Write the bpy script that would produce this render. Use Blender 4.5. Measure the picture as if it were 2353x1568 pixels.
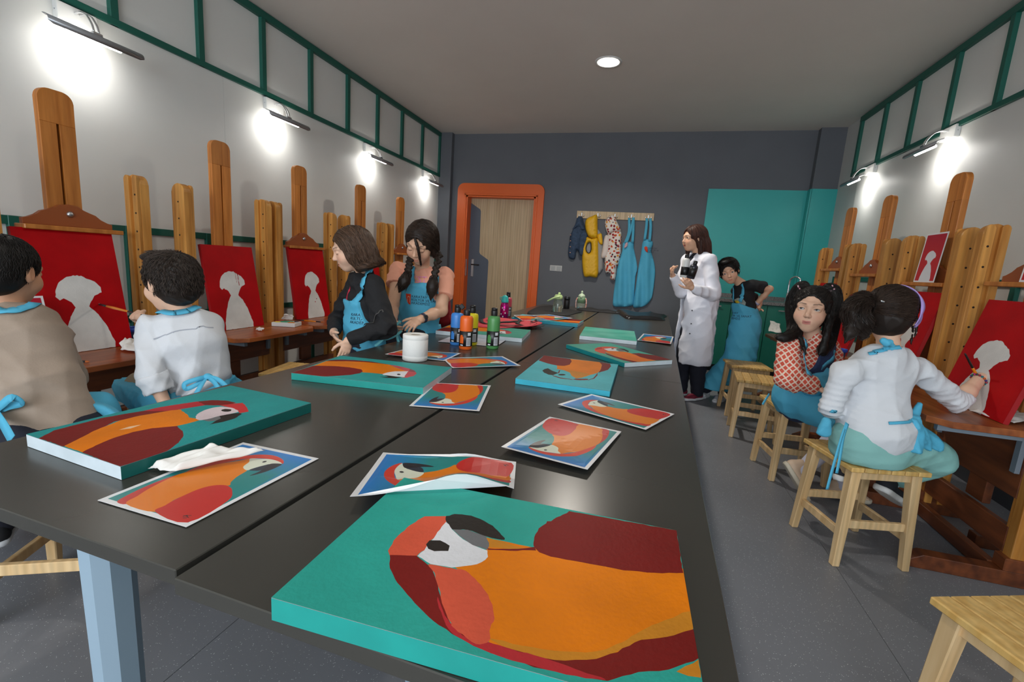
import bpy, bmesh, math, random
import numpy as np
from mathutils import Vector, Matrix
from mathutils.geometry import delaunay_2d_cdt

for o in list(bpy.data.objects):
    bpy.data.objects.remove(o, do_unlink=True)
scene = bpy.context.scene
COL = scene.collection

# ------------------------------------------------------------------ camera
CAM_POS = np.array([0.0, 0.0, 1.18])
FPX = 1050.0
IW, IH = 2353.0, 1568.0
def _cam_rot():
    y = np.array([1484 - IW/2, -(627.7 - IH/2), -FPX]); y /= np.linalg.norm(y)
    x = -np.array([-2648 - IW/2, -(347.8 - IH/2), -FPX]); x -= y*(x@y); x /= np.linalg.norm(x)
    return np.array([x, y, np.cross(x, y)])
CAM_R = _cam_rot()
cam_data = bpy.data.cameras.new('camera')
cam = bpy.data.objects.new('camera', cam_data)
COL.objects.link(cam)
cam_data.sensor_width = 36.0
cam_data.sensor_fit = 'HORIZONTAL'
cam_data.lens = FPX*36.0/IW
cam_data.clip_start = 0.02
M = Matrix.Identity(4)
for i in range(3):
    for j in range(3):
        M[i][j] = CAM_R[i][j]
    M[i][3] = CAM_POS[i]
cam.matrix_world = M
scene.camera = cam

# ------------------------------------------------------------------ world, lights, exposure
world = bpy.data.worlds.new('world')
scene.world = world
world.use_nodes = True
world.node_tree.nodes['Background'].inputs[0].default_value = (0.62, 0.74, 0.9, 1)
world.node_tree.nodes['Background'].inputs[1].default_value = 0.6
vs = scene.view_settings
vs.view_transform = 'Standard'
try: vs.look = 'None'
except Exception: pass
vs.gamma = 1.0
vs.use_curve_mapping = False
vs.exposure = 0.15

def area_light(name, loc, target, sx, sy, power, color):
    L = bpy.data.lights.new(name, 'AREA')
    L.shape = 'RECTANGLE'; L.size = sx; L.size_y = sy
    L.energy = power; L.color = color
    o = bpy.data.objects.new(name, L); COL.objects.link(o)
    o.location = loc
    d = Vector(target) - Vector(loc)
    o.rotation_euler = d.to_track_quat('-Z', 'Y').to_euler()
    return o
# daylight through the wide window in the wall behind the camera
area_light('window_daylight', (-0.6, -3.52, 1.62), (-0.6, 3.0, 1.35), 4.6, 1.75, 165, (0.86, 0.93, 1.0))

# ------------------------------------------------------------------ pixel helpers (camera ray onto a real plane)
def ray(u, v):
    return CAM_R @ np.array([u - IW/2, -(v - IH/2), -FPX])
def onz(u, v, z):
    d = ray(u, v); return CAM_POS + d*((z - CAM_POS[2])/d[2])
def ony(u, v, y):
    d = ray(u, v); return CAM_POS + d*((y - CAM_POS[1])/d[1])
def onx(u, v, x):
    d = ray(u, v); return CAM_POS + d*((x - CAM_POS[0])/d[0])

# ------------------------------------------------------------------ materials
def lin(c):
    return tuple((x/12.92 if x <= 0.04045 else ((x + 0.055)/1.055)**2.4) for x in c)
def srgb(r, g, b):
    return lin((r/255.0, g/255.0, b/255.0))
MATS = {}
def mat(name, color, rough=0.6, noise=0.0, nscale=8.0, metal=0.0, spec=0.5, bump=0.0, bscale=60.0,
        color2=None, stretch=None, trans=0.0, emit=None, estr=0.0, sheen=0.0, attr=None, coat=0.0, alpha=1.0, sss=0.0):
    if name in MATS: return MATS[name]
    m = bpy.data.materials.new(name); m.use_nodes = True
    nt = m.node_tree; N = nt.nodes; Lk = nt.links
    b = N['Principled BSDF']
    b.inputs['Base Color'].default_value = (*color, 1)
    b.inputs['Roughness'].default_value = rough
    b.inputs['Metallic'].default_value = metal
    b.inputs['Specular IOR Level'].default_value = spec
    if trans: b.inputs['Transmission Weight'].default_value = trans
    if sheen: b.inputs['Sheen Weight'].default_value = sheen
    if coat: b.inputs['Coat Weight'].default_value = coat; b.inputs['Coat Roughness'].default_value = 0.15
    if alpha < 1: b.inputs['Alpha'].default_value = alpha
    if sss:
        b.inputs['Subsurface Weight'].default_value = sss
        b.inputs['Subsurface Radius'].default_value = (0.012, 0.005, 0.003)
        b.inputs['Subsurface Scale'].default_value = 0.5
    if emit:
        b.inputs['Emission Color'].default_value = (*emit, 1); b.inputs['Emission Strength'].default_value = estr
    tc = N.new('ShaderNodeTexCoord')
    src = tc.outputs['Object']
    if stretch:
        mp = N.new('ShaderNodeMapping'); mp.inputs['Scale'].default_value = stretch
        Lk.new(src, mp.inputs['Vector']); src = mp.outputs['Vector']
    base = None
    if attr:
        a = N.new('ShaderNodeAttribute'); a.attribute_name = attr; base = a.outputs['Color']
    if noise > 0:
        nz = N.new('ShaderNodeTexNoise'); nz.inputs['Scale'].default_value = nscale; nz.inputs['Detail'].default_value = 5
        Lk.new(src, nz.inputs['Vector'])
        mx = N.new('ShaderNodeMix'); mx.data_type = 'RGBA'
        if base is not None:
            mx.blend_type = 'MULTIPLY'
            rp = N.new('ShaderNodeMapRange'); rp.inputs[1].default_value = 0.3; rp.inputs[2].default_value = 0.7
            rp.inputs[3].default_value = 1.0 - noise; rp.inputs[4].default_value = 1.0 + noise*0.5
            Lk.new(nz.outputs['Fac'], rp.inputs[0])
            cb = N.new('ShaderNodeCombineColor')
            for i in range(3): Lk.new(rp.outputs[0], cb.inputs[i])
            mx.inputs[0].default_value = 1.0
            Lk.new(base, mx.inputs[6]); Lk.new(cb.outputs[0], mx.inputs[7])
        else:
            c2 = color2 if color2 else tuple(max(0, c*(1 - noise)) for c in color)
            mx.inputs[6].default_value = (*color, 1); mx.inputs[7].default_value = (*c2, 1)
            rp = N.new('ShaderNodeMapRange'); rp.inputs[1].default_value = 0.35; rp.inputs[2].default_value = 0.65
            Lk.new(nz.outputs['Fac'], rp.inputs[0]); Lk.new(rp.outputs[0], mx.inputs[0])
        base = mx.outputs[2]
    if base is not None: Lk.new(base, b.inputs['Base Color'])
    if bump > 0:
        nb = N.new('ShaderNodeTexNoise'); nb.inputs['Scale'].default_value = bscale; nb.inputs['Detail'].default_value = 3
        Lk.new(src, nb.inputs['Vector'])
        bp = N.new('ShaderNodeBump'); bp.inputs['Strength'].default_value = bump; bp.inputs['Distance'].default_value = 0.01
        Lk.new(nb.outputs['Fac'], bp.inputs['Height']); Lk.new(bp.outputs['Normal'], b.inputs['Normal'])
    MATS[name] = m
    return m

def wood(name, c1, c2, rough=0.45, stretch=(14, 14, 1.2), coat=0.0):
    """long grain along local z unless stretched otherwise"""
    if name in MATS: return MATS[name]
    m = mat(name, c1, rough=rough, noise=0.5, nscale=2.2, color2=c2, stretch=stretch, coat=coat)
    nt = m.node_tree; N = nt.nodes; Lk = nt.links
    b = N['Principled BSDF']
    w = N.new('ShaderNodeTexWave'); w.inputs['Scale'].default_value = 0.9; w.inputs['Distortion'].default_value = 6.0
    w.inputs['Detail'].default_value = 3; w.inputs['Detail Scale'].default_value = 1.5
    mp = [n for n in N if n.type == 'MAPPING'][0]
    Lk.new(mp.outputs['Vector'], w.inputs['Vector'])
    old = b.inputs['Base Color'].links[0].from_socket
    mx = N.new('ShaderNodeMix'); mx.data_type = 'RGBA'; mx.blend_type = 'MULTIPLY'
    mx.inputs[0].default_value = 0.35
    rp = N.new('ShaderNodeMapRange'); rp.inputs[3].default_value = 0.55; rp.inputs[4].default_value = 1.0
    Lk.new(w.outputs['Fac'], rp.inputs[0])
    cb = N.new('ShaderNodeCombineColor')
    for i in range(3): Lk.new(rp.outputs[0], cb.inputs[i])
    Lk.new(old, mx.inputs[6]); Lk.new(cb.outputs[0], mx.inputs[7])
    Lk.new(mx.outputs[2], b.inputs['Base Color'])
    # every piece gets its own shift of grain and tone
    oi = N.new('ShaderNodeObjectInfo')
    hs = N.new('ShaderNodeHueSaturation')
    r2 = N.new('ShaderNodeMapRange'); r2.inputs[3].default_value = 0.82; r2.inputs[4].default_value = 1.14
    Lk.new(oi.outputs['Random'], r2.inputs[0]); Lk.new(r2.outputs[0], hs.inputs['Value'])
    Lk.new(mx.outputs[2], hs.inputs['Color']); Lk.new(hs.outputs['Color'], b.inputs['Base Color'])
    return m

# ------------------------------------------------------------------ object helpers
def tag(o, label=None, cat=None, group=None, kind=None):
    if label: o['label'] = label
    if cat: o['category'] = cat
    if group: o['group'] = group
    if kind: o['kind'] = kind
    return o
def thing(name, loc=(0, 0, 0), rz=0.0, label=None, cat=None, group=None, kind=None):
    o = bpy.data.objects.new(name, None); COL.objects.link(o)
    o.empty_display_size = 0.05
    o.location = loc; o.rotation_euler = (0, 0, rz)
    return tag(o, label, cat, group, kind)
def link_mesh(name, me, mats, parent=None, smooth=False, world=False, loc=None, rot=None):
    o = bpy.data.objects.new(name, me); COL.objects.link(o)
    if not isinstance(mats, (list, tuple)): mats = [mats]
    if len(me.materials) == 0:
        for m in mats: me.materials.append(m)
    if smooth:
        me.polygons.foreach_set('use_smooth', np.ones(len(me.polygons), dtype=bool))
    if parent:
        o.parent = parent
        if world: o.location = -Vector(parent.location)
    if loc is not None: o.location = loc
    if rot is not None: o.rotation_euler = rot
    return o
def bm_obj(name, bm, mats, parent=None, smooth=False, **k):
    me = bpy.data.meshes.new(name); bm.normal_update(); bm.to_mesh(me); bm.free()
    return link_mesh(name, me, mats, parent, smooth, **k)
def pyd(name, verts, faces, mats, parent=None, smooth=False, midx=None, **k):
    me = bpy.data.meshes.new(name)
    me.from_pydata([tuple(map(float, v)) for v in verts], [], [tuple(map(int, f)) for f in faces]); me.update()
    if midx is not None: me.polygons.foreach_set('material_index', np.array(midx, dtype=np.int32))
    return link_mesh(name, me, mats, parent, smooth, **k)
def dup(root, loc=None, rz=None, label=None, group=None):
    r = root.copy(); COL.objects.link(r)
    if loc is not None: r.location = loc
    if rz is not None: r.rotation_euler = (0, 0, rz)
    tag(r, label, None, group)
    for ch in list(root.children):
        c = ch.copy(); COL.objects.link(c); c.parent = r
        for g in list(ch.children):
            d = g.copy(); COL.objects.link(d); d.parent = c
    return r
def add_box(bm, x0, x1, y0, y1, z0, z1, bevel=0.0, mi=0, M=None, seg=1):
    vs_ = [bm.verts.new((x, y, z)) for z in (z0, z1) for y in (y0, y1) for x in (x0, x1)]
    q = [(0, 2, 3, 1), (4, 5, 7, 6), (0, 1, 5, 4), (2, 6, 7, 3), (0, 4, 6, 2), (1, 3, 7, 5)]
    fs = [bm.faces.new([vs_[i] for i in f]) for f in q]
    for f in fs: f.material_index = mi
    if bevel > 0:
        es = list({e for f in fs for e in f.edges})
        r = bmesh.ops.bevel(bm, geom=es, offset=bevel, segments=seg, affect='EDGES', profile=0.5)
        vs_ = list({v for f in r['faces'] for v in f.verts} | {v for v in vs_ if v.is_valid})
    if M is not None: bmesh.ops.transform(bm, matrix=M, verts=[v for v in vs_ if v.is_valid])
    return vs_
def box(name, x0, x1, y0, y1, z0, z1, m, parent=None, bevel=0.0, M=None, seg=1, **k):
    bm = bmesh.new(); add_box(bm, x0, x1, y0, y1, z0, z1, bevel, M=M, seg=seg)
    return bm_obj(name, bm, m, parent, **k)
def prism(name, poly, t0, t1, m, parent=None, frame=None, bevel=0.0, smooth=False, **k):
    """polygon in the (a, b) plane extruded from t0 to t1; frame = 3 vectors (a, b, t) + origin"""
    bm = bmesh.new()
    if frame is None: frame = (Vector((1, 0, 0)), Vector((0, 1, 0)), Vector((0, 0, 1)), Vector((0, 0, 0)))
    A, B, T, O = [Vector(f) for f in frame]
    lo = [bm.verts.new(O + A*p[0] + B*p[1] + T*t0) for p in poly]
    hi = [bm.verts.new(O + A*p[0] + B*p[1] + T*t1) for p in poly]
    n = len(poly)
    f0 = bm.faces.new(lo[::-1]); f1 = bm.faces.new(hi)
    for i in range(n): bm.faces.new((lo[i], lo[(i+1) % n], hi[(i+1) % n], hi[i]))
    if bevel > 0:
        es = list(set(f0.edges) | set(f1.edges))
        bmesh.ops.bevel(bm, geom=es, offset=bevel, segments=2, affect='EDGES', profile=0.5)
    bmesh.ops.recalc_face_normals(bm, faces=bm.faces)
    return bm_obj(name, bm, m, parent, smooth, **k)
def lathe_data(prof, seg=28, mis=None, caps=True):
    vs_, fs, mi = [], [], []
    for r, z in prof:
        for i in range(seg):
            a = 2*math.pi*i/seg; vs_.append((r*math.cos(a), r*math.sin(a), z))
    for k in range(len(prof) - 1):
        for i in range(seg):
            j = (i + 1) % seg
            fs.append((k*seg + i, k*seg + j, (k+1)*seg + j, (k+1)*seg + i)); mi.append(mis[k] if mis else 0)
    if caps:
        fs.append(tuple(range(seg))[::-1]); mi.append(mis[0] if mis else 0)
        fs.append(tuple((len(prof)-1)*seg + i for i in range(seg))); mi.append(mis[-1] if mis else 0)
    return vs_, fs, mi
def lathe(name, prof, m, parent=None, seg=28, mis=None, smooth=True, caps=True, **k):
    v, f, mi = lathe_data(prof, seg, mis, caps)
    return pyd(name, v, f, m, parent, smooth, mi, **k)
def tube_data(pts, rad, seg=8, flat=1.0, cap=True):
    """swept tube along pts; rad number or list; flat squashes the section along its second axis"""
    P = [np.array(p, float) for p in pts]; n = len(P)
    R = [rad]*n if np.isscalar(rad) else list(rad)
    vs_, fs = [], []
    T0 = None; up = None
    for i in range(n):
        t = P[min(i+1, n-1)] - P[max(i-1, 0)]; t = t/(np.linalg.norm(t) + 1e-12)
        if up is None:
            up = np.array([0, 0, 1.0]) if abs(t[2]) < 0.9 else np.array([1.0, 0, 0])
        s = np.cross(t, up); s /= np.linalg.norm(s) + 1e-12
        up = np.cross(s, t)
        for k in range(seg):
            a = 2*math.pi*k/seg
            vs_.append(P[i] + s*math.cos(a)*R[i] + up*math.sin(a)*R[i]*flat)
    for i in range(n - 1):
        for k in range(seg):
            j = (k+1) % seg
            fs.append((i*seg + k, i*seg + j, (i+1)*seg + j, (i+1)*seg + k))
    if cap:
        fs.append(tuple(range(seg))[::-1]); fs.append(tuple((n-1)*seg + k for k in range(seg)))
    return vs_, fs
def tube(name, pts, rad, m, parent=None, seg=8, flat=1.0, smooth=True, **k):
    v, f = tube_data(pts, rad, seg, flat)
    return pyd(name, v, f, m, parent, smooth, **k)
def bezier(pts, n=12):
    """Catmull-Rom through pts"""
    P = [np.array(p, float) for p in pts]
    P = [2*P[0] - P[1]] + P + [2*P[-1] - P[-2]]
    out = []
    for i in range(1, len(P) - 2):
        for k in range(n):
            t = k/n
            out.append(0.5*((2*P[i]) + (-P[i-1] + P[i+1])*t + (2*P[i-1] - 5*P[i] + 4*P[i+1] - P[i+2])*t*t + (-P[i-1] + 3*P[i] - 3*P[i+1] + P[i+2])*t**3))
    out.append(P[-2])
    return out
def closed_smooth(pts, n=4):
    P = [np.array(p, float) for p in pts]; m = len(P); out = []
    for i in range(m):
        p0, p1, p2, p3 = P[i-1], P[i], P[(i+1) % m], P[(i+2) % m]
        for k in range(n):
            t = k/n
            out.append(0.5*((2*p1) + (-p0 + p2)*t + (2*p0 - 5*p1 + 4*p2 - p3)*t*t + (-p0 + 3*p1 - 3*p2 + p3)*t**3))
    return out
def round_top(w, z0, z1, n=8, r=None):
    """board outline with a rounded top, centred on 0, in (a, z)"""
    r = w/2 if r is None else r
    pts = [(-w/2, z0), (w/2, z0)]
    for k in range(n + 1):
        a = math.pi/2*k/n; pts.append((w/2 - r + r*math.cos(a), z1 - r + r*math.sin(a)))
    for k in range(n + 1):
        a = math.pi/2 + math.pi/2*k/n; pts.append((-w/2 + r + r*math.cos(a), z1 - r + r*math.sin(a)))
    return pts
# ================================================================== THE SETTING
XL, XR, YF, YB, ZC = -3.2, 2.12, -3.6, 6.75, 3.05
WHITE = mat('white_laminate', srgb(226, 226, 222), rough=0.42, noise=0.03, nscale=3, spec=0.45)
PALE = mat('pale_panel', srgb(205, 205, 202), rough=0.5, noise=0.03, nscale=3)
GREEN = mat('dark_green_trim', srgb(20, 92, 78), rough=0.45)
GREY = mat('slate_grey_paint', srgb(102, 105, 111), rough=0.75, noise=0.06, nscale=2.5)
CEIL = mat('ceiling_paint', srgb(228, 222, 214), rough=0.9, noise=0.03, nscale=2)
TEAL = mat('teal_laminate', srgb(50, 176, 172), rough=0.42, noise=0.05, nscale=3)
TEALD = mat('teal_cabinet', srgb(24, 118, 100), rough=0.4, noise=0.04, nscale=3)
ORANGE = mat('orange_frame', srgb(226, 98, 28), rough=0.4)
OAK = wood('pale_oak', srgb(206, 182, 146), srgb(188, 162, 126), rough=0.5, stretch=(9, 9, 0.6))
CHROME = mat('chrome', (0.75, 0.76, 0.78), rough=0.12, metal=1.0)
STEEL = mat('brushed_steel', (0.55, 0.56, 0.58), rough=0.35, metal=1.0)
BLACKP = mat('black_plastic', srgb(26, 26, 28), rough=0.4)
WPLAST = mat('white_plastic', srgb(222, 222, 220), rough=0.35)
LWOOD = wood('light_stool_wood', srgb(232, 200, 152), srgb(214, 176, 124), rough=0.5)
YWOOD = wood('yellow_stool_wood', srgb(226, 188, 118), srgb(204, 160, 88), rough=0.5)
EWOOD = wood('easel_pine', srgb(216, 154, 76), srgb(184, 118, 44), rough=0.42)
MWOOD = wood('easel_mast_wood', srgb(212, 134, 60), srgb(184, 108, 40), rough=0.42)
TWOOD = wood('tray_wood', srgb(176, 98, 48), srgb(140, 70, 32), rough=0.35, stretch=(10, 1.2, 10))
BWOOD = wood('brown_base_wood', srgb(128, 68, 34), srgb(92, 46, 24), rough=0.45, stretch=(10, 1.2, 10))

def speckle_floor():
    m = mat('speckled_vinyl', srgb(126, 128, 134), rough=0.4, noise=0.12, nscale=1.6, bump=0.05, bscale=500, spec=0.4)
    nt = m.node_tree; N = nt.nodes; L = nt.links; b = N['Principled BSDF']
    old = b.inputs['Base Color'].links[0].from_socket
    tc = [n for n in N if n.type == 'TEX_COORD'][0]
    v = N.new('ShaderNodeTexVoronoi'); v.inputs['Scale'].default_value = 150
    L.new(tc.outputs['Object'], v.inputs['Vector'])
    lt = N.new('ShaderNodeMath'); lt.operation = 'LESS_THAN'; lt.inputs[1].default_value = 0.16
    L.new(v.outputs['Distance'], lt.inputs[0])
    n2 = N.new('ShaderNodeTexNoise'); n2.inputs['Scale'].default_value = 55; L.new(tc.outputs['Object'], n2.inputs['Vector'])
    gt = N.new('ShaderNodeMath'); gt.operation = 'GREATER_THAN'; gt.inputs[1].default_value = 0.5; L.new(n2.outputs['Fac'], gt.inputs[0])
    mu = N.new('ShaderNodeMath'); mu.operation = 'MULTIPLY'; L.new(lt.outputs[0], mu.inputs[0]); L.new(gt.outputs[0], mu.inputs[1])
    mx = N.new('ShaderNodeMix'); mx.data_type = 'RGBA'; mx.inputs[7].default_value = (*srgb(214, 216, 220), 1)
    L.new(old, mx.inputs[6]); L.new(mu.outputs[0], mx.inputs[0]); L.new(mx.outputs[2], b.inputs['Base Color'])
    return m
VINYL = speckle_floor()
floor = box('floor', XL-.15, XR+.15, YF-.15, YB+.4, -.12, -.003, mat('floor_screed', srgb(150, 150, 150), rough=.8))
tag(floor, 'grey speckled vinyl floor of the art room', 'floor', kind='structure')
xs = [XL, -1.133, .916, XR]
for a, b_ in zip(xs[:-1], xs[1:]):
    box('vinyl_sheet', a+.0012, b_-.0012, YF, YB, -.003, 0, VINYL, floor)
ceil = box('ceiling', XL-.15, XR+.15, YF-.15, YB+.4, ZC, ZC+.12, CEIL)
tag(ceil, 'plain light grey ceiling above the art room', 'ceiling', kind='structure')

def side_wall(name, x, s, ys, board_joints, zlow, ztop, zmid, y_end, label):
    """s = +1: the room lies towards +x"""
    def bx(nm, d0, d1, y0, y1, z0, z1, m, par, bev=0.0):
        a, b_ = sorted((x + s*d0, x + s*d1))
        return box(nm, a, b_, y0, y1, z0, z1, m, par, bevel=bev)
    w = bx(name, -.15, 0, YF-.15, YB+.15, 0, ZC, PALE, None)
    tag(w, label, 'wall', kind='structure')
    # tall white boards between the rails
    for y0, y1 in zip(board_joints[:-1], board_joints[1:]):
        bx('board', 0, .018, y0+.001, y1-.001, zmid+.0, zlow, WHITE, w)
    # small panels in the upper and lower bands
    for y0, y1 in zip(ys[:-1], ys[1:]):
        bx('panel', 0, .006, y0+.0225, y1-.0225, zlow+.04, ztop-.05, WHITE, w)
        bx('panel', 0, .006, y0+.0225, y1-.0225, .68, zmid-.04, WHITE, w)
        bx('panel', 0, .006, y0+.0225, y1-.0225, .10, .64, WHITE, w)
    for y in ys:
        bx('post', 0, .035, y-.0225, y+.0225, zlow+.0, ztop, GREEN, w, .002)
        bx('post', 0, .03, y-.0225, y+.0225, .1, zmid-.0, GREEN, w, .002)
    y0, y1 = ys[0]-.0225, ys[-1]+.0225
    bx('rail', 0, .038, y0, y1, ztop-.055, ztop, GREEN, w, .002)
    bx('rail', 0, .038, y0, y1, zlow-.0, zlow+.04, GREEN, w, .002)
    bx('rail', 0, .026, y0, y1, zmid-.045, zmid, GREEN, w, .002)
    bx('rail', 0, .026, y0, y1, .64, .685, GREEN, w, .002)
    return w
ysL = [6.649 - .5586*k for k in range(19)][::-1]
wall_left = side_wall('wall_left', XL, 1, ysL, [-3.6, .1, 2.916, 5.73, 6.665], 2.41, 3.045, 1.255, 6.67, 'white panelled left wall with dark green rails and posts')
ysR = [6.18 - .5486*k for k in range(18)][::-1]
wall_right = side_wall('wall_right', XR, -1, ysR, [-3.6, .4, 3.2, 6.02], 2.395, 3.03, 1.285, 6.2, 'white panelled right wall with dark green rails and posts')
for w, x, s in ((wall_left, XL, 1), (wall_right, XR, -1)):
    a, b_ = sorted((x, x + s*.014))
    o = box('baseboard_left' if s > 0 else 'baseboard_right', a, b_, YF, YB-.1, 0, .1, mat('dark_baseboard', srgb(60, 62, 66), rough=.5))
    tag(o, 'dark skirting strip along the ' + ('left' if s > 0 else 'right') + ' wall', 'baseboard', kind='structure')

# back wall with the door opening, two shallow columns
DX0, DX1, DZ = -2.74, -1.655, 2.165
bm = bmesh.new()
add_box(bm, XL-.15, DX0, YB, YB+.25, 0, ZC); add_box(bm, DX1, XR+.15, YB, YB+.25, 0, ZC); add_box(bm, DX0, DX1, YB, YB+.25, DZ, ZC)
wall_back = bm_obj('wall_back', bm, GREY)
tag(wall_back, 'slate grey back wall with the orange door and coat rack', 'wall', kind='structure')
tag(box('column', XL, -2.99, 6.66, YB, 0, ZC, GREY, wall_back))
tag(box('column', 1.846, XR, 6.64, YB, 0, ZC, GREY, wall_back))
bm = bmesh.new()
wx0, wx1, wz0, wz1 = -2.95, 1.75, .7, 2.55
add_box(bm, XL-.15, wx0, YF-.15, YF, 0, ZC); add_box(bm, wx1, XR+.15, YF-.15, YF, 0, ZC)
add_box(bm, wx0, wx1, YF-.15, YF, 0, wz0); add_box(bm, wx0, wx1, YF-.15, YF, wz1, ZC)
wall_front = bm_obj('wall_front', bm, WHITE)
tag(wall_front, 'white wall with the wide window behind the viewer', 'wall', kind='structure')
win = thing('window_1', (-.6, YF-.07, .95), label='wide three-pane window in the wall behind the viewer', cat='window', kind='structure')
for i in range(4):
    xx = wx0 + (wx1-wx0)*i/3
    box('mullion', xx-.03, xx+.03, YF-.1, YF-.04, wz0, wz1, WPLAST, win, world=True)
for z in (wz0, wz1-.05): box('window_rail', wx0, wx1, YF-.1, YF-.04, z, z+.05, WPLAST, win, world=True)
GLASS = mat('window_glass', (1, 1, 1), rough=0.02, trans=1.0)
for i in range(3):
    box('pane', wx0+(wx1-wx0)*i/3+.03, wx0+(wx1-wx0)*(i+1)/3-.03, YF-.075, YF-.069, wz0+.05, wz1-.05, GLASS, win, world=True)

# teal splashback boards and the kitchen line
sb = box('trim_1', .675, 1.846, YB-.018, YB, .93, 2.33, TEAL); tag(sb, 'tall teal splashback board behind the sink counter', 'splashback', kind='structure')
sb2 = box('trim_2', 1.842, XR, 6.622, 6.64, .93, 2.335, TEAL); tag(sb2, 'teal board wrapped around the corner column', 'splashback', kind='structure')
box('column_side_board', 1.828, 1.846, 6.622, YB-.018, .93, 2.333, TEAL, sb2)

# door with orange rounded frame
dr = thing('door_1', (-2.2, YB, 0), label='pale oak door with slate cut-out in a rounded orange frame', cat='door', kind='structure')
ox0, ox1, oz1 = -2.885, -1.535, 2.34
fr = [(ox0, 0), (DX0-.01, 0), (DX0-.01, DZ-.0), (DX1+.01, DZ-.0), (DX1+.01, 0), (ox1, 0)]
rr = .1
for k in range(9):
    a = math.pi/2*k/8; fr.append((ox1-rr+rr*math.cos(a), oz1-rr+rr*math.sin(a)))
for k in range(9):
    a = math.pi/2+math.pi/2*k/8; fr.append((ox0+rr+rr*math.cos(a), oz1-rr+rr*math.sin(a)))
XZ = (Vector((1, 0, 0)), Vector((0, 0, 1)), Vector((0, -1, 0)))
prism('door_frame', fr, 0, .035, ORANGE, dr, (*XZ, Vector((0, YB, 0))), bevel=.004, world=True)
# raised inner bead
for (a, b_, c, d) in ((DX0-.03, DX0, 0, DZ+.02), (DX1, DX1+.03, 0, DZ+.02), (DX0-.03, DX1+.03, DZ, DZ+.03)):
    box('frame_bead', a, b_, YB-.045, YB-.03, c, d, ORANGE, dr, bevel=.003, world=True)
for (a, b_, c, d) in ((DX0, DX0+.025, 0, DZ), (DX1-.025, DX1, 0, DZ), (DX0, DX1, DZ-.025, DZ)):
    box('door_jamb', a, b_, YB-.035, YB+.2, c, d, ORANGE, dr, world=True)
lx0, lx1, lz1 = DX0+.025, DX1-.025, DZ-.025
leafy = YB+.12
box('door_leaf', lx0, lx1, leafy, leafy+.045, .01, lz1, OAK, dr, world=True)
DSL = mat('slate_laminate', srgb(84, 92, 106), rough=.5)
gp = [(lx0, .01), (lx0+.33, .01), (lx0+.335, 1.19), (lx0+.325, 1.22), (lx0+.19, 1.30), (lx0+.175, 1.33), (lx0+.165, 1.95), (lx0+.15, 1.98), (lx0, 2.07)]
prism('slate_inlay', gp, 0, .004, DSL, dr, (*XZ, Vector((0, leafy, 0))), world=True)
hp = box('handle_plate', lx0+.05, lx0+.095, leafy-.012, leafy, .94, 1.22, STEEL, dr, bevel=.006, world=True)
v, f = tube_data([(lx0+.072, leafy-.01, 1.13), (lx0+.072, leafy-.055, 1.13), (lx0+.085, leafy-.062, 1.13), (lx0+.2, leafy-.062, 1.13)], .009, 8)
pyd('door_handle', v, f, mat('dark_metal', srgb(50, 42, 40), rough=.3, metal=.8), hp, True, loc=(0, 0, 0))
box('lock_keep', DX0+.025, DX0+.028, YB+.02, YB+.055, .95, 1.21, STEEL, dr, world=True)
# ================================================================== FIXED FITTINGS
sw = thing('light_switch', (-1.28, YB, 1.16), label='double light switch on the grey wall beside the orange door', cat='switch')
box('switch_plate', -.09, .09, -.01, 0, -.042, .042, mat('switch_grey', srgb(190, 190, 188), rough=.4), sw, bevel=.003)
for s in (-1, 1): box('rocker', -.03+s*.043, .03+s*.043, -.014, -.008, -.03, .03, mat('rocker_grey', srgb(166, 168, 168), rough=.4), sw, bevel=.002)

dl = thing('ceiling_downlight', (-.537, 4.555, ZC), label='round recessed ceiling light glowing warm white', cat='lamp')
lathe('trim_ring', [(.1, 0), (.098, -.006), (.118, -.008), (.122, 0)], WPLAST, dl, 36, caps=False)
lathe('diffuser', [(.001, -.005), (.1, -.006), (.1, -.002), (.001, -.002)], mat('lamp_diffuser', (1, .95, .85), rough=.5, emit=(1.0, .93, .8), estr=9), dl, 36)
def ceiling_lamp_light(x, y, power):
    L = bpy.data.lights.new('downlight_glow', 'AREA'); L.shape = 'DISK'; L.size = .19; L.energy = power; L.color = (1, .93, .83); L.spread = math.radians(150)
    o = bpy.data.objects.new('downlight_glow', L); COL.objects.link(o); o.location = (x, y, ZC-.02)
ceiling_lamp_light(-.537, 4.555, 30)
for (x, y, lab) in ((-.6, 1.0, 'round recessed ceiling light straight above the front of the long table'),):
    d2 = dup(dl, (x, y, ZC)); d2['label'] = lab
    ceiling_lamp_light(x, y, 7)

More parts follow.
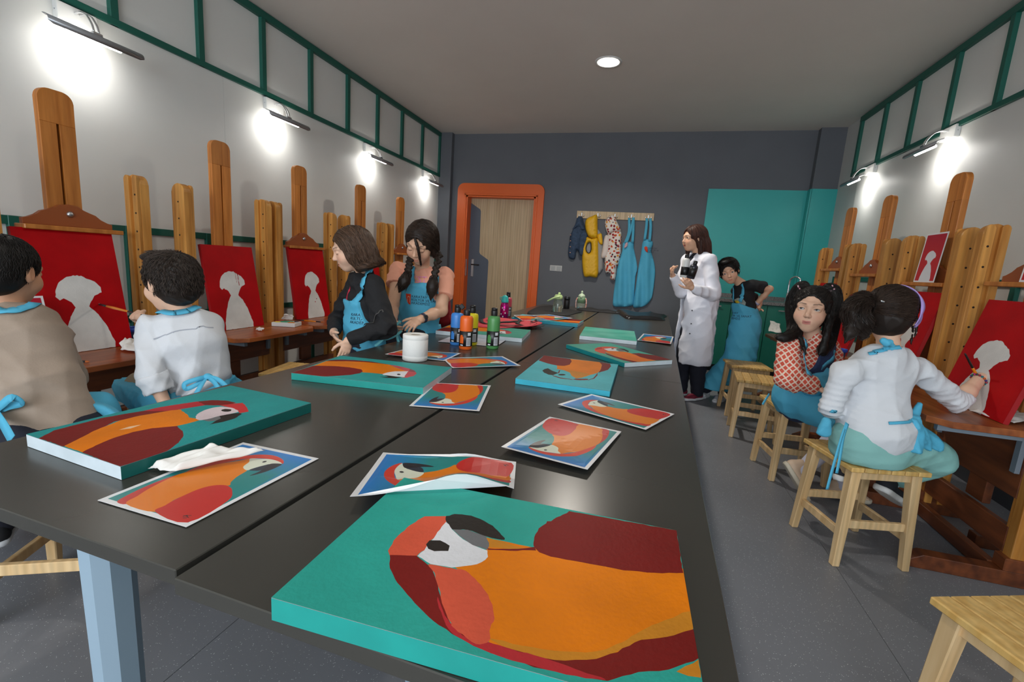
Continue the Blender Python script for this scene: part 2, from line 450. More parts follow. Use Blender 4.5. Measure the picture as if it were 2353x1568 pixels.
# picture lamps under the upper rail
LAMPM = mat('lamp_grey_metal', srgb(176, 178, 182), rough=.35, metal=.6)
TUBEM = mat('lamp_tube', (1, 1, .98), rough=.4, emit=(1, .97, .9), estr=22)
def wall_lamp(y, x, z, s, label, tilt=.0, arm=.2):
    t = thing('picture_lamp', (x, y, z), label=label, cat='lamp', group='picture lamps under the upper green rails')
    bx = lambda nm, d0, d1, y0, y1, z0, z1, m, par, **k: box(nm, min(s*d0, s*d1), max(s*d0, s*d1), y0, y1, z0, z1, m, par, **k)
    bx('housing', 0, .035, -.095, .095, -.045, .045, WPLAST, t, bevel=.003)
    for q in (-1, 1): lathe('screw', [(.004, 0), (.004, .002)], STEEL, t, 8, loc=(s*.018, q*.0955, 0), rot=(math.radians(90), 0, 0))
    for q in (-.012, .012):
        P = bezier([(s*.03, q+.0, .012), (s*.075, q, .018), (s*.12, q, 0), (s*.155, q, -.045), (s*.168, q, -.085)], 5)
        tube('arm', P, .0055, CHROME, t, 8)
    bx('hinge', .158, .18, -.026, .026, -.1, -.084, CHROME, t, bevel=.004)
    # curved reflector, its hollow turned to the wall
    R = .045; L_ = .23; vs_, fs = [], []
    cx_, cz = .150, -.125
    nseg = 8
    for thick in (0, .0025):
        for yy in (-L_, L_):
            for k in range(nseg+1):
                a = math.radians(-25 + 130*k/nseg)
                vs_.append((s*(cx_ + (R-thick)*math.cos(a)), yy*(1 - .1*(k in (0, nseg))), cz + (R-thick)*math.sin(a)*.75))
    n1 = nseg+1
    for k in range(nseg):
        fs.append((k, k+1, n1+k+1, n1+k)); fs.append((2*n1+k, 3*n1+k, 3*n1+k+1, 2*n1+k+1))
        fs.append((k, 2*n1+k, 2*n1+k+1, k+1)); fs.append((n1+k, n1+k+1, 3*n1+k+1, 3*n1+k))
    fs.append((0, n1, 3*n1, 2*n1)); fs.append((nseg, 2*n1+nseg, 3*n1+nseg, n1+nseg))
    pyd('reflector', vs_, fs, LAMPM, t, True)
    v, f = tube_data([(s*.152, -.13, -.122), (s*.152, .13, -.122)], .011, 10)
    pyd('lamp_tube', v, f, TUBEM, t, True)
    L = bpy.data.lights.new('picture_lamp_light', 'AREA'); L.shape = 'RECTANGLE'; L.size = .26; L.size_y = .03
    L.energy = .9; L.color = (1, .98, .95); L.spread = math.radians(150)
    o = bpy.data.objects.new('picture_lamp_light', L); COL.objects.link(o)
    o.location = (x + s*.135, y, z - .14)
    d = Vector((-s*1.0, 0, -.75))
    q = d.to_track_quat('-Z', 'X'); o.rotation_euler = q.to_euler()
    # long side along y
    return t
for y, lab in zip((1.975, 3.385, 4.79, 6.195), ('large picture lamp nearest the viewer on the left wall', 'picture lamp on the left wall above the second tall easel mast', 'picture lamp on the left wall, second from the corner column', 'picture lamp on the left wall nearest the grey corner column')):
    wall_lamp(y, XL+.018, 2.355, 1, lab)
for y, lab in zip((5.69, 4.42), ('picture lamp on the right wall nearest the teal boards', 'picture lamp on the right wall above the framed red print')):
    wall_lamp(y, XR-.018, 2.37, -1, lab)

# sink counter: single units under one granite worktop
GRAN = mat('speckled_granite', srgb(150, 148, 146), rough=.3, noise=.9, nscale=160, color2=srgb(60, 60, 62))
ux = [.66, 1.06, 1.462, 1.862, XR-.04]
unit_labels = ['teal sink cabinet behind the person in the white coat', 'teal sink cabinet behind the boy in the black shirt', 'teal sink cabinet below the tap', 'narrow teal corner cabinet beside the right wall']
for i, (a, b_) in enumerate(zip(ux[:-1], ux[1:])):
    t = thing('sink_cabinet', ((a+b_)/2, 6.47, 0), label=unit_labels[i], cat='cabinet', group='teal cabinets under the sink counter')
    w = (b_-a)/2
    box('body', -w+.001, w-.001, -.255, .16, .09, .895, TEALD, t)
    box('plinth', -w+.001, w-.001, -.2, .16, 0, .09, mat('dark_plinth', srgb(34, 36, 38), rough=.5), t)
    d = box('door', -w+.004, w-.004, -.275, -.256, .095, .885, TEALD, t, bevel=.002)
    for q in (-1, 1): box('handle_foot', q*.055-.006, q*.055+.006, -.3, -.275, .832, .844, CHROME, d)
    box('handle', -.085, .085, -.308, -.298, .83, .846, CHROME, d, bevel=.003)
wt = box('worktop', .655, XR-.002, 6.165, YB-.03, .895, .935, GRAN, bevel=.004)
tag(wt, 'grey speckled granite worktop of the sink counter', 'worktop')
box('upstand', .675, 1.826, 6.705, YB-.02, .935, .985, GRAN, wt)
fa = thing('kitchen_tap', (1.735, 6.5, .935), label='tall chrome gooseneck tap on the granite worktop', cat='tap')
lathe('tap_base', [(.026, 0), (.026, .01), (.018, .02), (.018, .11), (.013, .12)], CHROME, fa, 20)
tube('spout', bezier([(0, 0, .1), (0, 0, .24), (.012, -.012, .3), (.05, -.05, .325), (.085, -.085, .3), (.09, -.09, .265)], 8), .011, CHROME, fa, 12)
tube('tap_body', [(0, 0, .06), (.075, -.02, .06)], .014, CHROME, fa, 12)
tube('lever', [(.07, -.02, .06), (.085, -.022, .085), (.1, -.02, .13)], .004, CHROME, fa, 8)
# ================================================================== TABLES
TABLE = mat('charcoal_tabletop', srgb(63, 61, 56), rough=.27, noise=.05, nscale=3, spec=.5)
TEDGE = mat('charcoal_edge', srgb(52, 58, 64), rough=.45)
LEGM = mat('blue_grey_steel', srgb(150, 172, 188), rough=.4)
ZT = .72
TANG = math.radians(-1.65)
def tpos(x, y):      # table frame: origin at the front seam, yawed a little
    c, s = math.cos(TANG), math.sin(TANG)
    return (-.585 + x*c - y*s, .424 + x*s + y*c)
ymods = [0, 1.655, 3.36, 5.1]
labs = {(-1, 0): 'dark grey tabletop nearest the viewer on the left, under the landscape parrot canvases', (-1, 1): 'dark grey tabletop on the left carrying the paint bottles',
        (-1, 2): 'dark grey tabletop at the far left end with water bottles', (1, 0): 'dark grey tabletop nearest the viewer on the right, under the biggest parrot canvas',
        (1, 1): 'dark grey tabletop in the middle on the right, with the plain teal canvas', (1, 2): 'dark grey tabletop at the far right end with the folded black bag'}
for side in (-1, 1):
    for k in range(3):
        y0, y1 = ymods[k], ymods[k+1]
        if side < 0: x0, x1 = -.735, -.009; off = .012
        else: x0, x1 = .004, .738; off = 0
        px, py = tpos(0, 0)
        t = thing('work_table', (px, py, 0), TANG, label=labs[(side, k)], cat='table', group='dark grey modules of the long work table')
        yy0 = y0 + (off if k == 0 else 0)
        top = box('tabletop', x0, x1, yy0+.0008, y1-.0008, ZT-.026, ZT, [TABLE], t, bevel=.0015)
        # steel frame: rails and tapered legs
        box('frame_rail', (x0+x1)/2-.02, (x0+x1)/2+.02, yy0+.1, y1-.1, ZT-.066, ZT-.027, LEGM, t)
        ends = ([yy0+.06] if k == 0 else []) + [y1-.06]
        xc = -.255 if side < 0 else .375
        for yl in ends:
            bm = bmesh.new()
            oct_ = [(-1, -.45), (-.5, -1), (.5, -1), (1, -.45), (1, .45), (.5, 1), (-.5, 1), (-1, .45)]
            lo = [bm.verts.new((xc-.012*side+a*.026, yl+b_*.03, .05)) for a, b_ in oct_]
            hi = [bm.verts.new((xc+a*.03, yl+b_*.034, ZT-.034)) for a, b_ in oct_]
            bm.faces.new(lo[::-1]); bm.faces.new(hi)
            for i in range(8): bm.faces.new((lo[i], lo[(i+1) % 8], hi[(i+1) % 8], hi[i]))
            bm_obj('leg', bm, LEGM, t)
            box('leg_plate', xc-.06, xc+.06, yl-.04, yl+.04, ZT-.034, ZT-.0265, LEGM, t, bevel=.002)
            box('foot_bar', x0+.1, x1-.1, yl-.03, yl+.03, 0, .05, LEGM, t, bevel=.01)

# ================================================================== EASELS
def easel(px, yc, s, w, tray_front, tray_z, label, clamp_z, mast_top=1.86, post_top=1.53, shelf=False, hide_near=False):
    """s = +1 faces +x (left wall), -1 faces -x. Local x points into the room."""
    t = thing('studio_easel', (px, yc, 0), 0 if s > 0 else math.pi, label=label, cat='easel', group='wooden studio easels along the walls')
    hw = w/2
    YZ = lambda ox, oy: (Vector((1, 0, 0)), Vector((0, 0, 1)), Vector((0, 1, 0)), Vector((ox, oy, 0)))
    for sy in (-1, 1):
        # side post, broad face across, rounded top
        p = prism('side_post', round_top(.1, .06, post_top, 7), -.024, .024, EWOOD, t, YZ(0, sy*hw), bevel=.004)
        # groove board on the inner face
        inner = -sy
        a, b_ = sorted((sy*hw + inner*.024, sy*hw + inner*.04))
        prism('guide_strip', round_top(.036, .06, post_top-.004, 6), a, b_, EWOOD, p, YZ(-.03, 0), bevel=.003)
        prism('guide_strip', round_top(.036, .06, post_top-.004, 6), a, b_, EWOOD, p, YZ(.03, 0), bevel=.003)
        for k in range(8):
            for side2 in (-1, 1):
                yy = sy*hw + side2*.0243 if side2 != inner else sy*hw + inner*.0403
                xx = .0 if side2 != inner else .03
                lathe('peg_hole', [(.0055, 0), (.0055, .0006)], mat('hole_dark', srgb(40, 22, 12), rough=.8), p, 8,
                      loc=(xx, yy, .72+.1*k), rot=(math.radians(90), 0, 0))
        # floor skid with sloped ends
        sk = [(-.3, 0), (.40, 0), (.40, .03), (.34, .065), (-.26, .065), (-.3, .03)]
        prism('floor_skid', sk, -.03, .03, BWOOD, t, YZ(0, sy*(hw+.0)), bevel=.003)
        # brace strip on the post
        box('post_foot_block', -.05, .07, sy*hw-.034, sy*hw+.034, .065, .12, BWOOD, t, bevel=.003)
    box('floor_beam', .05, .085, -hw+.03, hw-.03, .005, .07, BWOOD, t, bevel=.003)
    box('lower_beam', .02, .05, -hw+.024, hw-.024, .12, .235, BWOOD, t, bevel=.003)
    box('centre_post', -.02, .012, -.06, .06, .235, .62, BWOOD, t, bevel=.003)
    box('back_foot', -.25, -.02, -.03, .03, 0, .06, BWOOD, t, bevel=.003)
    box('apron_board', .03, .05, -hw+.024, hw-.024, .36, tray_z-.03, BWOOD, t, bevel=.003)
    # mast with slot: two cheeks and a rounded head
    mz0 = tray_z-.2
    ZY = lambda ox: (Vector((0, 1, 0)), Vector((0, 0, 1)), Vector((1, 0, 0)), Vector((ox, 0, 0)))
    mw = .145; sl = .006
    slot_top = mast_top-.155
    zb = mz0
    def cheek(sgn):
        pts = [(sgn*sl, zb), (sgn*mw/2, zb), (sgn*mw/2, slot_top), (sgn*sl, slot_top)]
        return pts if sgn > 0 else pts[::-1]
    for sgn in (-1, 1): prism('mast_cheek', cheek(sgn), -.066, -.034, MWOOD, t, ZY(0), bevel=.002)
    prism('mast_head', round_top(mw, slot_top, mast_top, 7, .045), -.066, -.034, MWOOD, t, ZY(0), bevel=.002)
    box('slot_back', -.068, -.06, -.02, .02, zb, slot_top, mat('slot_dark', srgb(96, 70, 44), rough=.7), t)
    # crest clamp
    cw = .19
    crest = [(-cw, clamp_z), (cw, clamp_z), (cw, clamp_z+.028), (.165, clamp_z+.034), (.135, clamp_z+.045), (.115, clamp_z+.068), (.085, clamp_z+.078), (.06, clamp_z+.085), (.04, clamp_z+.104), (0, clamp_z+.11)]
    crest = crest + [(-a, b_) for a, b_ in crest[2:-1][::-1]]
    prism('crest_clamp', crest, -.03, -.008, mat('crest_wood', srgb(150, 78, 36), rough=.4), t, ZY(0), bevel=.003)
    if clamp_z > 1: box('clamp_shelf', -.03, .045, -cw-.02, cw+.02, clamp_z-.022, clamp_z, MWOOD, t, bevel=.003)
    lathe('clamp_bolt', [(.015, 0), (.016, .004), (.011, .009), (.006, .012)], STEEL, t, 10, loc=(-.008, 0, clamp_z+.062), rot=(0, math.radians(90), 0))
    # folding tray table with cut corners
    x1 = tray_front; ch = .06; ty = hw+.035
    tp = [(-.02, -ty), (x1-ch, -ty), (x1, -ty+ch*1.1), (x1, ty-ch*1.1), (x1-ch, ty), (-.02, ty)]
    tr = prism('tray_table', tp, tray_z-.028, tray_z, TWOOD, t, bevel=.003)
    for sy in (-1, 1):
        box('tray_bracket', .06, x1-.05, sy*(hw-.05)-.012, sy*(hw-.05)+.012, tray_z-.06, tray_z-.029, mat('bracket_steel', srgb(128, 140, 152), rough=.4, metal=.3), t)
        box('bracket_arm', .052, .07, sy*(hw-.05)-.014, sy*(hw-.05)+.014, tray_z-.2, tray_z-.06, mat('bracket_steel', (0, 0, 0)), t)
    return t
EL = [(1.655, .66, .60), (2.56, .64, .61), (3.31, .675, .61), (4.17, .675, .61), (4.96, .66, .61)]
elabs = ['tall wooden easel nearest the viewer on the left, clamping the largest red canvas', 'wooden easel behind the boy in the white shirt, no clamp on its leaning red canvas',
         'wooden easel with crest clamp just left of the bob-haired girl', 'wooden easel half hidden behind the bob-haired girl', 'farthest wooden easel on the left wall, behind the girl with braids']
czs = [1.215, .92, 1.21, 1.25, 1.22]
easels_left = []
for (y, w, tz), lab, cz in zip(EL, elabs, czs):
    easels_left.append(easel(-2.8, y, 1, w, .46, tz, lab, cz))
ER = [(2.57, .62), (3.32, .55), (4.12, .56), (4.79, .58)]
rlabs = ['wooden easel at the right edge, where the girl with the lilac headband paints', 'wooden easel on the right holding the small red print above its red canvas',
         'wooden easel on the right with an empty crest clamp', 'farthest wooden easel on the right, beside the teal boards']
rcz = [1.25, 1.235, 1.285, 1.33]
for (y, w), lab, cz in zip(ER, rlabs, rcz):
    easel(1.62, y, -1, w, .41, .665, lab, cz)

# ================================================================== STOOLS
def stool_proto(m, ml):
    t = thing('wooden_stool', (0, 0, 0))
    H = .45; S = .165
    n = 6
    for k in range(n):
        a = -S + 2*S*k/n; b_ = -S + 2*S*(k+1)/n
        box('slat', a+.0015, b_-.0015, -S, S, H-.02, H, m, t, bevel=.003)
    for sx in (-1, 1):
        for sy in (-1, 1):
            bm = bmesh.new()
            xt, yt, xb, yb = sx*.125, sy*.125, sx*.148, sy*.148
            w0, w1 = .021, .015
            lo = [bm.verts.new((xb+a*w1, yb+b_*w1, 0)) for a, b_ in ((-1, -1), (1, -1), (1, 1), (-1, 1))]
            hi = [bm.verts.new((xt+a*w0, yt+b_*w0, H-.02)) for a, b_ in ((-1, -1), (1, -1), (1, 1), (-1, 1))]
            bm.faces.new(lo[::-1]); bm.faces.new(hi)
            for i in range(4): bm.faces.new((lo[i], lo[(i+1) % 4], hi[(i+1) % 4], hi[i]))
            bmesh.ops.bevel(bm, geom=[e for e in bm.edges], offset=.003, segments=1, affect='EDGES')
            bm_obj('leg', bm, ml, t)
    for sy in (-1, 1):
        box('seat_rail', -.11, .11, sy*.125-.011, sy*.125+.011, H-.06, H-.02, ml, t, bevel=.002)
        box('stretcher', -.122, .122, sy*.134-.009, sy*.134+.009, .17, .205, ml, t, bevel=.002)
    for sx in (-1, 1):
        box('seat_rail', sx*.125-.011, sx*.125+.011, -.11, .11, H-.06, H-.02, ml, t, bevel=.002)
        box('stretcher', sx*.137-.009, sx*.137+.009, -.122, .122, .125, .16, ml, t, bevel=.002)
    return t
sp = stool_proto(YWOOD, LWOOD)
GRP = 'slatted wooden stools'
tag(sp, 'slatted wooden stool under the girl in the white sweater', 'stool', GRP)
sp.location = (1.015, 2.295, 0); sp.rotation_euler = (0, 0, math.radians(15))
for (x, y, a, lab) in ((.985, 3.10, 8, 'slatted wooden stool under the girl in the orange patterned blouse'),
                       (.915, 3.79, -6, 'empty slatted wooden stool with pale seat, in front of the standing boy'),
                       (.945, 4.38, 4, 'empty slatted wooden stool half hidden behind another, nearest the sink cabinets'),
                       (.965, 1.165, 22, 'empty slatted wooden stool cut off at the bottom right corner'),
                       (-1.72, .93, 28, 'slatted wooden stool under the boy in the beige top'),
                       (-1.80, 1.46, 10, 'slatted wooden stool under the boy in the white shirt'),
                       (-1.99, 2.30, 12, 'empty slatted wooden stool behind the table edge, beside the bob-haired girl')):
    s2 = dup(sp, (x, y, 0), math.radians(a), lab, GRP)
    s2['category'] = 'stool'
# ================================================================== FLAT PICTURES (prints and painted canvases)
PICS = {
 'PRINT': [
  ('tealbg', 0, [(0.949,0.033),(0.045,0.014),(0.044,1.006),(0.944,1.006)]),
  ('red', 1, [(0.158,0.033),(0.121,0.109),(0.101,0.205),(0.099,0.306),(0.116,0.397),(0.136,0.455),(0.128,0.512),(0.139,0.593),(0.177,0.679),(0.236,0.758),(0.328,0.831),(0.412,0.876),(0.515,0.902),(0.609,0.9),(0.698,0.878),(0.754,0.85),(0.774,0.831),(0.77,0.821),(0.615,0.847),(0.405,0.796),(0.256,0.65),(0.13,0.428),(0.133,0.324),(0.208,0.122),(0.262,0.035)]),
  ('dred', 1, [(0.158,0.033),(0.121,0.109),(0.101,0.205),(0.099,0.306),(0.116,0.397),(0.136,0.455),(0.13,0.428),(0.133,0.324),(0.165,0.206),(0.208,0.122),(0.262,0.035)]),
  ('orange', 1, [(0.584,0.041),(0.262,0.035),(0.208,0.122),(0.165,0.206),(0.133,0.324),(0.13,0.428),(0.179,0.533),(0.256,0.65),(0.348,0.729),(0.406,0.794),(0.461,0.748),(0.493,0.683),(0.537,0.654),(0.6,0.641),(0.625,0.549),(0.669,0.472),(0.71,0.433),(0.602,0.381),(0.546,0.276),(0.534,0.166)]),
  ('pwing', 1, [(0.949,0.033),(0.584,0.041),(0.555,0.109),(0.536,0.177),(0.533,0.288),(0.551,0.352),(0.593,0.397),(0.66,0.423),(0.726,0.424),(0.823,0.387),(0.934,0.287)]),
  ('face', 1, [(0.77,0.821),(0.711,0.804),(0.656,0.758),(0.62,0.692),(0.599,0.644),(0.537,0.654),(0.493,0.683),(0.461,0.748),(0.406,0.794),(0.497,0.821),(0.583,0.844),(0.686,0.842)]),
  ('black', 0, [(0.572,0.787),(0.57,0.796),(0.575,0.805),(0.584,0.81),(0.595,0.81),(0.602,0.803),(0.604,0.794),(0.599,0.785),(0.59,0.78),(0.579,0.78)]),
  ('black', 1, [(0.782,0.812),(0.791,0.756),(0.781,0.694),(0.751,0.628),(0.711,0.586),(0.716,0.65),(0.713,0.68),(0.694,0.702),(0.673,0.775),(0.711,0.804)]),
  ('slate', 1, [(0.711,0.682),(0.675,0.659),(0.609,0.65),(0.621,0.7),(0.656,0.758),(0.673,0.775),(0.7,0.721)]),
 ],
 'A': [
  ('orange', 0, [(0.616,0.582),(0.617,0.48),(0.616,0.432),(0.61,0.381),(0.618,0.288),(0.626,0.168),(0.697,-0.002),(0.356,-0.004),(0.319,0.01),(0.264,0.063),(0.218,0.119),(0.145,0.177),(0.098,0.219),(0.063,0.284),(0.047,0.352),(0.054,0.425),(0.058,0.456),(0.12,0.476),(0.18,0.48),(0.264,0.516),(0.32,0.554),(0.363,0.602),(0.383,0.633),(0.449,0.575),(0.502,0.562)]),
  ('ochre', 0, [(0.617,0.581),(0.612,0.54),(0.597,0.477),(0.591,0.44),(0.567,0.504),(0.551,0.56)]),
  ('ochre', 1, [(0.081,0.456),(0.085,0.382),(0.107,0.29),(0.16,0.2),(0.3,0.11),(0.441,-0.002),(0.354,-0.001),(0.283,0.062),(0.236,0.119),(0.162,0.177),(0.111,0.22),(0.071,0.285),(0.055,0.353),(0.063,0.427)]),
  ('wing', 0, [(0.984,0.359),(1.0,-0.0),(0.667,0.001),(0.623,0.081),(0.597,0.167),(0.589,0.286),(0.58,0.377),(0.593,0.414),(0.632,0.435),(0.696,0.443),(0.773,0.438),(0.83,0.422),(0.85,0.421),(0.857,0.408)]),
  ('salmon', 0, [(0.38,0.83),(0.474,0.841),(0.598,0.829),(0.677,0.811),(0.716,0.743),(0.668,0.732),(0.601,0.734),(0.53,0.733),(0.475,0.741),(0.442,0.726),(0.427,0.74),(0.386,0.743),(0.354,0.815)]),
  ('wing', 0, [(0.357,0.816),(0.39,0.744),(0.365,0.712),(0.327,0.674),(0.274,0.647),(0.175,0.601),(0.098,0.56),(0.072,0.532),(0.044,0.483),(0.062,0.457),(0.061,0.402),(0.061,0.33),(0.071,0.285),(0.111,0.22),(0.162,0.177),(0.239,0.124),(0.283,0.062),(0.345,0.008),(0.35,-0.002),(0.223,-0.001),(0.169,0.04),(0.144,0.066),(0.104,0.131),(0.042,0.194),(0.027,0.258),(0.02,0.347),(0.024,0.443),(0.047,0.524),(0.088,0.601),(0.158,0.682),(0.233,0.754),(0.283,0.788)]),
  ('crimson', 1, [(0.199,0.623),(0.098,0.56),(0.044,0.483),(0.062,0.457),(0.061,0.402),(0.061,0.33),(0.049,0.238),(0.044,0.198),(0.027,0.258),(0.02,0.347),(0.024,0.443),(0.047,0.524),(0.085,0.567)]),
  ('salmon', 1, [(0.356,0.696),(0.367,0.629),(0.369,0.591),(0.325,0.543),(0.269,0.506),(0.185,0.47),(0.124,0.466),(0.066,0.458),(0.044,0.483),(0.072,0.532),(0.098,0.56),(0.175,0.601),(0.274,0.647),(0.327,0.674)]),
  ('blackp', 1, [(0.716,0.743),(0.753,0.712),(0.759,0.653),(0.716,0.584),(0.662,0.544),(0.626,0.528),(0.624,0.584),(0.643,0.652),(0.62,0.696),(0.668,0.732)]),
  ('grayp', 0, [(0.62,0.696),(0.643,0.652),(0.624,0.584),(0.581,0.567),(0.533,0.562),(0.541,0.611),(0.583,0.664)]),
  ('whitep', 0, [(0.668,0.732),(0.62,0.696),(0.583,0.664),(0.541,0.611),(0.526,0.561),(0.486,0.548),(0.423,0.568),(0.37,0.63),(0.361,0.691),(0.39,0.744),(0.436,0.736),(0.53,0.733),(0.601,0.734)]),
  ('blackp', 0, [(0.475,0.741),(0.506,0.739),(0.524,0.71),(0.502,0.672),(0.464,0.667),(0.444,0.705),(0.449,0.727)]),
  ('wing', 0, [(0.541,0.564),(0.57,0.498),(0.603,0.451),(0.625,0.432),(0.603,0.425),(0.559,0.496),(0.532,0.562)]),
  ('ochre', 0, [(0.218,-0.001),(0.147,0.002),(0.138,0.029),(0.146,0.053),(0.177,0.031)]),
 ],
 'B': [
  ('wing', 0, [(0.144,0.001),(0.061,0.079),(0.052,0.165),(0.042,0.272),(0.079,0.371),(0.113,0.437),(0.191,0.483),(0.281,0.539),(0.327,0.525),(0.217,0.378),(0.19,0.273),(0.302,0.151),(0.371,0.086),(0.399,0.046),(0.417,0.004)]),
  ('crimson', 0, [(0.113,0.437),(0.119,0.514),(0.163,0.599),(0.212,0.682),(0.357,0.666),(0.313,0.589),(0.27,0.509),(0.175,0.457)]),
  ('wing', 0, [(0.212,0.682),(0.273,0.74),(0.372,0.773),(0.49,0.778),(0.497,0.74),(0.453,0.697),(0.352,0.66)]),
  ('red2', 0, [(0.45,0.698),(0.49,0.752),(0.538,0.795),(0.65,0.758),(0.769,0.706),(0.743,0.662),(0.678,0.682),(0.566,0.702)]),
  ('orange', 0, [(0.405,0.007),(0.375,0.053),(0.275,0.16),(0.196,0.298),(0.202,0.384),(0.263,0.512),(0.297,0.545),(0.391,0.524),(0.46,0.513),(0.526,0.489),(0.603,0.5),(0.644,0.487),(0.641,0.428),(0.623,0.379),(0.542,0.305),(0.515,0.232),(0.523,0.152),(0.566,0.066),(0.61,0.006)]),
  ('wing', 0, [(0.607,0.004),(0.554,0.07),(0.511,0.156),(0.502,0.237),(0.532,0.309),(0.628,0.383),(0.754,0.353),(0.843,0.318),(0.929,0.258),(1.0,0.177),(1.033,0.078),(1.024,0.021),(0.996,0.001),(0.922,-0.001)]),
  ('pinkw', 1, [(0.538,0.519),(0.495,0.553),(0.46,0.607),(0.465,0.666),(0.516,0.696),(0.616,0.7),(0.702,0.678),(0.701,0.637),(0.674,0.573),(0.675,0.536),(0.655,0.496),(0.601,0.494)]),
  ('blackp', 0, [(0.635,0.673),(0.645,0.661),(0.639,0.648),(0.618,0.64),(0.591,0.638),(0.567,0.645),(0.556,0.657),(0.562,0.67),(0.583,0.679),(0.611,0.68)]),
  ('grayp', 0, [(0.655,0.496),(0.675,0.536),(0.674,0.581),(0.726,0.569),(0.755,0.531),(0.718,0.5)]),
  ('blackp', 0, [(0.674,0.581),(0.701,0.637),(0.738,0.665),(0.769,0.664),(0.821,0.594),(0.813,0.53),(0.785,0.473),(0.747,0.528),(0.736,0.56)]),
  ('peach', 0, [(0.383,0.221),(0.375,0.27),(0.403,0.313),(0.423,0.257)]),
 ],
 'C': [
  ('wing', 0, [(0.296,0.009),(0.198,0.08),(0.153,0.2),(0.142,0.333),(0.197,0.506),(0.2,0.42),(0.218,0.292),(0.262,0.174),(0.371,0.017)]),
  ('orange', 0, [(0.353,0.009),(0.243,0.167),(0.199,0.285),(0.188,0.416),(0.197,0.506),(0.332,0.622),(0.416,0.731),(0.492,0.647),(0.578,0.613),(0.652,0.594),(0.656,0.516),(0.676,0.436),(0.557,0.379),(0.53,0.28),(0.548,0.158),(0.63,0.016)]),
  ('wing', 0, [(0.621,0.012),(0.538,0.154),(0.52,0.276),(0.553,0.384),(0.628,0.425),(0.72,0.434),(0.831,0.398),(0.933,0.319),(0.997,0.263),(1.03,0.153),(1.0,0.0)]),
  ('pink', 0, [(0.197,0.506),(0.22,0.593),(0.271,0.681),(0.293,0.713),(0.422,0.736),(0.382,0.676),(0.275,0.578)]),
  ('mauve', 0, [(0.293,0.713),(0.345,0.764),(0.427,0.797),(0.422,0.736)]),
  ('pink', 0, [(0.415,0.734),(0.42,0.795),(0.474,0.817),(0.586,0.825),(0.688,0.8),(0.722,0.757),(0.679,0.767),(0.538,0.749)]),
  ('whitep', 0, [(0.659,0.591),(0.558,0.606),(0.478,0.643),(0.416,0.732),(0.538,0.749),(0.682,0.774),(0.692,0.711),(0.686,0.649),(0.693,0.614)]),
  ('blackp', 0, [(0.585,0.718),(0.603,0.721),(0.618,0.718),(0.623,0.71),(0.617,0.7),(0.601,0.693),(0.582,0.69),(0.568,0.693),(0.563,0.701),(0.569,0.71)]),
  ('blackp', 0, [(0.769,0.607),(0.748,0.669),(0.699,0.617),(0.689,0.68),(0.712,0.763),(0.766,0.735),(0.787,0.682),(0.788,0.641)]),
 ],
 'D': [
  ('orange', 0, [(0.631,0.013),(0.244,-0.001),(0.197,0.112),(0.185,0.321),(0.203,0.462),(0.27,0.57),(0.343,0.706),(0.4,0.753),(0.464,0.684),(0.511,0.582),(0.593,0.522),(0.684,0.514),(0.691,0.449),(0.722,0.376),(0.632,0.334),(0.591,0.241),(0.602,0.132)]),
  ('ochre', 0, [(0.509,0.494),(0.277,0.542),(0.343,0.706),(0.4,0.753),(0.464,0.684),(0.511,0.582),(0.563,0.531)]),
  ('wing', 0, [(1.0,-0.0),(0.631,0.013),(0.589,0.126),(0.581,0.274),(0.627,0.35),(0.696,0.375),(0.798,0.358),(0.915,0.303),(0.992,0.256)]),
  ('wing', 0, [(0.244,-0.001),(0.104,0.011),(0.079,0.131),(0.103,0.301),(0.196,0.449),(0.185,0.321),(0.197,0.112)]),
  ('wing', 0, [(0.429,0.805),(0.399,0.758),(0.27,0.718),(0.27,0.755),(0.345,0.798)]),
  ('blackp', 0, [(0.819,0.64),(0.816,0.574),(0.786,0.527),(0.717,0.594),(0.626,0.649),(0.663,0.75),(0.716,0.749),(0.778,0.701)]),
  ('wing', 0, [(0.662,0.755),(0.562,0.793),(0.43,0.8),(0.426,0.815),(0.561,0.822),(0.66,0.772)]),
  ('wing', 0, [(0.27,0.755),(0.221,0.668),(0.207,0.527),(0.203,0.462),(0.191,0.551),(0.209,0.683),(0.26,0.762)]),
  ('wing', 0, [(0.632,0.54),(0.617,0.644),(0.63,0.669),(0.646,0.546)]),
  ('blackp', 0, [(0.535,0.676),(0.537,0.696),(0.554,0.715),(0.577,0.726),(0.6,0.724),(0.613,0.71),(0.611,0.69),(0.595,0.671),(0.571,0.66),(0.548,0.662)]),
 ],
 'E': [
  ('wing', 0, [(0.222,0.48),(0.205,0.298),(0.246,0.146),(0.291,0.011),(0.166,-0.003),(0.114,0.105),(0.119,0.248),(0.143,0.382)]),
  ('orange2', 0, [(0.257,0.498),(0.39,0.577),(0.582,0.518),(0.67,0.489),(0.682,0.389),(0.647,0.281),(0.614,0.168),(0.676,0.019),(0.284,0.006),(0.226,0.13),(0.205,0.298)]),
  ('wing', 0, [(0.668,0.39),(0.836,0.389),(0.942,0.297),(1.046,0.22),(1.01,0.006),(0.676,0.019),(0.623,0.112),(0.607,0.207),(0.668,0.32)]),
  ('salmon', 0, [(0.152,0.594),(0.278,0.702),(0.433,0.775),(0.61,0.805),(0.768,0.784),(0.831,0.699),(0.659,0.691),(0.467,0.689),(0.404,0.576),(0.222,0.48),(0.171,0.421),(0.127,0.487)]),
  ('crimson', 0, [(0.338,0.722),(0.513,0.775),(0.416,0.678),(0.219,0.645)]),
  ('whitep', 0, [(0.445,0.676),(0.65,0.711),(0.717,0.658),(0.599,0.585),(0.582,0.518),(0.408,0.567)]),
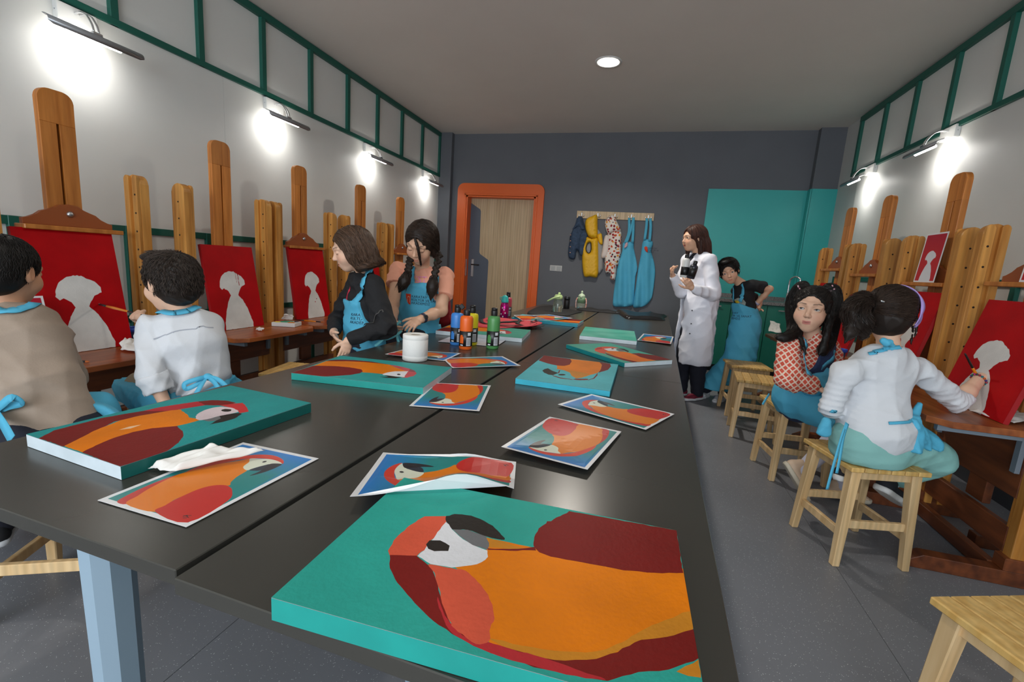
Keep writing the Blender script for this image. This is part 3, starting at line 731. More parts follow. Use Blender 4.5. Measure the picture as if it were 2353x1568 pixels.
  ('grayp', 0, [(0.684,0.65),(0.806,0.651),(0.747,0.551),(0.667,0.512),(0.592,0.526)]),
  ('blackp', 0, [(0.779,0.683),(0.855,0.638),(0.789,0.503),(0.702,0.465),(0.759,0.574)]),
  ('blackp', 0, [(0.654,0.662),(0.631,0.646),(0.605,0.638),(0.587,0.639),(0.583,0.65),(0.595,0.666),(0.619,0.681),(0.646,0.69),(0.664,0.689),(0.667,0.678)]),
 ],
}
PAL = dict(pwing=srgb(200, 40, 34), red=srgb(214, 62, 42), dred=srgb(196, 40, 32), orange=srgb(228, 124, 4), orange2=srgb(226, 116, 28), wing=srgb(122, 26, 22), face=srgb(222, 226, 206),
           black=srgb(38, 36, 42), slate=srgb(44, 50, 62), ochre=srgb(204, 132, 34), salmon=srgb(214, 88, 62), crimson=srgb(184, 44, 50), blackp=srgb(44, 38, 34), grayp=srgb(112, 112, 114),
           whitep=srgb(222, 222, 226), red2=srgb(198, 52, 54), pinkw=srgb(220, 202, 206), peach=srgb(236, 196, 160), pink=srgb(196, 78, 84), mauve=srgb(140, 66, 74), white=srgb(232, 232, 234),
           cred=srgb(168, 14, 24), cwhite=srgb(222, 220, 216), pencil=srgb(120, 120, 120))
def inside(poly, P):
    poly = np.asarray(poly); x, y = P[:, 0], P[:, 1]; c = np.zeros(len(P), bool)
    j = len(poly) - 1
    for i in range(len(poly)):
        xi, yi = poly[i]; xj, yj = poly[j]
        cond = ((yi > y) != (yj > y)) & (x < (xj - xi)*(y - yi)/((yj - yi) if abs(yj - yi) > 1e-12 else 1e-12) + xi)
        c ^= cond; j = i
    return c
def jitter_poly(p, amt, rng):
    out = []
    n = len(p)
    for i in range(n):
        a = np.array(p[i]); b = np.array(p[(i+1) % n]); L = np.linalg.norm(b - a)
        k = max(1, int(L/.02)); d = (b - a)/(L + 1e-9); nn = np.array([-d[1], d[0]])
        for q in range(k):
            out.append(tuple(a + (b - a)*q/k + nn*rng.normal(0, amt)))
    return out
def picture(name, shapes, bg, m, parent, place, grid=(14, 20), rag=0.0, seed=1, bgfun=None, two_sided=None):
    """flat image in the unit square: every shape keeps real edges in the mesh; place(u, v) -> xyz"""
    rng = np.random.default_rng(seed)
    V, E = [], []
    def add_loop(p):
        k = len(V); V.extend([Vector((float(np.clip(a, 0, 1)), float(np.clip(b, 0, 1)))) for a, b in p])
        E.extend([(k+i, k+(i+1) % len(p)) for i in range(len(p))])
    gx, gy = grid
    add_loop([(i/gx, 0) for i in range(gx)] + [(1, j/gy) for j in range(gy)] + [(1-i/gx, 1) for i in range(gx)] + [(0, 1-j/gy) for j in range(gy)])
    for i in range(1, gx):
        for j in range(1, gy): V.append(Vector((i/gx + rng.uniform(-.004, .004), j/gy + rng.uniform(-.004, .004))))
    polys = []
    for c, sm, p in shapes:
        if sm: p = [tuple(x) for x in closed_smooth(p, 4)]
        if rag: p = jitter_poly(p, rag, rng)
        p = [(min(1, max(0, a)), min(1, max(0, b))) for a, b in p]
        polys.append((c, p)); add_loop(p)
    vs_, es_, fs_, _, _, _ = delaunay_2d_cdt(V, E, [], 0, 1e-5)
    P2 = np.array([(v.x, v.y) for v in vs_]); F = [f for f in fs_ if len(f) == 3]
    F = np.array(F)
    cen = P2[F].mean(axis=1)
    keep = (cen > 0).all(1) & (cen < 1).all(1); F = F[keep]; cen = cen[keep]
    a = P2[F[:, 1]] - P2[F[:, 0]]; b = P2[F[:, 2]] - P2[F[:, 0]]
    fl = (a[:, 0]*b[:, 1] - a[:, 1]*b[:, 0]) < 0
    F[fl] = F[fl][:, ::-1]
    idx = np.full(len(F), -1)
    for k, (c, p) in enumerate(polys): idx[inside(p, cen)] = k
    cols = np.zeros((len(F), 3, 4), np.float32); cols[..., 3] = 1
    for t in range(len(F)):
        k = idx[t]; c = bg if k < 0 else polys[k][0]
        for q in range(3):
            u, v = P2[F[t, q]]
            if c == 'tealbg': w = float(np.clip((v - .62)/.36, 0, 1)); col = np.array(srgb(30, 132, 130))*(1-w) + np.array(srgb(38, 124, 206))*w
            elif callable(c): col = c(u, v)
            else: col = PAL[c] if isinstance(c, str) else c
            cols[t, q, :3] = col[:3]
    verts = [place(u, v) for u, v in P2]
    faces = F.tolist()
    me = bpy.data.meshes.new(name)
    me.from_pydata([tuple(map(float, x)) for x in verts], [], [tuple(map(int, f)) for f in faces]); me.update()
    ca = me.color_attributes.new('Col', 'FLOAT_COLOR', 'CORNER')
    ca.data.foreach_set('color', cols.reshape(-1))
    return link_mesh(name, me, m, parent, False)
PRINTM = mat('glossy_print', (.8, .8, .8), rough=.32, attr='Col', spec=.5)
PAINTM = mat('acrylic_paint', (.8, .8, .8), rough=.5, spec=.14, attr='Col', noise=.16, nscale=7, bump=.08, bscale=120)
CANV = mat('raw_canvas', srgb(226, 230, 234), rough=.7)

def flat_canvas(corners, zc, pic, bg, sides, label, rag=.0013, seed=1, grp='painted canvases lying on the table', zb=ZT):
    """corners BL, BR, TR, TL on plane z = zc"""
    P = np.array([onz(u, v, zc)[:2] for u, v in corners])
    c = P.mean(0)
    ex = (P[1]-P[0]) + (P[2]-P[3]); ey = (P[3]-P[0]) + (P[2]-P[1])
    W = .5*(np.linalg.norm(P[1]-P[0]) + np.linalg.norm(P[2]-P[3])); H = .5*(np.linalg.norm(P[3]-P[0]) + np.linalg.norm(P[2]-P[1]))
    a = math.atan2(ex[1], ex[0]); a2 = math.atan2(ey[1], ey[0]) - math.pi/2
    d = (a2 - a + math.pi) % (2*math.pi) - math.pi
    a += d*.5
    t = thing('painted_canvas', (c[0], c[1], zb), a, label=label, cat='canvas', group=grp)
    h = zc - zb
    bm = bmesh.new()
    vs_ = [bm.verts.new((sx*W/2, sy*H/2, z)) for z in (.001, h) for sx, sy in ((-1, -1), (1, -1), (1, 1), (-1, 1))]
    cols = [mat('canvas_side_%02x%02x%02x' % tuple(int(255*min(1, q)) for q in s), s, rough=.55, noise=.12, nscale=14) for s in sides]
    ml = [CANV]
    for m_ in cols:
        if m_ not in ml: ml.append(m_)
    bm.faces.new((vs_[3], vs_[2], vs_[1], vs_[0])); bm.faces.new(vs_[4:])
    for i in range(4):
        f = bm.faces.new((vs_[i], vs_[(i+1) % 4], vs_[4+(i+1) % 4], vs_[4+i])); f.material_index = ml.index(cols[i])
    bm_obj('stretched_canvas', bm, ml, t)
    picture('painting', pic, bg, PAINTM, t, lambda u, v: ((u-.5)*W, (v-.5)*H, h+.0008), grid=(10, 14), rag=rag, seed=seed)
    return t
tealA, tealB, cyanD = srgb(46, 162, 148), srgb(36, 146, 146), srgb(84, 182, 192)
tA, tB, tD, wS = srgb(22, 156, 146), srgb(10, 104, 98), srgb(48, 176, 200), srgb(214, 226, 232)
flat_canvas([(1618, 1654), (1559, 1215), (927, 1104), (616, 1376)], .752, PICS['A'], tealA, [tA, tA, tA, tA], 'largest parrot canvas in the foreground, teal ground with a dark-headed orange bird', seed=3)
flat_canvas([(48, 998), (281, 1071), (719, 926), (533, 889)], .748, PICS['B'], tealB, [wS, tB, tB, tB], 'parrot canvas at the left table corner with a white unpainted near edge', seed=4)
flat_canvas([(783, 819), (661.6, 859), (970, 889), (1043, 844.5)], .745, PICS['C'], srgb(52, 156, 154), [tA, tA, wS, tA], 'parrot canvas beside the paper roll, its bird facing the viewer upside down', seed=5)
flat_canvas([(1426.6, 838), (1254.5, 819), (1176.7, 870), (1394.7, 897.6)], .742, PICS['D'], cyanD, [tD, tD, tD, tD], 'unfinished parrot canvas on a light cyan ground with an outlined head', seed=6)
flat_canvas([(1430, 833.5), (1559, 828.5), (1394, 790), (1301, 791.5)], .742, PICS['E'], srgb(76, 168, 150), [wS, tA, tA, srgb(10, 132, 136)], 'parrot canvas lying askew at the right table edge with a white near edge', seed=7)
def plain_teal(u, v):
    k = .5+.5*math.sin(7*u+2*math.sin(5*v))*math.sin(9*v+3*u)
    return np.array(srgb(70, 178, 156))*(1-k*.5) + np.array(srgb(140, 206, 190))*(k*.5)
fc = flat_canvas([(1323.6, 772), (1456.8, 783), (1462.4, 762), (1351.6, 752)], .745, [], plain_teal, [wS, tA, wS, wS], 'small canvas covered only in streaky teal paint, drips on its white edge', seed=8)
bm = bmesh.new(); rng = random.Random(4)
for k in range(9):
    x = rng.uniform(-.17, .17); w = rng.uniform(.004, .012)
    add_box(bm, x-w, x+w, -.2463-.0012, -.2463+.004, .0255-rng.uniform(.006, .022), .0255)
bm_obj('paint_drip', bm, mat('teal_drip', srgb(60, 172, 150), rough=.4), fc)
flat_canvas([(1040, 742), (1006, 761), (1193, 776.6), (1225, 760)], .745, PICS['C'], srgb(76, 166, 146), [wS, wS, wS, wS], 'parrot canvas with white edges behind the paint bottles', seed=9)
flat_canvas([(1323.6, 744), (1345, 737.6), (1200, 722), (1176, 731)], .745, PICS['E'], srgb(60, 172, 180), [wS, tD, tD, srgb(40, 160, 184)], 'far parrot canvas with two prints lying on top', seed=10)

# glossy A4 prints, slightly curled
PB = [('tealbg', 0, [(.045, .034), (.955, .034), (.955, .966), (.045, .966)])] + PICS['PRINT'][1:]
def sig(cx, cy, s):
    rng = random.Random(7); out = []
    for k in range(7):
        x = cx + rng.uniform(-s, s); y = cy + rng.uniform(-s*.5, s*.5); a = rng.uniform(0, 3.1); L = s*.45; w = s*.07
        dx, dy = math.cos(a)*L, math.sin(a)*L*.8
        out.append(('black', 0, [(x-dx-dy*.2, y-dy+w), (x+dx-dy*.2, y+dy+w), (x+dx+dy*.2, y+dy-w), (x-dx+dy*.2, y-dy-w)]))
    return out
PB = PB + sig(.875, .075, .035)
def paper(name, corners, label, cat, grp, shapes=PB, bg='white', curl=None, m=PRINTM, grid=(12, 16), z0=ZT+.0025):
    """corners BL, BR, TR, TL = (u, v, lift)"""
    P = [onz(u, v, z0 + l) for u, v, l in corners]
    c = np.mean(P, axis=0); base = np.array([c[0], c[1], z0 - .0025])
    t = thing(name, tuple(base), 0, label=label, cat=cat, group=grp)
    def place(u, v, dz=0.0):
        p = (P[0]*(1-u) + P[1]*u)*(1-v) + (P[3]*(1-u) + P[2]*u)*v
        # corners carry the lift; inside it sags back to the table
        lift = p[2] - z0
        k = max(abs(2*u-1), abs(2*v-1))**1.5
        z = z0 + lift*k + (curl(u, v) if curl else 0)
        return (p[0]-base[0], p[1]-base[1], max(z, z0) - base[2] + dz)
    o = picture('printed_sheet' if shapes else 'sheet', shapes, bg, m, t, place, grid=grid)
    sol = o.modifiers.new('thickness', 'SOLIDIFY'); sol.thickness = .0005; sol.offset = -1
    return t
GP = 'glossy parrot prints scattered on the table'
paper('parrot_print', [(224, 1150, 0), (428, 1211.7, 0), (732.6, 1053.8, 0), (558.6, 1017, 0)], 'parrot print at the left front, partly covered by a crumpled tissue', 'print', GP)
paper('parrot_print', [(1179, 1150, .004), (1186, 1062, .0), (880.5, 1040, .0), (804, 1144, .028)], 'parrot print overlapping the far edge of the largest canvas', 'print', GP, z0=ZT+.003,
      curl=lambda u, v: .040*max(0, 1-u*2.2)**.5*math.exp(-((v-.3)/.42)**2) + .012*math.exp(-((v-.36)/.2)**2))
paper('parrot_print', [(1428, 992, .004), (1263, 958, 0), (1151.6, 1027, .016), (1350, 1079.5, .012)], 'square-on parrot print in the middle of the right table, signature turned away', 'print', GP)
paper('parrot_print', [(1484, 987.7, .003), (1550, 951.6, .003), (1358.6, 906, .006), (1282, 929.5, .006)], 'parrot print near the right table edge, below the cyan canvas', 'print', GP)
paper('parrot_print', [(1128, 886, 0), (999, 880, 0), (940, 933, 0), (1101.5, 945, .003)], 'parrot print lying across the table seam in front of the canvas by the paper roll', 'print', GP)
paper('parrot_print', [(1016, 823, 0), (1040, 846, .0), (1196.5, 840.5, .008), (1155, 819, .004)], 'parrot print lying lengthwise between the orange bottle and the seam', 'print', GP)
paper('parrot_print', [(925, 804, 0), (885, 814, .012), (1021, 829.6, 0), (1059, 812, .004)], 'parrot print half hidden behind the paper roll', 'print', GP)
paper('parrot_print', [(1464, 782, .002), (1542, 790.6, .01), (1548, 774, .008), (1478, 767, .012)], 'parrot print with curled edges beside the plain teal canvas', 'print', GP)
paper('parrot_print', [(1180, 724.5, .012), (1200, 736.5, .0), (1262, 736, .0), (1232, 724, .004)], 'left of two prints on the far parrot canvas', 'print', GP, z0=ZT+.028)
paper('parrot_print', [(1222, 724.5, .01), (1262, 736.5, .0), (1316, 731.5, .012), (1262, 723, .002)], 'right of two prints on the far parrot canvas', 'print', GP, z0=ZT+.0288)
paper('plastic_sleeve', [(1006, 785, .002), (1140, 797, 0), (1165, 780, .004), (1045, 770, 0)], 'clear plastic sleeve of papers under the paint bottles', 'sleeve', None, shapes=[], bg=srgb(206, 208, 220), m=mat('plastic_film', (.8, .8, .8), rough=.15, attr='Col', noise=.2, nscale=20))

# ================================================================== TISSUES
TISS = mat('tissue_paper', srgb(232, 228, 222), rough=.85)
def crumple(name, corners, label, seed, amp=.02, n=26, cat='tissue', m=TISS, base=None, grp=None):
    """sheet between four 3-D corners with folds and a ragged outline"""
    rng = np.random.default_rng(seed)
    P = [np.array(c, float) for c in corners]
    b = np.array([np.mean([p[0] for p in P]), np.mean([p[1] for p in P]), min(p[2] for p in P) - .002]) if base is None else np.array(base, float)
    t = thing(name, tuple(b), 0, label=label, cat=cat, group=grp)
    W = [(rng.uniform(4, 14), rng.uniform(0, 6.28), rng.uniform(0, 6.28), rng.uniform(.3, 1)) for _ in range(7)]
    vs_, fs = [], []
    for j in range(n+1):
        for i in range(n+1):
            u, v = i/n, j/n
            p = (P[0]*(1-u) + P[1]*u)*(1-v) + (P[3]*(1-u) + P[2]*u)*v
            h = 0
            for fq, a, ph, w in W: h += w*abs(math.sin(fq*(u*math.cos(a) + v*math.sin(a)) + ph + .8*math.sin(3*u+ph)))
            h = h/len(W)
            edge = min(u, 1-u, v, 1-v)
            ed = .03*math.sin(9*u+seed)*math.sin(7*v+2*seed)
            p = p + np.array([ed*.2, ed*.2, amp*h*min(1, .35+edge*6)])
            vs_.append(p - b)
    for j in range(n):
        for i in range(n): fs.append((j*(n+1)+i, j*(n+1)+i+1, (j+1)*(n+1)+i+1, (j+1)*(n+1)+i))
    o = pyd('sheet', vs_, fs, m, t, True)
    sol = o.modifiers.new('thickness', 'SOLIDIFY'); sol.thickness = .0012
    return t
zz = ZT+.004
crumple('tissue', [onz(340, 1080, zz), onz(402, 1090, zz), onz(612, 1040, zz+.012), onz(480, 1030, zz+.025)], 'crumpled tissue across the left front parrot print', 3, .034)

# ================================================================== PAPER ROLL, PAINT BOTTLES, DRINKING BOTTLES
rp = onz(946, 830, ZT)
t = thing('paper_roll', (rp[0], rp[1]+.03, ZT), 0, label='white kitchen paper roll standing behind the left parrot canvas', cat='paper roll')
ROLLM = mat('roll_paper', srgb(236, 234, 230), rough=.85, bump=.12, bscale=90)
lathe('roll', [(.022, .002), (.054, .001), (.0565, .004), (.0565, .022), (.0555, .024), (.0565, .026), (.0565, .096), (.0555, .098), (.0565, .1), (.0565, .116), (.0545, .1185), (.024, .1185), (.022, .115), (.022, .01)], ROLLM, t, 40, caps=False)
lathe('cardboard_core', [(.0195, .003), (.0222, .003), (.0222, .1165), (.0195, .1165), (.0195, .003)], mat('cardboard', srgb(170, 160, 148), rough=.8), t, 28, caps=False)
LBL = mat('black_label', srgb(24, 24, 26), rough=.35)
LWH = mat('label_white', srgb(214, 216, 220), rough=.4)
LGR = mat('label_grey', srgb(130, 132, 136), rough=.4)
def arc_patch(name, R, a0, a1, z0, z1, m, parent, n=6):
    vs_, fs = [], []
    for k in range(n+1):
        a = a0 + (a1-a0)*k/n
        for z in (z0, z1):
            vs_.append((R*math.cos(a), R*math.sin(a), z))
    for k in range(n): fs.append((2*k, 2*k+2, 2*k+3, 2*k+1))
    return pyd(name, vs_, fs, m, parent, True)
def paint_bottle(u, v, col, label, face=-1.35, flip=False, r=.0345, h=.178, lab=True, name='paint_bottle'):
    p = onz(u, v, ZT)
    d = np.array([p[0], p[1]]); d = d/np.linalg.norm(d)
    t = thing(name, (p[0]+d[0]*r, p[1]+d[1]*r, ZT), 0, label=label, cat='paint bottle', group='plastic acrylic paint bottles')
    m = mat('paint_' + '%02x%02x%02x' % tuple(int(255*c) for c in col), col, rough=.34)
    b = lathe('bottle', [(r*.9, 0), (r, .006), (r, h-.022), (r*.97, h-.012), (r*.86, h-.004), (r*.5, h), (r*.44, h+.004)], m, t, 28)
    if lab:
        lb = lathe('label', [(r+.0003, .018), (r+.0006, .0182), (r+.0006, .098), (r+.0003, .0982)], LBL, t, 28, caps=False)
        arc_patch('label_block', r+.001, face+.25, face+.95, .022, .066, LWH, lb)
        for k in range(9): arc_patch('label_bar', r+.0013, face+.30+.065*k, face+.325+.065*k+.012*(k % 3), .026, .062, LGR, lb, 2)
        arc_patch('label_block', r+.001, face+.42, face+.92, .076, .092, LWH, lb)
        arc_patch('label_colour', r+.001, face-.85, face-.2, .034, .07, m, lb)
        arc_patch('label_colour', r+.001, face-.75, face-.35, .07, .078, m, lb)
        arc_patch('label_block', r+.0012, face-.7, face-.25, .021, .028, LWH, lb)
    c = lathe('cap', [(.0165, h), (.0175, h+.003), (.0175, h+.026), (.0165, h+.03), (.012, h+.0315)], BLACKP, t, 20)
    if flip: box('flip_lid', -.012, .012, -.004, .004, 0, .028, BLACKP, c, bevel=.003, loc=(-.02, 0, h+.034), rot=(0, -.8, 0))
    else: lathe('cap_lid', [(.0165, h+.031), (.0168, h+.04), (.013, h+.044)], BLACKP, c, 20)
    return t
paint_bottle(1048, 795, srgb(66, 136, 214), 'blue paint bottle, leftmost of the group')
paint_bottle(1069, 805, srgb(240, 106, 34), 'orange paint bottle with its black lid flipped open', flip=True)
yb_ = paint_bottle(1082, 795, srgb(240, 222, 40), 'yellow paint bottle behind the orange one')
lathe('yellow_spout', [(.006, .205), (.009, .207), (.009, .213), (.004, .215), (.004, .222)], mat('paint_f0de28', (0, 0, 0)), yb_, 12)
paint_bottle(1131, 803.5, srgb(82, 148, 84), 'green paint bottle, rightmost of the near group')
paint_bottle(1165, 732, srgb(196, 78, 96), 'pink paint bottle behind the magenta drinking flask', r=.033)
def drinking(name, u, v, label):
    p = onz(u, v, ZT); return thing(name, (p[0], p[1]+.035, ZT), 0, label=label, cat='bottle')
t = drinking('drinking_flask', 1154.5, 738, 'magenta metal drinking flask with a turquoise cap')
lathe('flask', [(.03, 0), (.034, .004), (.035, .1), (.033, .125), (.026, .145), (.022, .15)], mat('magenta_metal', srgb(176, 24, 122), rough=.25, metal=.6), t, 28)
cp = lathe('cap', [(.027, .148), (.03, .15), (.03, .165), (.026, .17), (.027, .185), (.02, .2), (.008, .207)], mat('turquoise_plastic', srgb(52, 186, 178), rough=.4), t, 24)
tube('cap_loop', [(-.024, 0, .168), (-.042, 0, .172), (-.044, 0, .184), (-.026, 0, .19)], .0035, mat('turquoise_plastic', (0, 0, 0)), cp, 8)
for k, (a, z) in enumerate(((-1.9, .1), (-1.5, .085), (-1.2, .06), (-2.2, .05), (-1.7, .03))): arc_patch('sticker', .0357, a, a+.28, z, z+.012, LWH, t, 3)
CLEARG = mat('clear_plastic', srgb(214, 226, 210), rough=.06, trans=.85, spec=.5)
PALEGR = mat('pale_green_plastic', srgb(190, 214, 150), rough=.4)
t = drinking('water_bottle', 1279, 719, 'clear water bottle with a pale green lid and carrying handle')
lathe('bottle', [(.045, 0), (.05, .006), (.05, .08), (.045, .11), (.038, .13), (.038, .14)], CLEARG, t, 28)
cp = lathe('lid', [(.041, .138), (.043, .142), (.043, .168), (.034, .178), (.034, .182)], PALEGR, t, 28)
tube('lid_spout', [(.0, 0, .175), (.01, 0, .205)], .012, PALEGR, cp, 12)
tube('carry_handle', bezier([(.02, -.035, .165), (-.03, -.055, .152), (-.09, -.05, .118), (-.1, -.02, .112), (-.06, .02, .14), (-.01, .04, .166)], 6), .008, PALEGR, t, 10)
t = drinking('thermos_cup', 1300, 712, 'small black thermos cup behind the clear water bottle')
t.location = (t.location[0]-.0, min(t.location[1], 5.3), ZT)
lathe('cup', [(.03, 0), (.033, .005), (.033, .1), (.03, .11)], BLACKP, t, 24)
lathe('lid', [(.033, .11), (.035, .115), (.035, .14), (.03, .145)], mat('dark_steel', srgb(60, 62, 66), rough=.3, metal=.7), t, 24)
t = drinking('kids_bottle', 1339, 708, 'green dome-topped children bottle with clear base and straps')
SAGE = mat('sage_plastic', srgb(126, 158, 122), rough=.45)
t.location = (t.location[0], min(t.location[1], 5.28), ZT)
lathe('base', [(.042, 0), (.046, .004), (.046, .07)], CLEARG, t, 28)
lathe('body', [(.046, .07), (.046, .12), (.043, .14)], SAGE, t, 28)
cp = lathe('dome', [(.043, .14), (.038, .158), (.026, .172), (.012, .178), (.01, .186), (.013, .192), (.012, .205), (.005, .211)], mat('pale_sage', srgb(190, 208, 178), rough=.4), t, 28)
lathe('button', [(.014, 0), (.014, .004), (.01, .007)], mat('pale_sage', (0, 0, 0)), t, 16, loc=(0, -.044, .145), rot=(math.radians(90), 0, 0))
for s in (-1, 1): tube('strap', bezier([(s*.046, 0, .13), (s*.058, -.01, .1), (s*.06, -.012, .05), (s*.055, -.014, .012)], 5), .009, mat('floral_strap', srgb(226, 212, 206), rough=.7, noise=.5, nscale=60, color2=srgb(210, 120, 90)), t, 8, flat=.4)
tube('strap', bezier([(.055, -.014, .012), (.1, -.03, .008), (.16, .0, .012), (.2, .03, .006)], 5), .012, mat('floral_strap', (0, 0, 0)), t, 8, flat=.3)

# ================================================================== CLOTH RELIEFS (bags, hanging garments)
def relief(name, outline, frame, depth, m, parent, folds=None, step=.02, smooth_n=3, back=0.0, holes=()):
    """filled outline swelling to `depth` away from its plane, closed at the back"""
    A, B, T, O = [np.array(f, float) for f in frame]
    out = [tuple(p) for p in (closed_smooth(outline, smooth_n) if smooth_n else outline)]
    hl = [[tuple(p) for p in closed_smooth(h, 3)] for h in holes]
    V, E = [], []
    for lp in [out] + hl:
        k = len(V); V += [Vector(p) for p in lp]; E += [(k+i, k+(i+1) % len(lp)) for i in range(len(lp))]
    arr = np.array(out); lo, hi = arr.min(0), arr.max(0)
    gx = np.arange(lo[0]+step/2, hi[0], step); gy = np.arange(lo[1]+step/2, hi[1], step)
    G = np.array([(x, y) for x in gx for y in gy]) if len(gx)*len(gy) else np.zeros((0, 2))
    rngl = np.random.default_rng(1)
    if len(G):
        G = G + rngl.uniform(-.15, .15, G.shape)*step
        ok = inside(out, G)
        for h in hl: ok &= ~inside(h, G)
        G = G[ok]
    def bdist(P):
        d = np.full(len(P), 1e9)
        for lp in [out] + hl:
            a = np.array(lp); b = np.roll(a, -1, 0)
            for i in range(len(a)):
                ab = b[i]-a[i]; tt = np.clip(((P-a[i])@ab)/(ab@ab+1e-12), 0, 1)
                d = np.minimum(d, np.linalg.norm(P-(a[i]+tt[:, None]*ab), axis=1))
        return d
    if len(G): G = G[bdist(G) > step*.35]
    V += [Vector(p) for p in G]
    vs_, _, fs_, _, _, _ = delaunay_2d_cdt(V, E, [], 0, 1e-6)
    P2 = np.array([(v.x, v.y) for v in vs_]); F = np.array([f for f in fs_ if len(f) == 3])
    cen = P2[F].mean(1); ok = inside(out, cen)
    for h in hl: ok &= ~inside(h, cen)
    F = F[ok]
    a = P2[F[:, 1]]-P2[F[:, 0]]; b = P2[F[:, 2]]-P2[F[:, 0]]; fl = (a[:, 0]*b[:, 1]-a[:, 1]*b[:, 0]) < 0; F[fl] = F[fl][:, ::-1]
    bd = bdist(P2); rim = min(.06, .35*min(hi-lo))
    pr = np.sqrt(np.clip(1-(1-np.clip(bd/rim, 0, 1))**2, 0, 1))
    h = depth*pr
    if folds is not None: h = h + np.array([folds(x, y) for x, y in P2])*np.clip(bd/.02, 0, 1)
    n = len(P2)
    front = O + P2[:, :1]*A + P2[:, 1:]*B + (back + .003 + h)[:, None]*T
    rear = O + P2[:, :1]*A + P2[:, 1:]*B + back*T
    faces = F.tolist() + (F[:, ::-1] + n).tolist()
    # rim
    from collections import Counter
    cnt = Counter()
    for f in F:
        for q in range(3): cnt[(f[q], f[(q+1) % 3])] += 1
    for (i, j) in list(cnt):
        if (j, i) not in cnt: faces.append((j, i, i+n, j+n))
    if np.dot(np.cross(A, B), T) < 0: faces = [f[::-1] for f in faces]
    return pyd(name, np.vstack([front, rear]), faces, m, parent, True)
def px_xy(pts, z, base):
    out = []
    for u, v in pts:
        p = onz(u, v, z); out.append((p[0]-base[0], p[1]-base[1]))
    return out
FL = (np.array([1, 0, 0]), np.array([0, 1, 0]), np.array([0, 0, 1]))
BAG = mat('black_fabric', srgb(24, 24, 26), rough=.75, bump=.2, bscale=90)
def z7(l): return [(900+x/3.565, 640+y/3.565) for x, y in l]
def z6b(l): return [(980+x/6.19, 660+y/6.19) for x, y in l]
def r8(l): return [(1380+x/6.535, 660+y/6.535) for x, y in l]
p0 = onz(1270, 715, ZT)
t = thing('black_bag', (p0[0], p0[1], ZT), 0, label='flat black bag under the clear water bottle on the far left table', cat='bag')
relief('bag_body', px_xy(z7([(1110, 288), (1180, 240), (1240, 226), (1330, 226), (1480, 256), (1560, 272), (1480, 294), (1440, 306), (1300, 296)]), ZT+.004, p0), (*FL, np.array([0, 0, .002])), .004, BAG, t, folds=lambda x, y: .003*math.sin(30*x+9*y), step=.06)
t.location.z = ZT
p1 = onz(1350, 712, ZT)
t = thing('black_bag', (p1[0], min(p1[1], 5.25), ZT), 0, label='black folded strap bag beside the green children bottle', cat='bag')
relief('bag_body', [(-.1, -.12), (.1, -.16), (.42, -.12), (.44, -.04), (.2, .05), (-.05, .1)], (*FL, np.array([0, 0, .002])), .02, BAG, t, folds=lambda x, y: .005*math.sin(35*x+9*y), step=.03)
p2 = onz(1475, 728, ZT)
t = thing('black_bag', (p2[0], p2[1], ZT), 0, label='folded black leather bag with steel studs on the far right table', cat='bag')
LEA = mat('black_leather', srgb(20, 20, 22), rough=.4)
o = relief('bag_body', px_xy(r8([(245, 345), (300, 330), (400, 362), (550, 392), (640, 395), (750, 375), (810, 392), (870, 415), (1000, 425), (960, 450), (970, 487), (850, 484), (700, 475), (520, 466), (400, 460), (340, 432), (250, 370)]), ZT+.012, p2), (*FL, np.array([0, 0, .001])), .028, LEA, t, folds=lambda x, y: .004*math.sin(25*x), step=.05)
for (u, v) in ((1418, 717), (1441, 727), (1494, 717)):
    q = onz(u, v, ZT+.035); lathe('stud', [(.007, 0), (.008, .002), (.004, .005)], CHROME, t, 10, loc=(q[0]-p2[0], q[1]-p2[1], .028))
p3 = onz(1160, 745, ZT)
t = thing('red_pouch', (p3[0], p3[1], ZT), 0, label='flat red pouch with black straps and buckles on the left table', cat='pouch')
relief('pouch', px_xy(z6b([(690, 505), (850, 432), (1010, 428), (1330, 462), (1600, 485), (1640, 512), (1500, 548), (1250, 562), (1050, 575), (690, 548)]), ZT+.034, p3), (*FL, np.array([0, 0, .028])), .006, mat('red_fabric', srgb(214, 66, 78), rough=.7), t, step=.06)
STRAP = mat('black_webbing', srgb(30, 28, 28), rough=.7)
def ribbon(name, pts, w, m, parent, th=.0015, up=(0, 0, 1)):
    P = bezier(pts, 5); n = len(P); vs_, fs = [], []
    up = np.array(up, float)
    for i in range(n):
        tt = P[min(i+1, n-1)]-P[max(i-1, 0)]; tt /= np.linalg.norm(tt)+1e-9
        s = np.cross(up, tt); s /= np.linalg.norm(s)+1e-9; nn = np.cross(tt, s)
        for a, b in ((-1, 0), (1, 0), (1, 1), (-1, 1)): vs_.append(P[i]+s*a*w/2+nn*b*th)
    for i in range(n-1):
        for k in range(4): fs.append((i*4+k, i*4+(k+1) % 4, (i+1)*4+(k+1) % 4, (i+1)*4+k))
    fs.append((3, 2, 1, 0)); fs.append(tuple((n-1)*4+k for k in range(4)))
    return pyd(name, vs_, fs, m, parent, True)
def lp(u, v, z, b): q = onz(u, v, z); return (q[0]-b[0], q[1]-b[1], z-ZT)
zs = ZT+.042
for pts in (((780, 460), (790, 500), (900, 520), (1150, 490), (1330, 500)), ((860, 470), (1100, 500), (1300, 480), (1500, 490), (1580, 470)), ((1040, 540), (1250, 545), (1450, 550), (1600, 560), (1660, 545)), ((1330, 470), (1300, 520), (1500, 560), (1560, 520))):
    ribbon('strap', [lp(*z6b([q])[0], zs-(.02 if q[0] > 1400 else 0), p3) for q in pts], .028, STRAP, t)
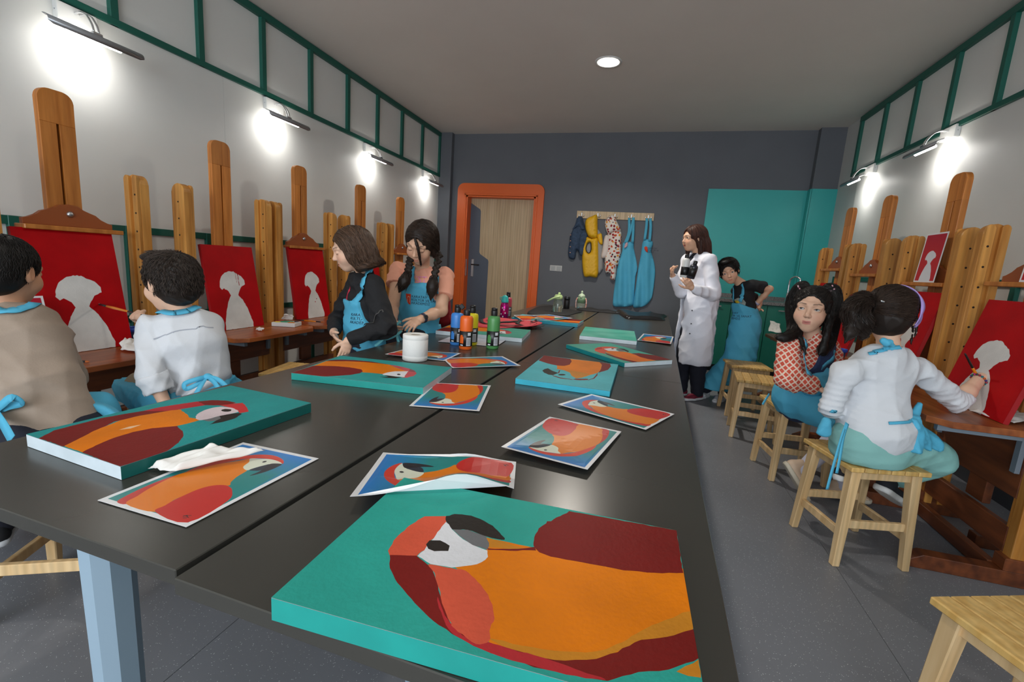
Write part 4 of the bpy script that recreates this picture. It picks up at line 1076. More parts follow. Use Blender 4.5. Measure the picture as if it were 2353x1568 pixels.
tube('buckle', [lp(*z6b([q])[0], zs+.01, p3) for q in ((1480, 495), (1560, 465), (1580, 485), (1520, 505), (1480, 495))], .003, mat('dark_steel', (0, 0, 0)), t, 6)
# ================================================================== CANVASES ON THE EASELS
SIL = [(.24, 0), (.25, .08), (.30, .20), (.36, .30), (.43, .375), (.40, .42), (.33, .455), (.29, .44), (.255, .47), (.27, .53), (.31, .585), (.38, .625), (.47, .645), (.55, .64), (.62, .61), (.68, .59), (.735, .54), (.735, .495), (.69, .48), (.65, .465), (.60, .42), (.57, .375), (.64, .32), (.71, .22), (.75, .12), (.78, .05), (.77, 0)]
def sil(dx=0, sx=1, sy=1, y0=0): return [('cwhite', 0, [(.5+(a-.5)*sx+dx, y0+b*sy) for a, b in SIL])]
def red_ground(u, v):
    k = .5+.5*math.sin(6*u+3*math.sin(4*v))*math.sin(8*v+2)
    return np.array(srgb(182, 5, 14))*(1-.35*k) + np.array(srgb(152, 2, 8))*(.35*k)
def easel_canvas(xb, zb, xt, zt, y0, y1, s, pic, label, seed, bg=red_ground, th=.02, name='painted_canvas', cat='canvas', grp='red canvases standing on the easels', m=PAINTM, side=srgb(160, 12, 22), skew=0.0, rag=.002):
    """front face from (xb, zb) up to (xt, zt); u runs left to right as seen from the room (s = +1: towards +y)"""
    yc = (y0+y1)/2
    t = thing(name, (xb, yc, zb), 0, label=label, cat=cat, group=grp)
    W = y1-y0; up = np.array([xt-xb, 0, zt-zb]); H = np.linalg.norm(up); up /= H
    right = np.array([0, s*1.0, 0]); n = np.cross(right, up)
    def place(u, v, d=0.0): return right*((u-.5)*W) + up*(v*H) + right*skew*v + n*d
    vs_ = [place(u, v, d) for d in (-th, 0) for u, v in ((0, 0), (1, 0), (1, 1), (0, 1))]
    fs = [(3, 2, 1, 0), (4, 5, 6, 7)] + [(i, (i+1) % 4, 4+(i+1) % 4, 4+i) for i in range(4)]
    pyd('stretched_canvas' if th > .01 else 'card', vs_, fs, mat('side_%d' % int(side[0]*1000), side, rough=.5), t)
    picture('painting', pic, bg, m, t, lambda u, v: tuple(place(u, v, .0008)), grid=(8, 12), rag=rag, seed=seed)
    return t
easel_canvas(-2.675, .602, -2.775, 1.197, 1.40, 1.815, 1, sil(.02, 1.0, .98), 'largest red canvas, being painted by the boy in the white shirt', 11)
easel_canvas(-2.665, .612, -2.775, 1.172, 2.315, 2.72, 1, sil(-.02, 1.05, 1.08) + [('cred', 0, [(.6, .52), (.61, .52), (.615, .72), (.6, .72)]), ('cred', 0, [(.56, .56), (.567, .56), (.57, .72), (.56, .72)])], 'red canvas leaning without a clamp, red drips over its white shape', 12, skew=.012)
easel_canvas(-2.69, .612, -2.775, 1.197, 3.085, 3.5, 1, sil(.06, .92, 1.03) + [('cred', 0, [(.58+.012*math.cos(k), .23+.01*math.sin(k)) for k in range(6)]), ('cred', 0, [(.63+.012*math.cos(k), .27+.01*math.sin(k)) for k in range(6)])], 'red canvas just left of the bob-haired girl, two red dots on its white shape', 13)
easel_canvas(-2.69, .612, -2.775, 1.16, 3.98, 4.38, 1, sil(0, 1, 1), 'red canvas mostly hidden behind the bob-haired girl', 14)
# right-hand wall (seen from the room, u runs towards -y)
easel_canvas(1.475, .667, 1.585, 1.165, 2.30, 2.735, -1, sil(-.06, .98, 1.0), 'red canvas at the right edge, painted by the girl with the lilac headband', 15)
easel_canvas(1.49, .667, 1.60, 1.18, 3.10, 3.505, -1, sil(.08, .9, 1.0), 'red canvas below the small red print on the right wall', 16)
easel_canvas(1.49, .667, 1.60, 1.2, 4.62, 5.0, -1, [], 'plain red canvas on the farthest right easel', 17)
easel_canvas(1.49, .667, 1.60, 1.12, 3.94, 4.3, -1, [], 'plain red canvas behind the two seated girls', 18)
BR = [((lambda u, v: np.array(srgb(196, 34, 40))*(1-max(0, v-.5)) + np.array(srgb(150, 10, 60))*max(0, v-.5)), 0, [(.045, .03), (.955, .03), (.955, .97), (.045, .97)])]
WB = [('whitep', 0, [(a, .03+b*.95) for a, b in SIL])]
def card(corn, lab, xs_, s):
    """a print standing on a clamp shelf; (xb, zb, xt, zt, y0, y1)"""
    return easel_canvas(*corn, s, BR+WB, lab, 20, bg='white', th=.001, name='red_print', cat='print', grp='red reference prints', m=PRINTM, side=srgb(230, 230, 230), rag=0)
card((1.59, 1.236, 1.612, 1.525, 3.215, 3.425), 'red print with a white figure standing on an easel clamp on the right', 0, -1)
card((1.585, 1.251, 1.61, 1.545, 2.37, 2.58), 'red print cut off by the right edge of the picture', 0, -1)
card((-2.6, .602, -2.665, .89, 1.225, 1.435), 'red print leaning on the largest red canvas behind the boy in beige', 0, 1)

# ================================================================== COAT RACK AND WHAT HANGS ON IT
YW = YB
t = thing('coat_rack', (-.507, YW, 1.94), 0, label='pale oak coat rack with five chrome hooks on the grey wall', cat='coat rack')
box('rack_board', -.53, .53, -.02, 0, -.05, .052, OAK, t, bevel=.002)
hooks = [-.967, -.738, -.502, -.277, -.05]
for hx in hooks:
    x = hx+.507
    h = box('hook', x-.009, x+.009, -.03, -.02, -.022, .03, CHROME, t, bevel=.004)
    for s in (-1, 1): tube('hook_prong', bezier([(x, -.025, -.018), (x+s*.02, -.035, -.028), (x+s*.034, -.04, -.018), (x+s*.04, -.042, .004)], 4), .004, CHROME, h, 8)
def z8(l, y):
    out = []
    for a, b in l:
        p = ony(1280+a/6.032, 470+b/6.032, y); out.append((p[0], p[2]))
    return out
WF = lambda x, z, y: (np.array([1, 0, 0]), np.array([0, 0, 1]), np.array([0, -1, 0]), np.array([-x, y-YW, -z]))
def hang(name, label, cat, x, z):
    return thing(name, (x, YW, z), 0, label=label, cat=cat)
yw = YW-.03
DENIM = mat('denim', srgb(58, 78, 104), rough=.85, noise=.35, nscale=40, bump=.3, bscale=160)
t = hang('denim_jacket', 'small dark denim jacket hanging on the leftmost hook', 'jacket', -.97, 1.9)
fr_ = WF(-.97, 1.9, yw)
relief('jacket_front', z8([(290, 160), (345, 172), (362, 240), (392, 335), (418, 420), (405, 480), (378, 560), (362, 690), (322, 705), (280, 640), (262, 640), (240, 752), (160, 742), (148, 620), (168, 500), (172, 440), (215, 340), (248, 300), (272, 220)], yw-.05), fr_, .05, DENIM, t, folds=lambda x, z: .007*math.sin(60*x+9*z), step=.018)
relief('collar', z8([(285, 180), (335, 190), (340, 250), (385, 340), (330, 355), (295, 300), (210, 350), (245, 290), (265, 230)], yw-.05), fr_, .022, DENIM, t, step=.016, back=.05)
relief('sleeve', z8([(330, 400), (400, 380), (420, 440), (385, 560), (362, 690), (315, 700), (300, 560)], yw-.05), fr_, .02, DENIM, t, folds=lambda x, z: .004*math.sin(80*z), step=.016, back=.052)
for k in range(4):
    q = z8([(186-2*k, 422+82*k)], yw-.07)[0]
    lathe('button', [(.009, 0), (.009, .003), (.005, .005)], mat('copper_button', srgb(196, 150, 130), rough=.3, metal=.7), t, 10, loc=(q[0]+.97, -.088, q[1]-1.9), rot=(math.radians(90), 0, 0))
YEL = mat('yellow_quilt', srgb(226, 174, 20), rough=.5, bump=.15, bscale=70)
t = hang('yellow_vest', 'yellow quilted hooded vest hanging on the coat rack', 'vest', -.74, 1.9)
fr_ = WF(-.74, 1.9, yw)
q = lambda x, z: .011*abs(math.sin(math.pi*(z-.15*math.sin(8*x))/.062))**.6
relief('vest_lining', z8([(540, 330), (565, 340), (622, 420), (625, 540), (640, 600), (636, 860), (625, 905), (560, 930)], yw), fr_, .03, mat('grey_lining', srgb(150, 150, 150), rough=.8), t, step=.02)
relief('vest_body', z8([(405, 440), (480, 470), (560, 460), (570, 600), (572, 800), (558, 1005), (460, 1000), (372, 995), (345, 800), (350, 640), (365, 580), (395, 480)], yw-.04), fr_, .055, YEL, t, folds=q, step=.017, back=.02, holes=[z8([(405, 600), (425, 545), (462, 530), (472, 590), (465, 650), (440, 675), (412, 650)], yw-.04)])
relief('vest_hood', z8([(470, 165), (530, 140), (556, 162), (560, 300), (556, 455), (490, 470), (430, 440), (400, 370), (386, 300), (392, 225), (425, 185)], yw-.06), fr_, .06, YEL, t, folds=q, step=.017, back=.04)
relief('vest_pocket_flap', z8([(555, 420), (605, 400), (622, 430), (628, 550), (585, 540), (560, 470)], yw-.05), fr_, .02, YEL, t, step=.014, back=.035)
lin_ = z8([(405, 600), (425, 545), (462, 530), (472, 590), (465, 650), (440, 675), (412, 650)], yw-.04)
relief('armhole_lining', lin_, fr_, .004, mat('grey_lining', (0, 0, 0)), t, step=.015, back=.03)
tube('armhole_trim', [(a+.74, -.085, b-1.9) for a, b in closed_smooth(lin_, 3)+[closed_smooth(lin_, 3)[0]]], .006, BLACKP, t, 6)
def floral():
    m = mat('floral_fabric', srgb(232, 222, 212), rough=.8)
    nt = m.node_tree; N = nt.nodes; L = nt.links; b = N['Principled BSDF']
    tc = [n for n in N if n.type == 'TEX_COORD'][0]
    v = N.new('ShaderNodeTexVoronoi'); v.inputs['Scale'].default_value = 26; v.inputs['Randomness'].default_value = .9
    n = N.new('ShaderNodeTexNoise'); n.inputs['Scale'].default_value = 60
    L.new(tc.outputs['Object'], n.inputs['Vector'])
    ad = N.new('ShaderNodeVectorMath'); ad.operation = 'MULTIPLY_ADD'; ad.inputs[1].default_value = (.022, .022, .022)
    L.new(n.outputs['Color'], ad.inputs[0]); L.new(tc.outputs['Object'], ad.inputs[2]); L.new(ad.outputs[0], v.inputs['Vector'])
    lt = N.new('ShaderNodeMath'); lt.operation = 'LESS_THAN'; lt.inputs[1].default_value = .42; L.new(v.outputs['Distance'], lt.inputs[0])
    cr = N.new('ShaderNodeValToRGB'); cr.color_ramp.interpolation = 'CONSTANT'
    els = cr.color_ramp.elements
    els[0].color = (*srgb(204, 74, 34), 1); els[1].position = .45; els[1].color = (*srgb(150, 30, 40), 1)
    for p_, c_ in ((.68, srgb(226, 150, 44)), (.85, srgb(74, 52, 62))): e = els.new(p_); e.color = (*c_, 1)
    sp_ = N.new('ShaderNodeSeparateColor'); L.new(v.outputs['Color'], sp_.inputs[0]); L.new(sp_.outputs[0], cr.inputs[0])
    mx = N.new('ShaderNodeMix'); mx.data_type = 'RGBA'; mx.inputs[6].default_value = (*srgb(232, 222, 212), 1)
    L.new(cr.outputs[0], mx.inputs[7]); L.new(lt.outputs[0], mx.inputs[0]); L.new(mx.outputs[2], b.inputs['Base Color'])
    return m
FLOR = floral()
t = hang('floral_coat', 'cream hooded coat with a red and orange flower print on the middle hook', 'coat', -.5, 1.9)
fr_ = WF(-.5, 1.9, yw)
relief('coat_body', z8([(690, 395), (760, 380), (880, 360), (887, 500), (878, 700), (842, 845), (822, 860), (802, 1042), (730, 1032), (736, 955), (666, 942), (656, 745), (680, 620), (700, 450)], yw-.05), fr_, .06, FLOR, t, folds=lambda x, z: .012*math.sin(55*x+6*z), step=.02)
relief('coat_hood', z8([(700, 172), (742, 145), (792, 156), (822, 222), (882, 352), (840, 372), (760, 390), (700, 400), (668, 322), (660, 242)], yw-.07), fr_, .05, FLOR, t, folds=lambda x, z: .008*math.sin(50*x-20*z), step=.018, back=.035)
relief('coat_sleeve', z8([(660, 440), (715, 440), (725, 560), (700, 700), (660, 742), (610, 735), (626, 620)], yw-.05), fr_, .035, mat('cream_fabric', srgb(226, 212, 204), rough=.85), t, step=.018, back=.03)
APRON = mat('sky_blue_apron', srgb(84, 180, 214), rough=.75, noise=.05, nscale=12, bump=.05, bscale=220)
LOGO = mat('logo_orange_red', srgb(222, 62, 28), rough=.6)
INK = mat('navy_ink', srgb(22, 30, 54), rough=.6)
SKYT = mat('apron_strap_blue', srgb(80, 174, 206), rough=.75)
def text_mesh(body, size, n=1):
    cu = bpy.data.curves.new('txt', 'FONT'); cu.body = body; cu.size = size; cu.resolution_u = 2; cu.space_line = .95
    o = bpy.data.objects.new('txt', cu); COL.objects.link(o)
    me = bpy.data.meshes.new_from_object(o.evaluated_get(bpy.context.evaluated_depsgraph_get()))
    bpy.data.objects.remove(o, do_unlink=True); bpy.data.curves.remove(cu)
    return me
for k, (hx, body, straps, lab) in enumerate((
    (-.277, [(918, 525), (1056, 525), (1062, 600), (1112, 870), (1086, 1000), (1066, 1300), (1056, 1388), (1000, 1416), (890, 1422), (780, 1410), (775, 1300), (800, 1100), (840, 850), (902, 640)],
     [[(1000, 185), (1000, 330), (985, 430), (945, 530)], [(1060, 180), (1040, 280), (1000, 420), (960, 530)], [(1058, 180), (1056, 350), (1045, 530)]], 'sky blue apron hanging on the second hook from the right, faded pink patch on it'),
    (-.05, [(1200, 488), (1326, 516), (1306, 640), (1346, 800), (1360, 950), (1332, 1200), (1302, 1320), (1228, 1402), (1132, 1432), (1056, 1426), (1062, 1330), (1092, 1130), (1122, 900), (1162, 700)],
     [[(1245, 190), (1240, 300), (1215, 490)], [(1292, 190), (1298, 320), (1282, 510)]], 'sky blue apron with a red logo hanging on the rightmost hook'))):
    t = hang('hanging_apron', lab, 'apron', hx, 1.9); fr_ = WF(hx, 1.9, yw)
    ph = 1.3*k
    relief('apron_cloth', z8(body, yw-.04), fr_, .03, APRON, t, folds=lambda x, z: (.02*math.sin(48*x+5*z+ph)+.012*math.sin(23*x-3*z))*min(1, max(.15, (1.75-z)/.6)), step=.02)
    for st in straps:
        P = z8(st, yw-.045)
        ribbon('strap', [(a-hx, -.06-.012*i/len(P), b-1.9) for i, (a, b) in enumerate(P)], .035, SKYT, t, up=(0, -1, 0))
    if k == 0: relief('faded_patch', z8([(930, 600), (950, 540), (980, 528), (975, 575), (950, 600)], yw-.05), fr_, .002, mat('faded_pink', srgb(206, 170, 176), rough=.8), t, step=.02, back=.054)
    else:
        relief('logo', z8([(1212, 590), (1250, 588), (1255, 662), (1235, 655), (1215, 625)], yw-.05), fr_, .002, LOGO, t, step=.02, back=.05)
        me = text_mesh('KARATAY\nKÜLTÜR VE\nSANAT', .028)
        q = z8([(1258, 615)], yw-.06)[0]
        link_mesh('logo_text', me, INK, t, loc=(q[0]-hx, -.092, q[1]-1.9), rot=(math.radians(90), 0, 0))

# ================================================================== SMALL THINGS ON THE EASEL TRAYS
def brush(name, p_tip, p_end, label, body=srgb(226, 130, 26), tipc=srgb(190, 100, 40), wet=None, grp='paint brushes', r=.0045):
    a, b = np.array(p_tip, float), np.array(p_end, float); L = np.linalg.norm(b-a); d = (b-a)/L
    mid = (a+b)/2
    t = thing(name, tuple(mid), 0, label=label, cat='brush', group=grp)
    at = lambda f: a+d*L*f-mid
    tube('bristles', [at(0), at(.03), at(.075), at(.11)], [r*.25, r*.9, r*1.25, r], mat('bristle_%d' % int(1000*(wet or tipc)[0]), wet or tipc, rough=.6), t, 8)
    tube('ferrule', [at(.105), at(.26)], [r*1.02, r*1.05], BLACKP, t, 10)
    tube('handle', [at(.255), at(.4), at(.62), at(.66)], [r*1.05, r*1.35, r, r*.95], mat('brush_handle_%d' % int(1000*body[0]), body, rough=.35), t, 10)
    tube('handle_end', [at(.655), at(.97), at(1)], [r*.96, r*.7, r*.3], BLACKP, t, 10)
    return t
def tray_pt(u, v, z): return onz(u, v, z)
zt1, zt2 = .601, .611
b0, b1 = onz(197, 829, zt1+.006), onz(178, 827, zt1+.006)
brush('paint_brush', onz(206, 832, zt1+.006), onz(120, 826, zt1+.006), 'black paint brush lying on the nearest left tray', body=srgb(30, 30, 30))
brush('paint_brush', onz(745, 741, zt2+.03), onz(676, 735, zt2+.012), 'orange brush resting across the tray beside the palette box', body=srgb(230, 132, 20))
def cup(u, v, z, label, lid=False):
    p = onz(u, v, z); t = thing('water_cup', (p[0], p[1], z), 0, label=label, cat='cup')
    lathe('cup', [(.03, 0), (.036, .003), (.043, .06), (.0425, .061), (.0405, .058), (.034, .006)], mat('blue_clear_plastic', srgb(70, 90, 130), rough=.2, trans=.4), t, 24)
    lathe('rim', [(.043, .052), (.049, .056), (.05, .072), (.046, .076), (.044, .07), (.043, .054)], mat('blue_plastic', srgb(40, 84, 190), rough=.35), t, 24, caps=False)
    return t
cup(306, 782, zt1, 'blue-rimmed water cup on the nearest left tray beside the largest red canvas')
cup(2183, 890, .666, 'blue-rimmed water cup on the right tray by the girl with the lilac headband')
cup(1925, 825, .666, 'blue cup partly hidden behind the girl in the orange blouse')
crumple('tissue', [onz(274, 806, zt1+.004), onz(330, 812, zt1+.004), onz(335, 786, zt1+.02), onz(282, 781, zt1+.05)], 'crumpled tissue on the nearest left tray beside the blue cup', 5, .05, cat='tissue')
crumple('tissue', [onz(2225, 945, .670), onz(2330, 975, .670), onz(2420, 958, .672), onz(2310, 938, .68)], 'white tissue spread along the right tray at the picture edge', 7, .03)
crumple('tissue', [onz(1766, 762, .67), onz(1795, 768, .67), onz(1792, 746, .72), onz(1770, 738, .73)], 'twisted tissue standing on a far right tray behind the girl in orange', 8, .05)
crumple('tissue', [onz(588, 759, zt2+.003), onz(600, 762, zt2+.003), onz(606, 756, zt2+.015), onz(592, 755, zt2+.015)], 'tiny paint-stained tissue ball beside the leaning red canvas', 9, .02)
crumple('tissue', [onz(648, 737, zt2+.003), onz(672, 737, zt2+.003), onz(675, 729, zt2+.03), onz(654, 727, zt2+.04)], 'white tissue wad with a pink stain behind the palette box', 10, .045)
p = onz(652, 750, zt2); t = thing('palette_box', (p[0], p[1]+.03, zt2), math.radians(18), label='white paint palette box smeared with green and red paint', cat='palette')
box('box', -.085, .085, -.06, .06, 0, .03, WPLAST, t, bevel=.003)
for (a, b_, w, h, c) in ((0, 0, .05, .03, (46, 150, 116)), (-.055, .03, .02, .018, (190, 40, 60)), (.05, -.035, .025, .014, (226, 130, 40)), (-.05, -.035, .022, .012, (226, 200, 60)), (.06, .03, .015, .02, (40, 44, 60)), (-.072, -.0, .01, .03, (150, 24, 50))):
    relief('paint_smear', [(a+w*math.cos(k*.7)*(1+.2*math.sin(3*k)), b_+h*math.sin(k*.7)*(1+.2*math.cos(2*k))) for k in range(9)], (*FL, np.array([0, 0, .03])), .003, mat('smear_%d_%d' % (c[0], c[1]), srgb(*c), rough=.3), t, step=.01)
p = onz(893, 713, zt2); t = thing('paint_tube_box', (p[0], p[1], zt2), .3, label='small striped box of paint tubes behind the girl with braids', cat='box')
for k, c in enumerate(((214, 214, 206), (222, 130, 50), (214, 214, 206), (190, 50, 50))): box('stripe' if k else 'box', -.05, .05, -.03, .03, .016*k, .016*(k+1)-.0005, mat('stripe_%d' % c[0], srgb(*c), rough=.5), t)
# dark tool case and the blue carboy
t = thing('tool_case', (-2.48, 1.50, 0), math.radians(90), label='black plastic tool case on the floor below the nearest left easel', cat='case')
CASE = mat('case_black', srgb(16, 16, 18), rough=.5)
box('case_body', -.24, .24, -.1, .1, 0, .22, CASE, t, bevel=.015, seg=2); box('case_lid', -.245, .245, -.104, .104, .225, .26, CASE, t, bevel=.01, seg=2)
tube('case_handle', bezier([(-.1, 0, .255), (-.095, 0, .32), (-.06, 0, .345), (.06, 0, .345), (.095, 0, .32), (.1, 0, .255)], 5), .013, CASE, t, 8)
p = ony(1537, 712, 6.1)
t = thing('water_carboy', (p[0], 6.1, 0), 0, label='blue water carboy standing on the floor behind the table end', cat='carboy')
CARB = mat('blue_carboy', srgb(40, 92, 190), rough=.15, trans=.55)
lathe('carboy', [(.12, 0), (.135, .01), (.135, .1), (.13, .115), (.135, .13), (.135, .22), (.13, .235), (.135, .25), (.135, .34), (.12, .38), (.06, .42), (.03, .44), (.028, .475)], CARB, t, 32)
lathe('carboy_cap', [(.032, .47), (.033, .475), (.033, .5), (.028, .503)], mat('blue_plastic', (0, 0, 0)), t, 20)
# ================================================================== SOFT SHAPES: signed-distance modelling for people
F32 = np.float32
def nrm(v):
    v = np.asarray(v, float); return v/(np.linalg.norm(v)+1e-12)
def at(u, v, D):
    """point on the camera ray of a pixel, at planar depth D metres"""
    return CAM_POS + ray(u, v)*(D/FPX)
CR = CAM_R[:, 0].copy(); CR[2] = 0; CR = nrm(CR)            # horizontal right, as seen in the picture
CFW = nrm(np.array([-CR[1], CR[0], 0.0]))                   # horizontal, away from the viewer
UPV = np.array([0, 0, 1.0])
def cone(a, b, ra, rb=None, k=.015): return ('c', np.asarray(a, F32), np.asarray(b, F32), ra, ra if rb is None else rb, k)
def elc(a, b, wa, da, wb, db, side, k=.02): return ('e', np.asarray(a, F32), np.asarray(b, F32), (wa, da), (wb, db), np.asarray(side, F32), k)
def ball(c, r, k=.015): return ('c', np.asarray(c, F32), np.asarray(c, F32)+F32(1e-5), r, r, k)
def ellp(c, axes, r, k=.015): return ('l', np.asarray(c, F32), np.asarray(axes, F32), np.asarray(r, F32), k)
def sub(p): return ('-', p)
def inter(fn): return ('&', fn)
def prim_d(p, P):
    ty = p[0]
    if ty == 'c':
        a, b = p[1], p[2]; ab = b-a; L = float(ab@ab)
        q = P-a
        t = np.clip((q@ab)/L, 0, 1)
        q = q-t[:, None]*ab
        return np.sqrt(np.einsum('ij,ij->i', q, q)) - (p[3]+(p[4]-p[3])*t)
    if ty == 'e':
        a, b = p[1], p[2]; ab = b-a; L = float(ab@ab); dr = ab/np.sqrt(L)
        sd = p[5]-dr*float(dr@p[5]); sd = sd/np.linalg.norm(sd); fr = np.cross(dr, sd)
        q = P-a; t = np.clip((q@ab)/L, 0, 1); q = q-t[:, None]*ab
        w = p[3][0]+(p[4][0]-p[3][0])*t; d = p[3][1]+(p[4][1]-p[3][1])*t
        m = np.minimum(w, d)
        x, y, z = (q@sd)/w, (q@fr)/d, (q@dr)/m
        n0 = np.sqrt(x*x+y*y+z*z)+1e-9
        g = np.sqrt((x/w)**2+(y/d)**2+(z/m)**2)+1e-9
        return np.where(n0 < .3, (n0-1)*m, n0*(n0-1)/g)
    if ty == 'l':
        q = (P-p[1])@p[2].T
        x = q/p[3]; n0 = np.sqrt(np.einsum('ij,ij->i', x, x))+1e-9
        y = x/p[3]; g = np.sqrt(np.einsum('ij,ij->i', y, y))+1e-9
        return np.where(n0 < .3, (n0-1)*float(p[3].min()), n0*(n0-1)/g)
def grp(prims, k=.025):
    lo, hi = bounds(prims, .05); return ('g', field(prims), lo.astype(F32), hi.astype(F32), k)
def field(prims, disp=None, grow=0.0):
    def f(P):
        P = np.asarray(P, F32); d = None
        for p in prims:
            if p[0] == 'g':
                if d is None: d = np.full(len(P), .4, F32)
                m = ((P > p[2]) & (P < p[3])).all(1)
                if m.any():
                    e = p[1](P[m]); dd = d[m]; k = p[-1]; h = np.clip(.5+.5*(e-dd)/k, 0, 1); d[m] = e*(1-h)+dd*h-k*h*(1-h)
                continue
            if p[0] == '-':
                e = -prim_d(p[1], P); k = p[1][-1]
                h = np.clip(.5-.5*(d-e)/k, 0, 1); d = d*(1-h)+e*h+k*h*(1-h)
            elif p[0] == '&':
                d = np.maximum(d, p[1](P))
            else:
                e = prim_d(p, P)
                if d is None: d = e
                else:
                    k = p[-1]; h = np.clip(.5+.5*(e-d)/k, 0, 1); d = e*(1-h)+d*h-k*h*(1-h)
        if grow: d = d-F32(grow)
        if disp is not None: d = d-disp(P)
        return d.astype(F32)
    f.prims = prims; f.grow = grow
    return f
def bounds(prims, pad=.03):
    lo, hi = np.full(3, 1e9), np.full(3, -1e9)
    for p in prims:
        if p[0] in '-&': continue
        if p[0] == 'g':
            lo = np.minimum(lo, p[2]+.05); hi = np.maximum(hi, p[3]-.05); continue
        if p[0] == 'c': pts = [(p[1], p[3]), (p[2], p[4])]
        elif p[0] == 'e': pts = [(p[1], max(p[3])), (p[2], max(p[4]))]
        else: pts = [(p[1], float(max(p[3])))]
        for c, r in pts: lo = np.minimum(lo, np.asarray(c, float)-r); hi = np.maximum(hi, np.asarray(c, float)+r)
    return lo-pad, hi+pad
def axis_coords(lo, hi, h, zones):
    """h outside, finer where a zone (a, b, hz) asks for it"""
    x = [lo]
    while x[-1] < hi:
        s = h
        for a, b, hz in zones:
            if a-s < x[-1] < b: s = min(s, hz)
        x.append(x[-1]+s)
    return np.array(x)
def surface(f, lo, hi, h, zones=(), newton=True):
    """naive surface nets on a (locally refined) grid; evaluates only near the surface"""
    ax = [axis_coords(lo[i], hi[i], h, [(z[0][i], z[1][i], z[2]) for z in zones]) for i in range(3)]
    n = [len(a) for a in ax]
    B = 6
    D = np.ones(n, F32)
    edges = [list(range(0, m, B))+([m-1] if (m-1) % B else []) for m in n]
    cs = [np.array([(a[e[i]]+a[min(e[i+1], len(a)-1)])/2 for i in range(len(e)-1)]) for a, e in zip(ax, edges)]
    hs = [np.array([(a[min(e[i+1], len(a)-1)]-a[e[i]])/2 for i in range(len(e)-1)]) for a, e in zip(ax, edges)]
    G = np.stack(np.meshgrid(*cs, indexing='ij'), -1).reshape(-1, 3)
    Hd = np.stack(np.meshgrid(*hs, indexing='ij'), -1).reshape(-1, 3)
    dc = np.concatenate([f(G[i:i+200000]) for i in range(0, len(G), 200000)])
    rad = np.linalg.norm(Hd, axis=1)*1.25+.012
    nb = [len(c) for c in cs]
    act = np.abs(dc) < rad
    sgn = dc.reshape(nb); actg = act.reshape(nb)
    for bi in range(nb[0]):
        for bj in range(nb[1]):
            if not actg[bi, bj].any():
                # fill by sign
                for bk in np.nonzero(sgn[bi, bj] < 0)[0]:
                    D[edges[0][bi]:edges[0][bi+1]+1, edges[1][bj]:edges[1][bj+1]+1, edges[2][bk]:edges[2][bk+1]+1] = -1
                continue
            for bk in np.nonzero((sgn[bi, bj] < 0) & ~actg[bi, bj])[0]:
                D[edges[0][bi]:edges[0][bi+1]+1, edges[1][bj]:edges[1][bj+1]+1, edges[2][bk]:edges[2][bk+1]+1] = -1
    # node mask for active blocks
    Mk = np.zeros(n, bool)
    for bi, bj, bk in np.argwhere(actg):
        Mk[edges[0][bi]:edges[0][bi+1]+1, edges[1][bj]:edges[1][bj+1]+1, edges[2][bk]:edges[2][bk+1]+1] = True
    I = np.argwhere(Mk)
    if len(I) == 0: return np.zeros((0, 3)), np.zeros((0, 4), int)
    P = np.stack([ax[0][I[:, 0]], ax[1][I[:, 1]], ax[2][I[:, 2]]], 1).astype(F32)
    vals = np.concatenate([f(P[i:i+150000]) for i in range(0, len(P), 150000)])
    D[Mk] = vals
    D[0] = D[-1] = 1; D[:, 0] = D[:, -1] = 1; D[:, :, 0] = D[:, :, -1] = 1
    S = D < 0
    c8 = [S[i:n[0]-1+i, j:n[1]-1+j, k:n[2]-1+k] for i in (0, 1) for j in (0, 1) for k in (0, 1)]
    allin = np.logical_and.reduce(c8); anyin = np.logical_or.reduce(c8)
    A = np.argwhere(anyin & ~allin)
    idx = np.full([m-1 for m in n], -1, np.int32); idx[A[:, 0], A[:, 1], A[:, 2]] = np.arange(len(A))
    offs = np.array([(i, j, k) for i in (0, 1) for j in (0, 1) for k in (0, 1)])
    cv = np.stack([D[A[:, 0]+o[0], A[:, 1]+o[1], A[:, 2]+o[2]] for o in offs], 1)
    cp = np.stack([np.stack([ax[q][A[:, q]+o[q]] for q in range(3)], 1) for o in offs], 1)
    acc = np.zeros((len(A), 3)); cnt = np.zeros(len(A))
    for a in range(8):
        for b in range(a+1, 8):
            if np.abs(offs[a]-offs[b]).sum() != 1: continue
            va, vb = cv[:, a], cv[:, b]; m = (va < 0) != (vb < 0)
            t = np.where(m, va/np.where(m, va-vb, 1), 0)
            acc += np.where(m[:, None], cp[:, a]+(cp[:, b]-cp[:, a])*t[:, None], 0); cnt += m
    V = acc/np.maximum(cnt, 1)[:, None]
    faces = []
    for q in range(3):
        sl0 = [slice(None)]*3; sl1 = [slice(None)]*3
        sl0[q] = slice(0, n[q]-1); sl1[q] = slice(1, n[q])
        ch = S[tuple(sl0)] != S[tuple(sl1)]
        E = np.argwhere(ch)
        r, s = (q+1) % 3, (q+2) % 3
        E = E[(E[:, r] > 0) & (E[:, s] > 0) & (E[:, r] < n[r]-1) & (E[:, s] < n[s]-1)]
        def cell(dr, ds):
            c = E.copy(); c[:, r] += dr; c[:, s] += ds; return idx[c[:, 0], c[:, 1], c[:, 2]]
        Q = np.stack([cell(-1, -1), cell(0, -1), cell(0, 0), cell(-1, 0)], 1)
        inn = S[E[:, 0], E[:, 1], E[:, 2]]
        Q[~inn] = Q[~inn][:, ::-1]
        faces.append(Q)
    Fq = np.concatenate(faces); Fq = Fq[(Fq >= 0).all(1)]
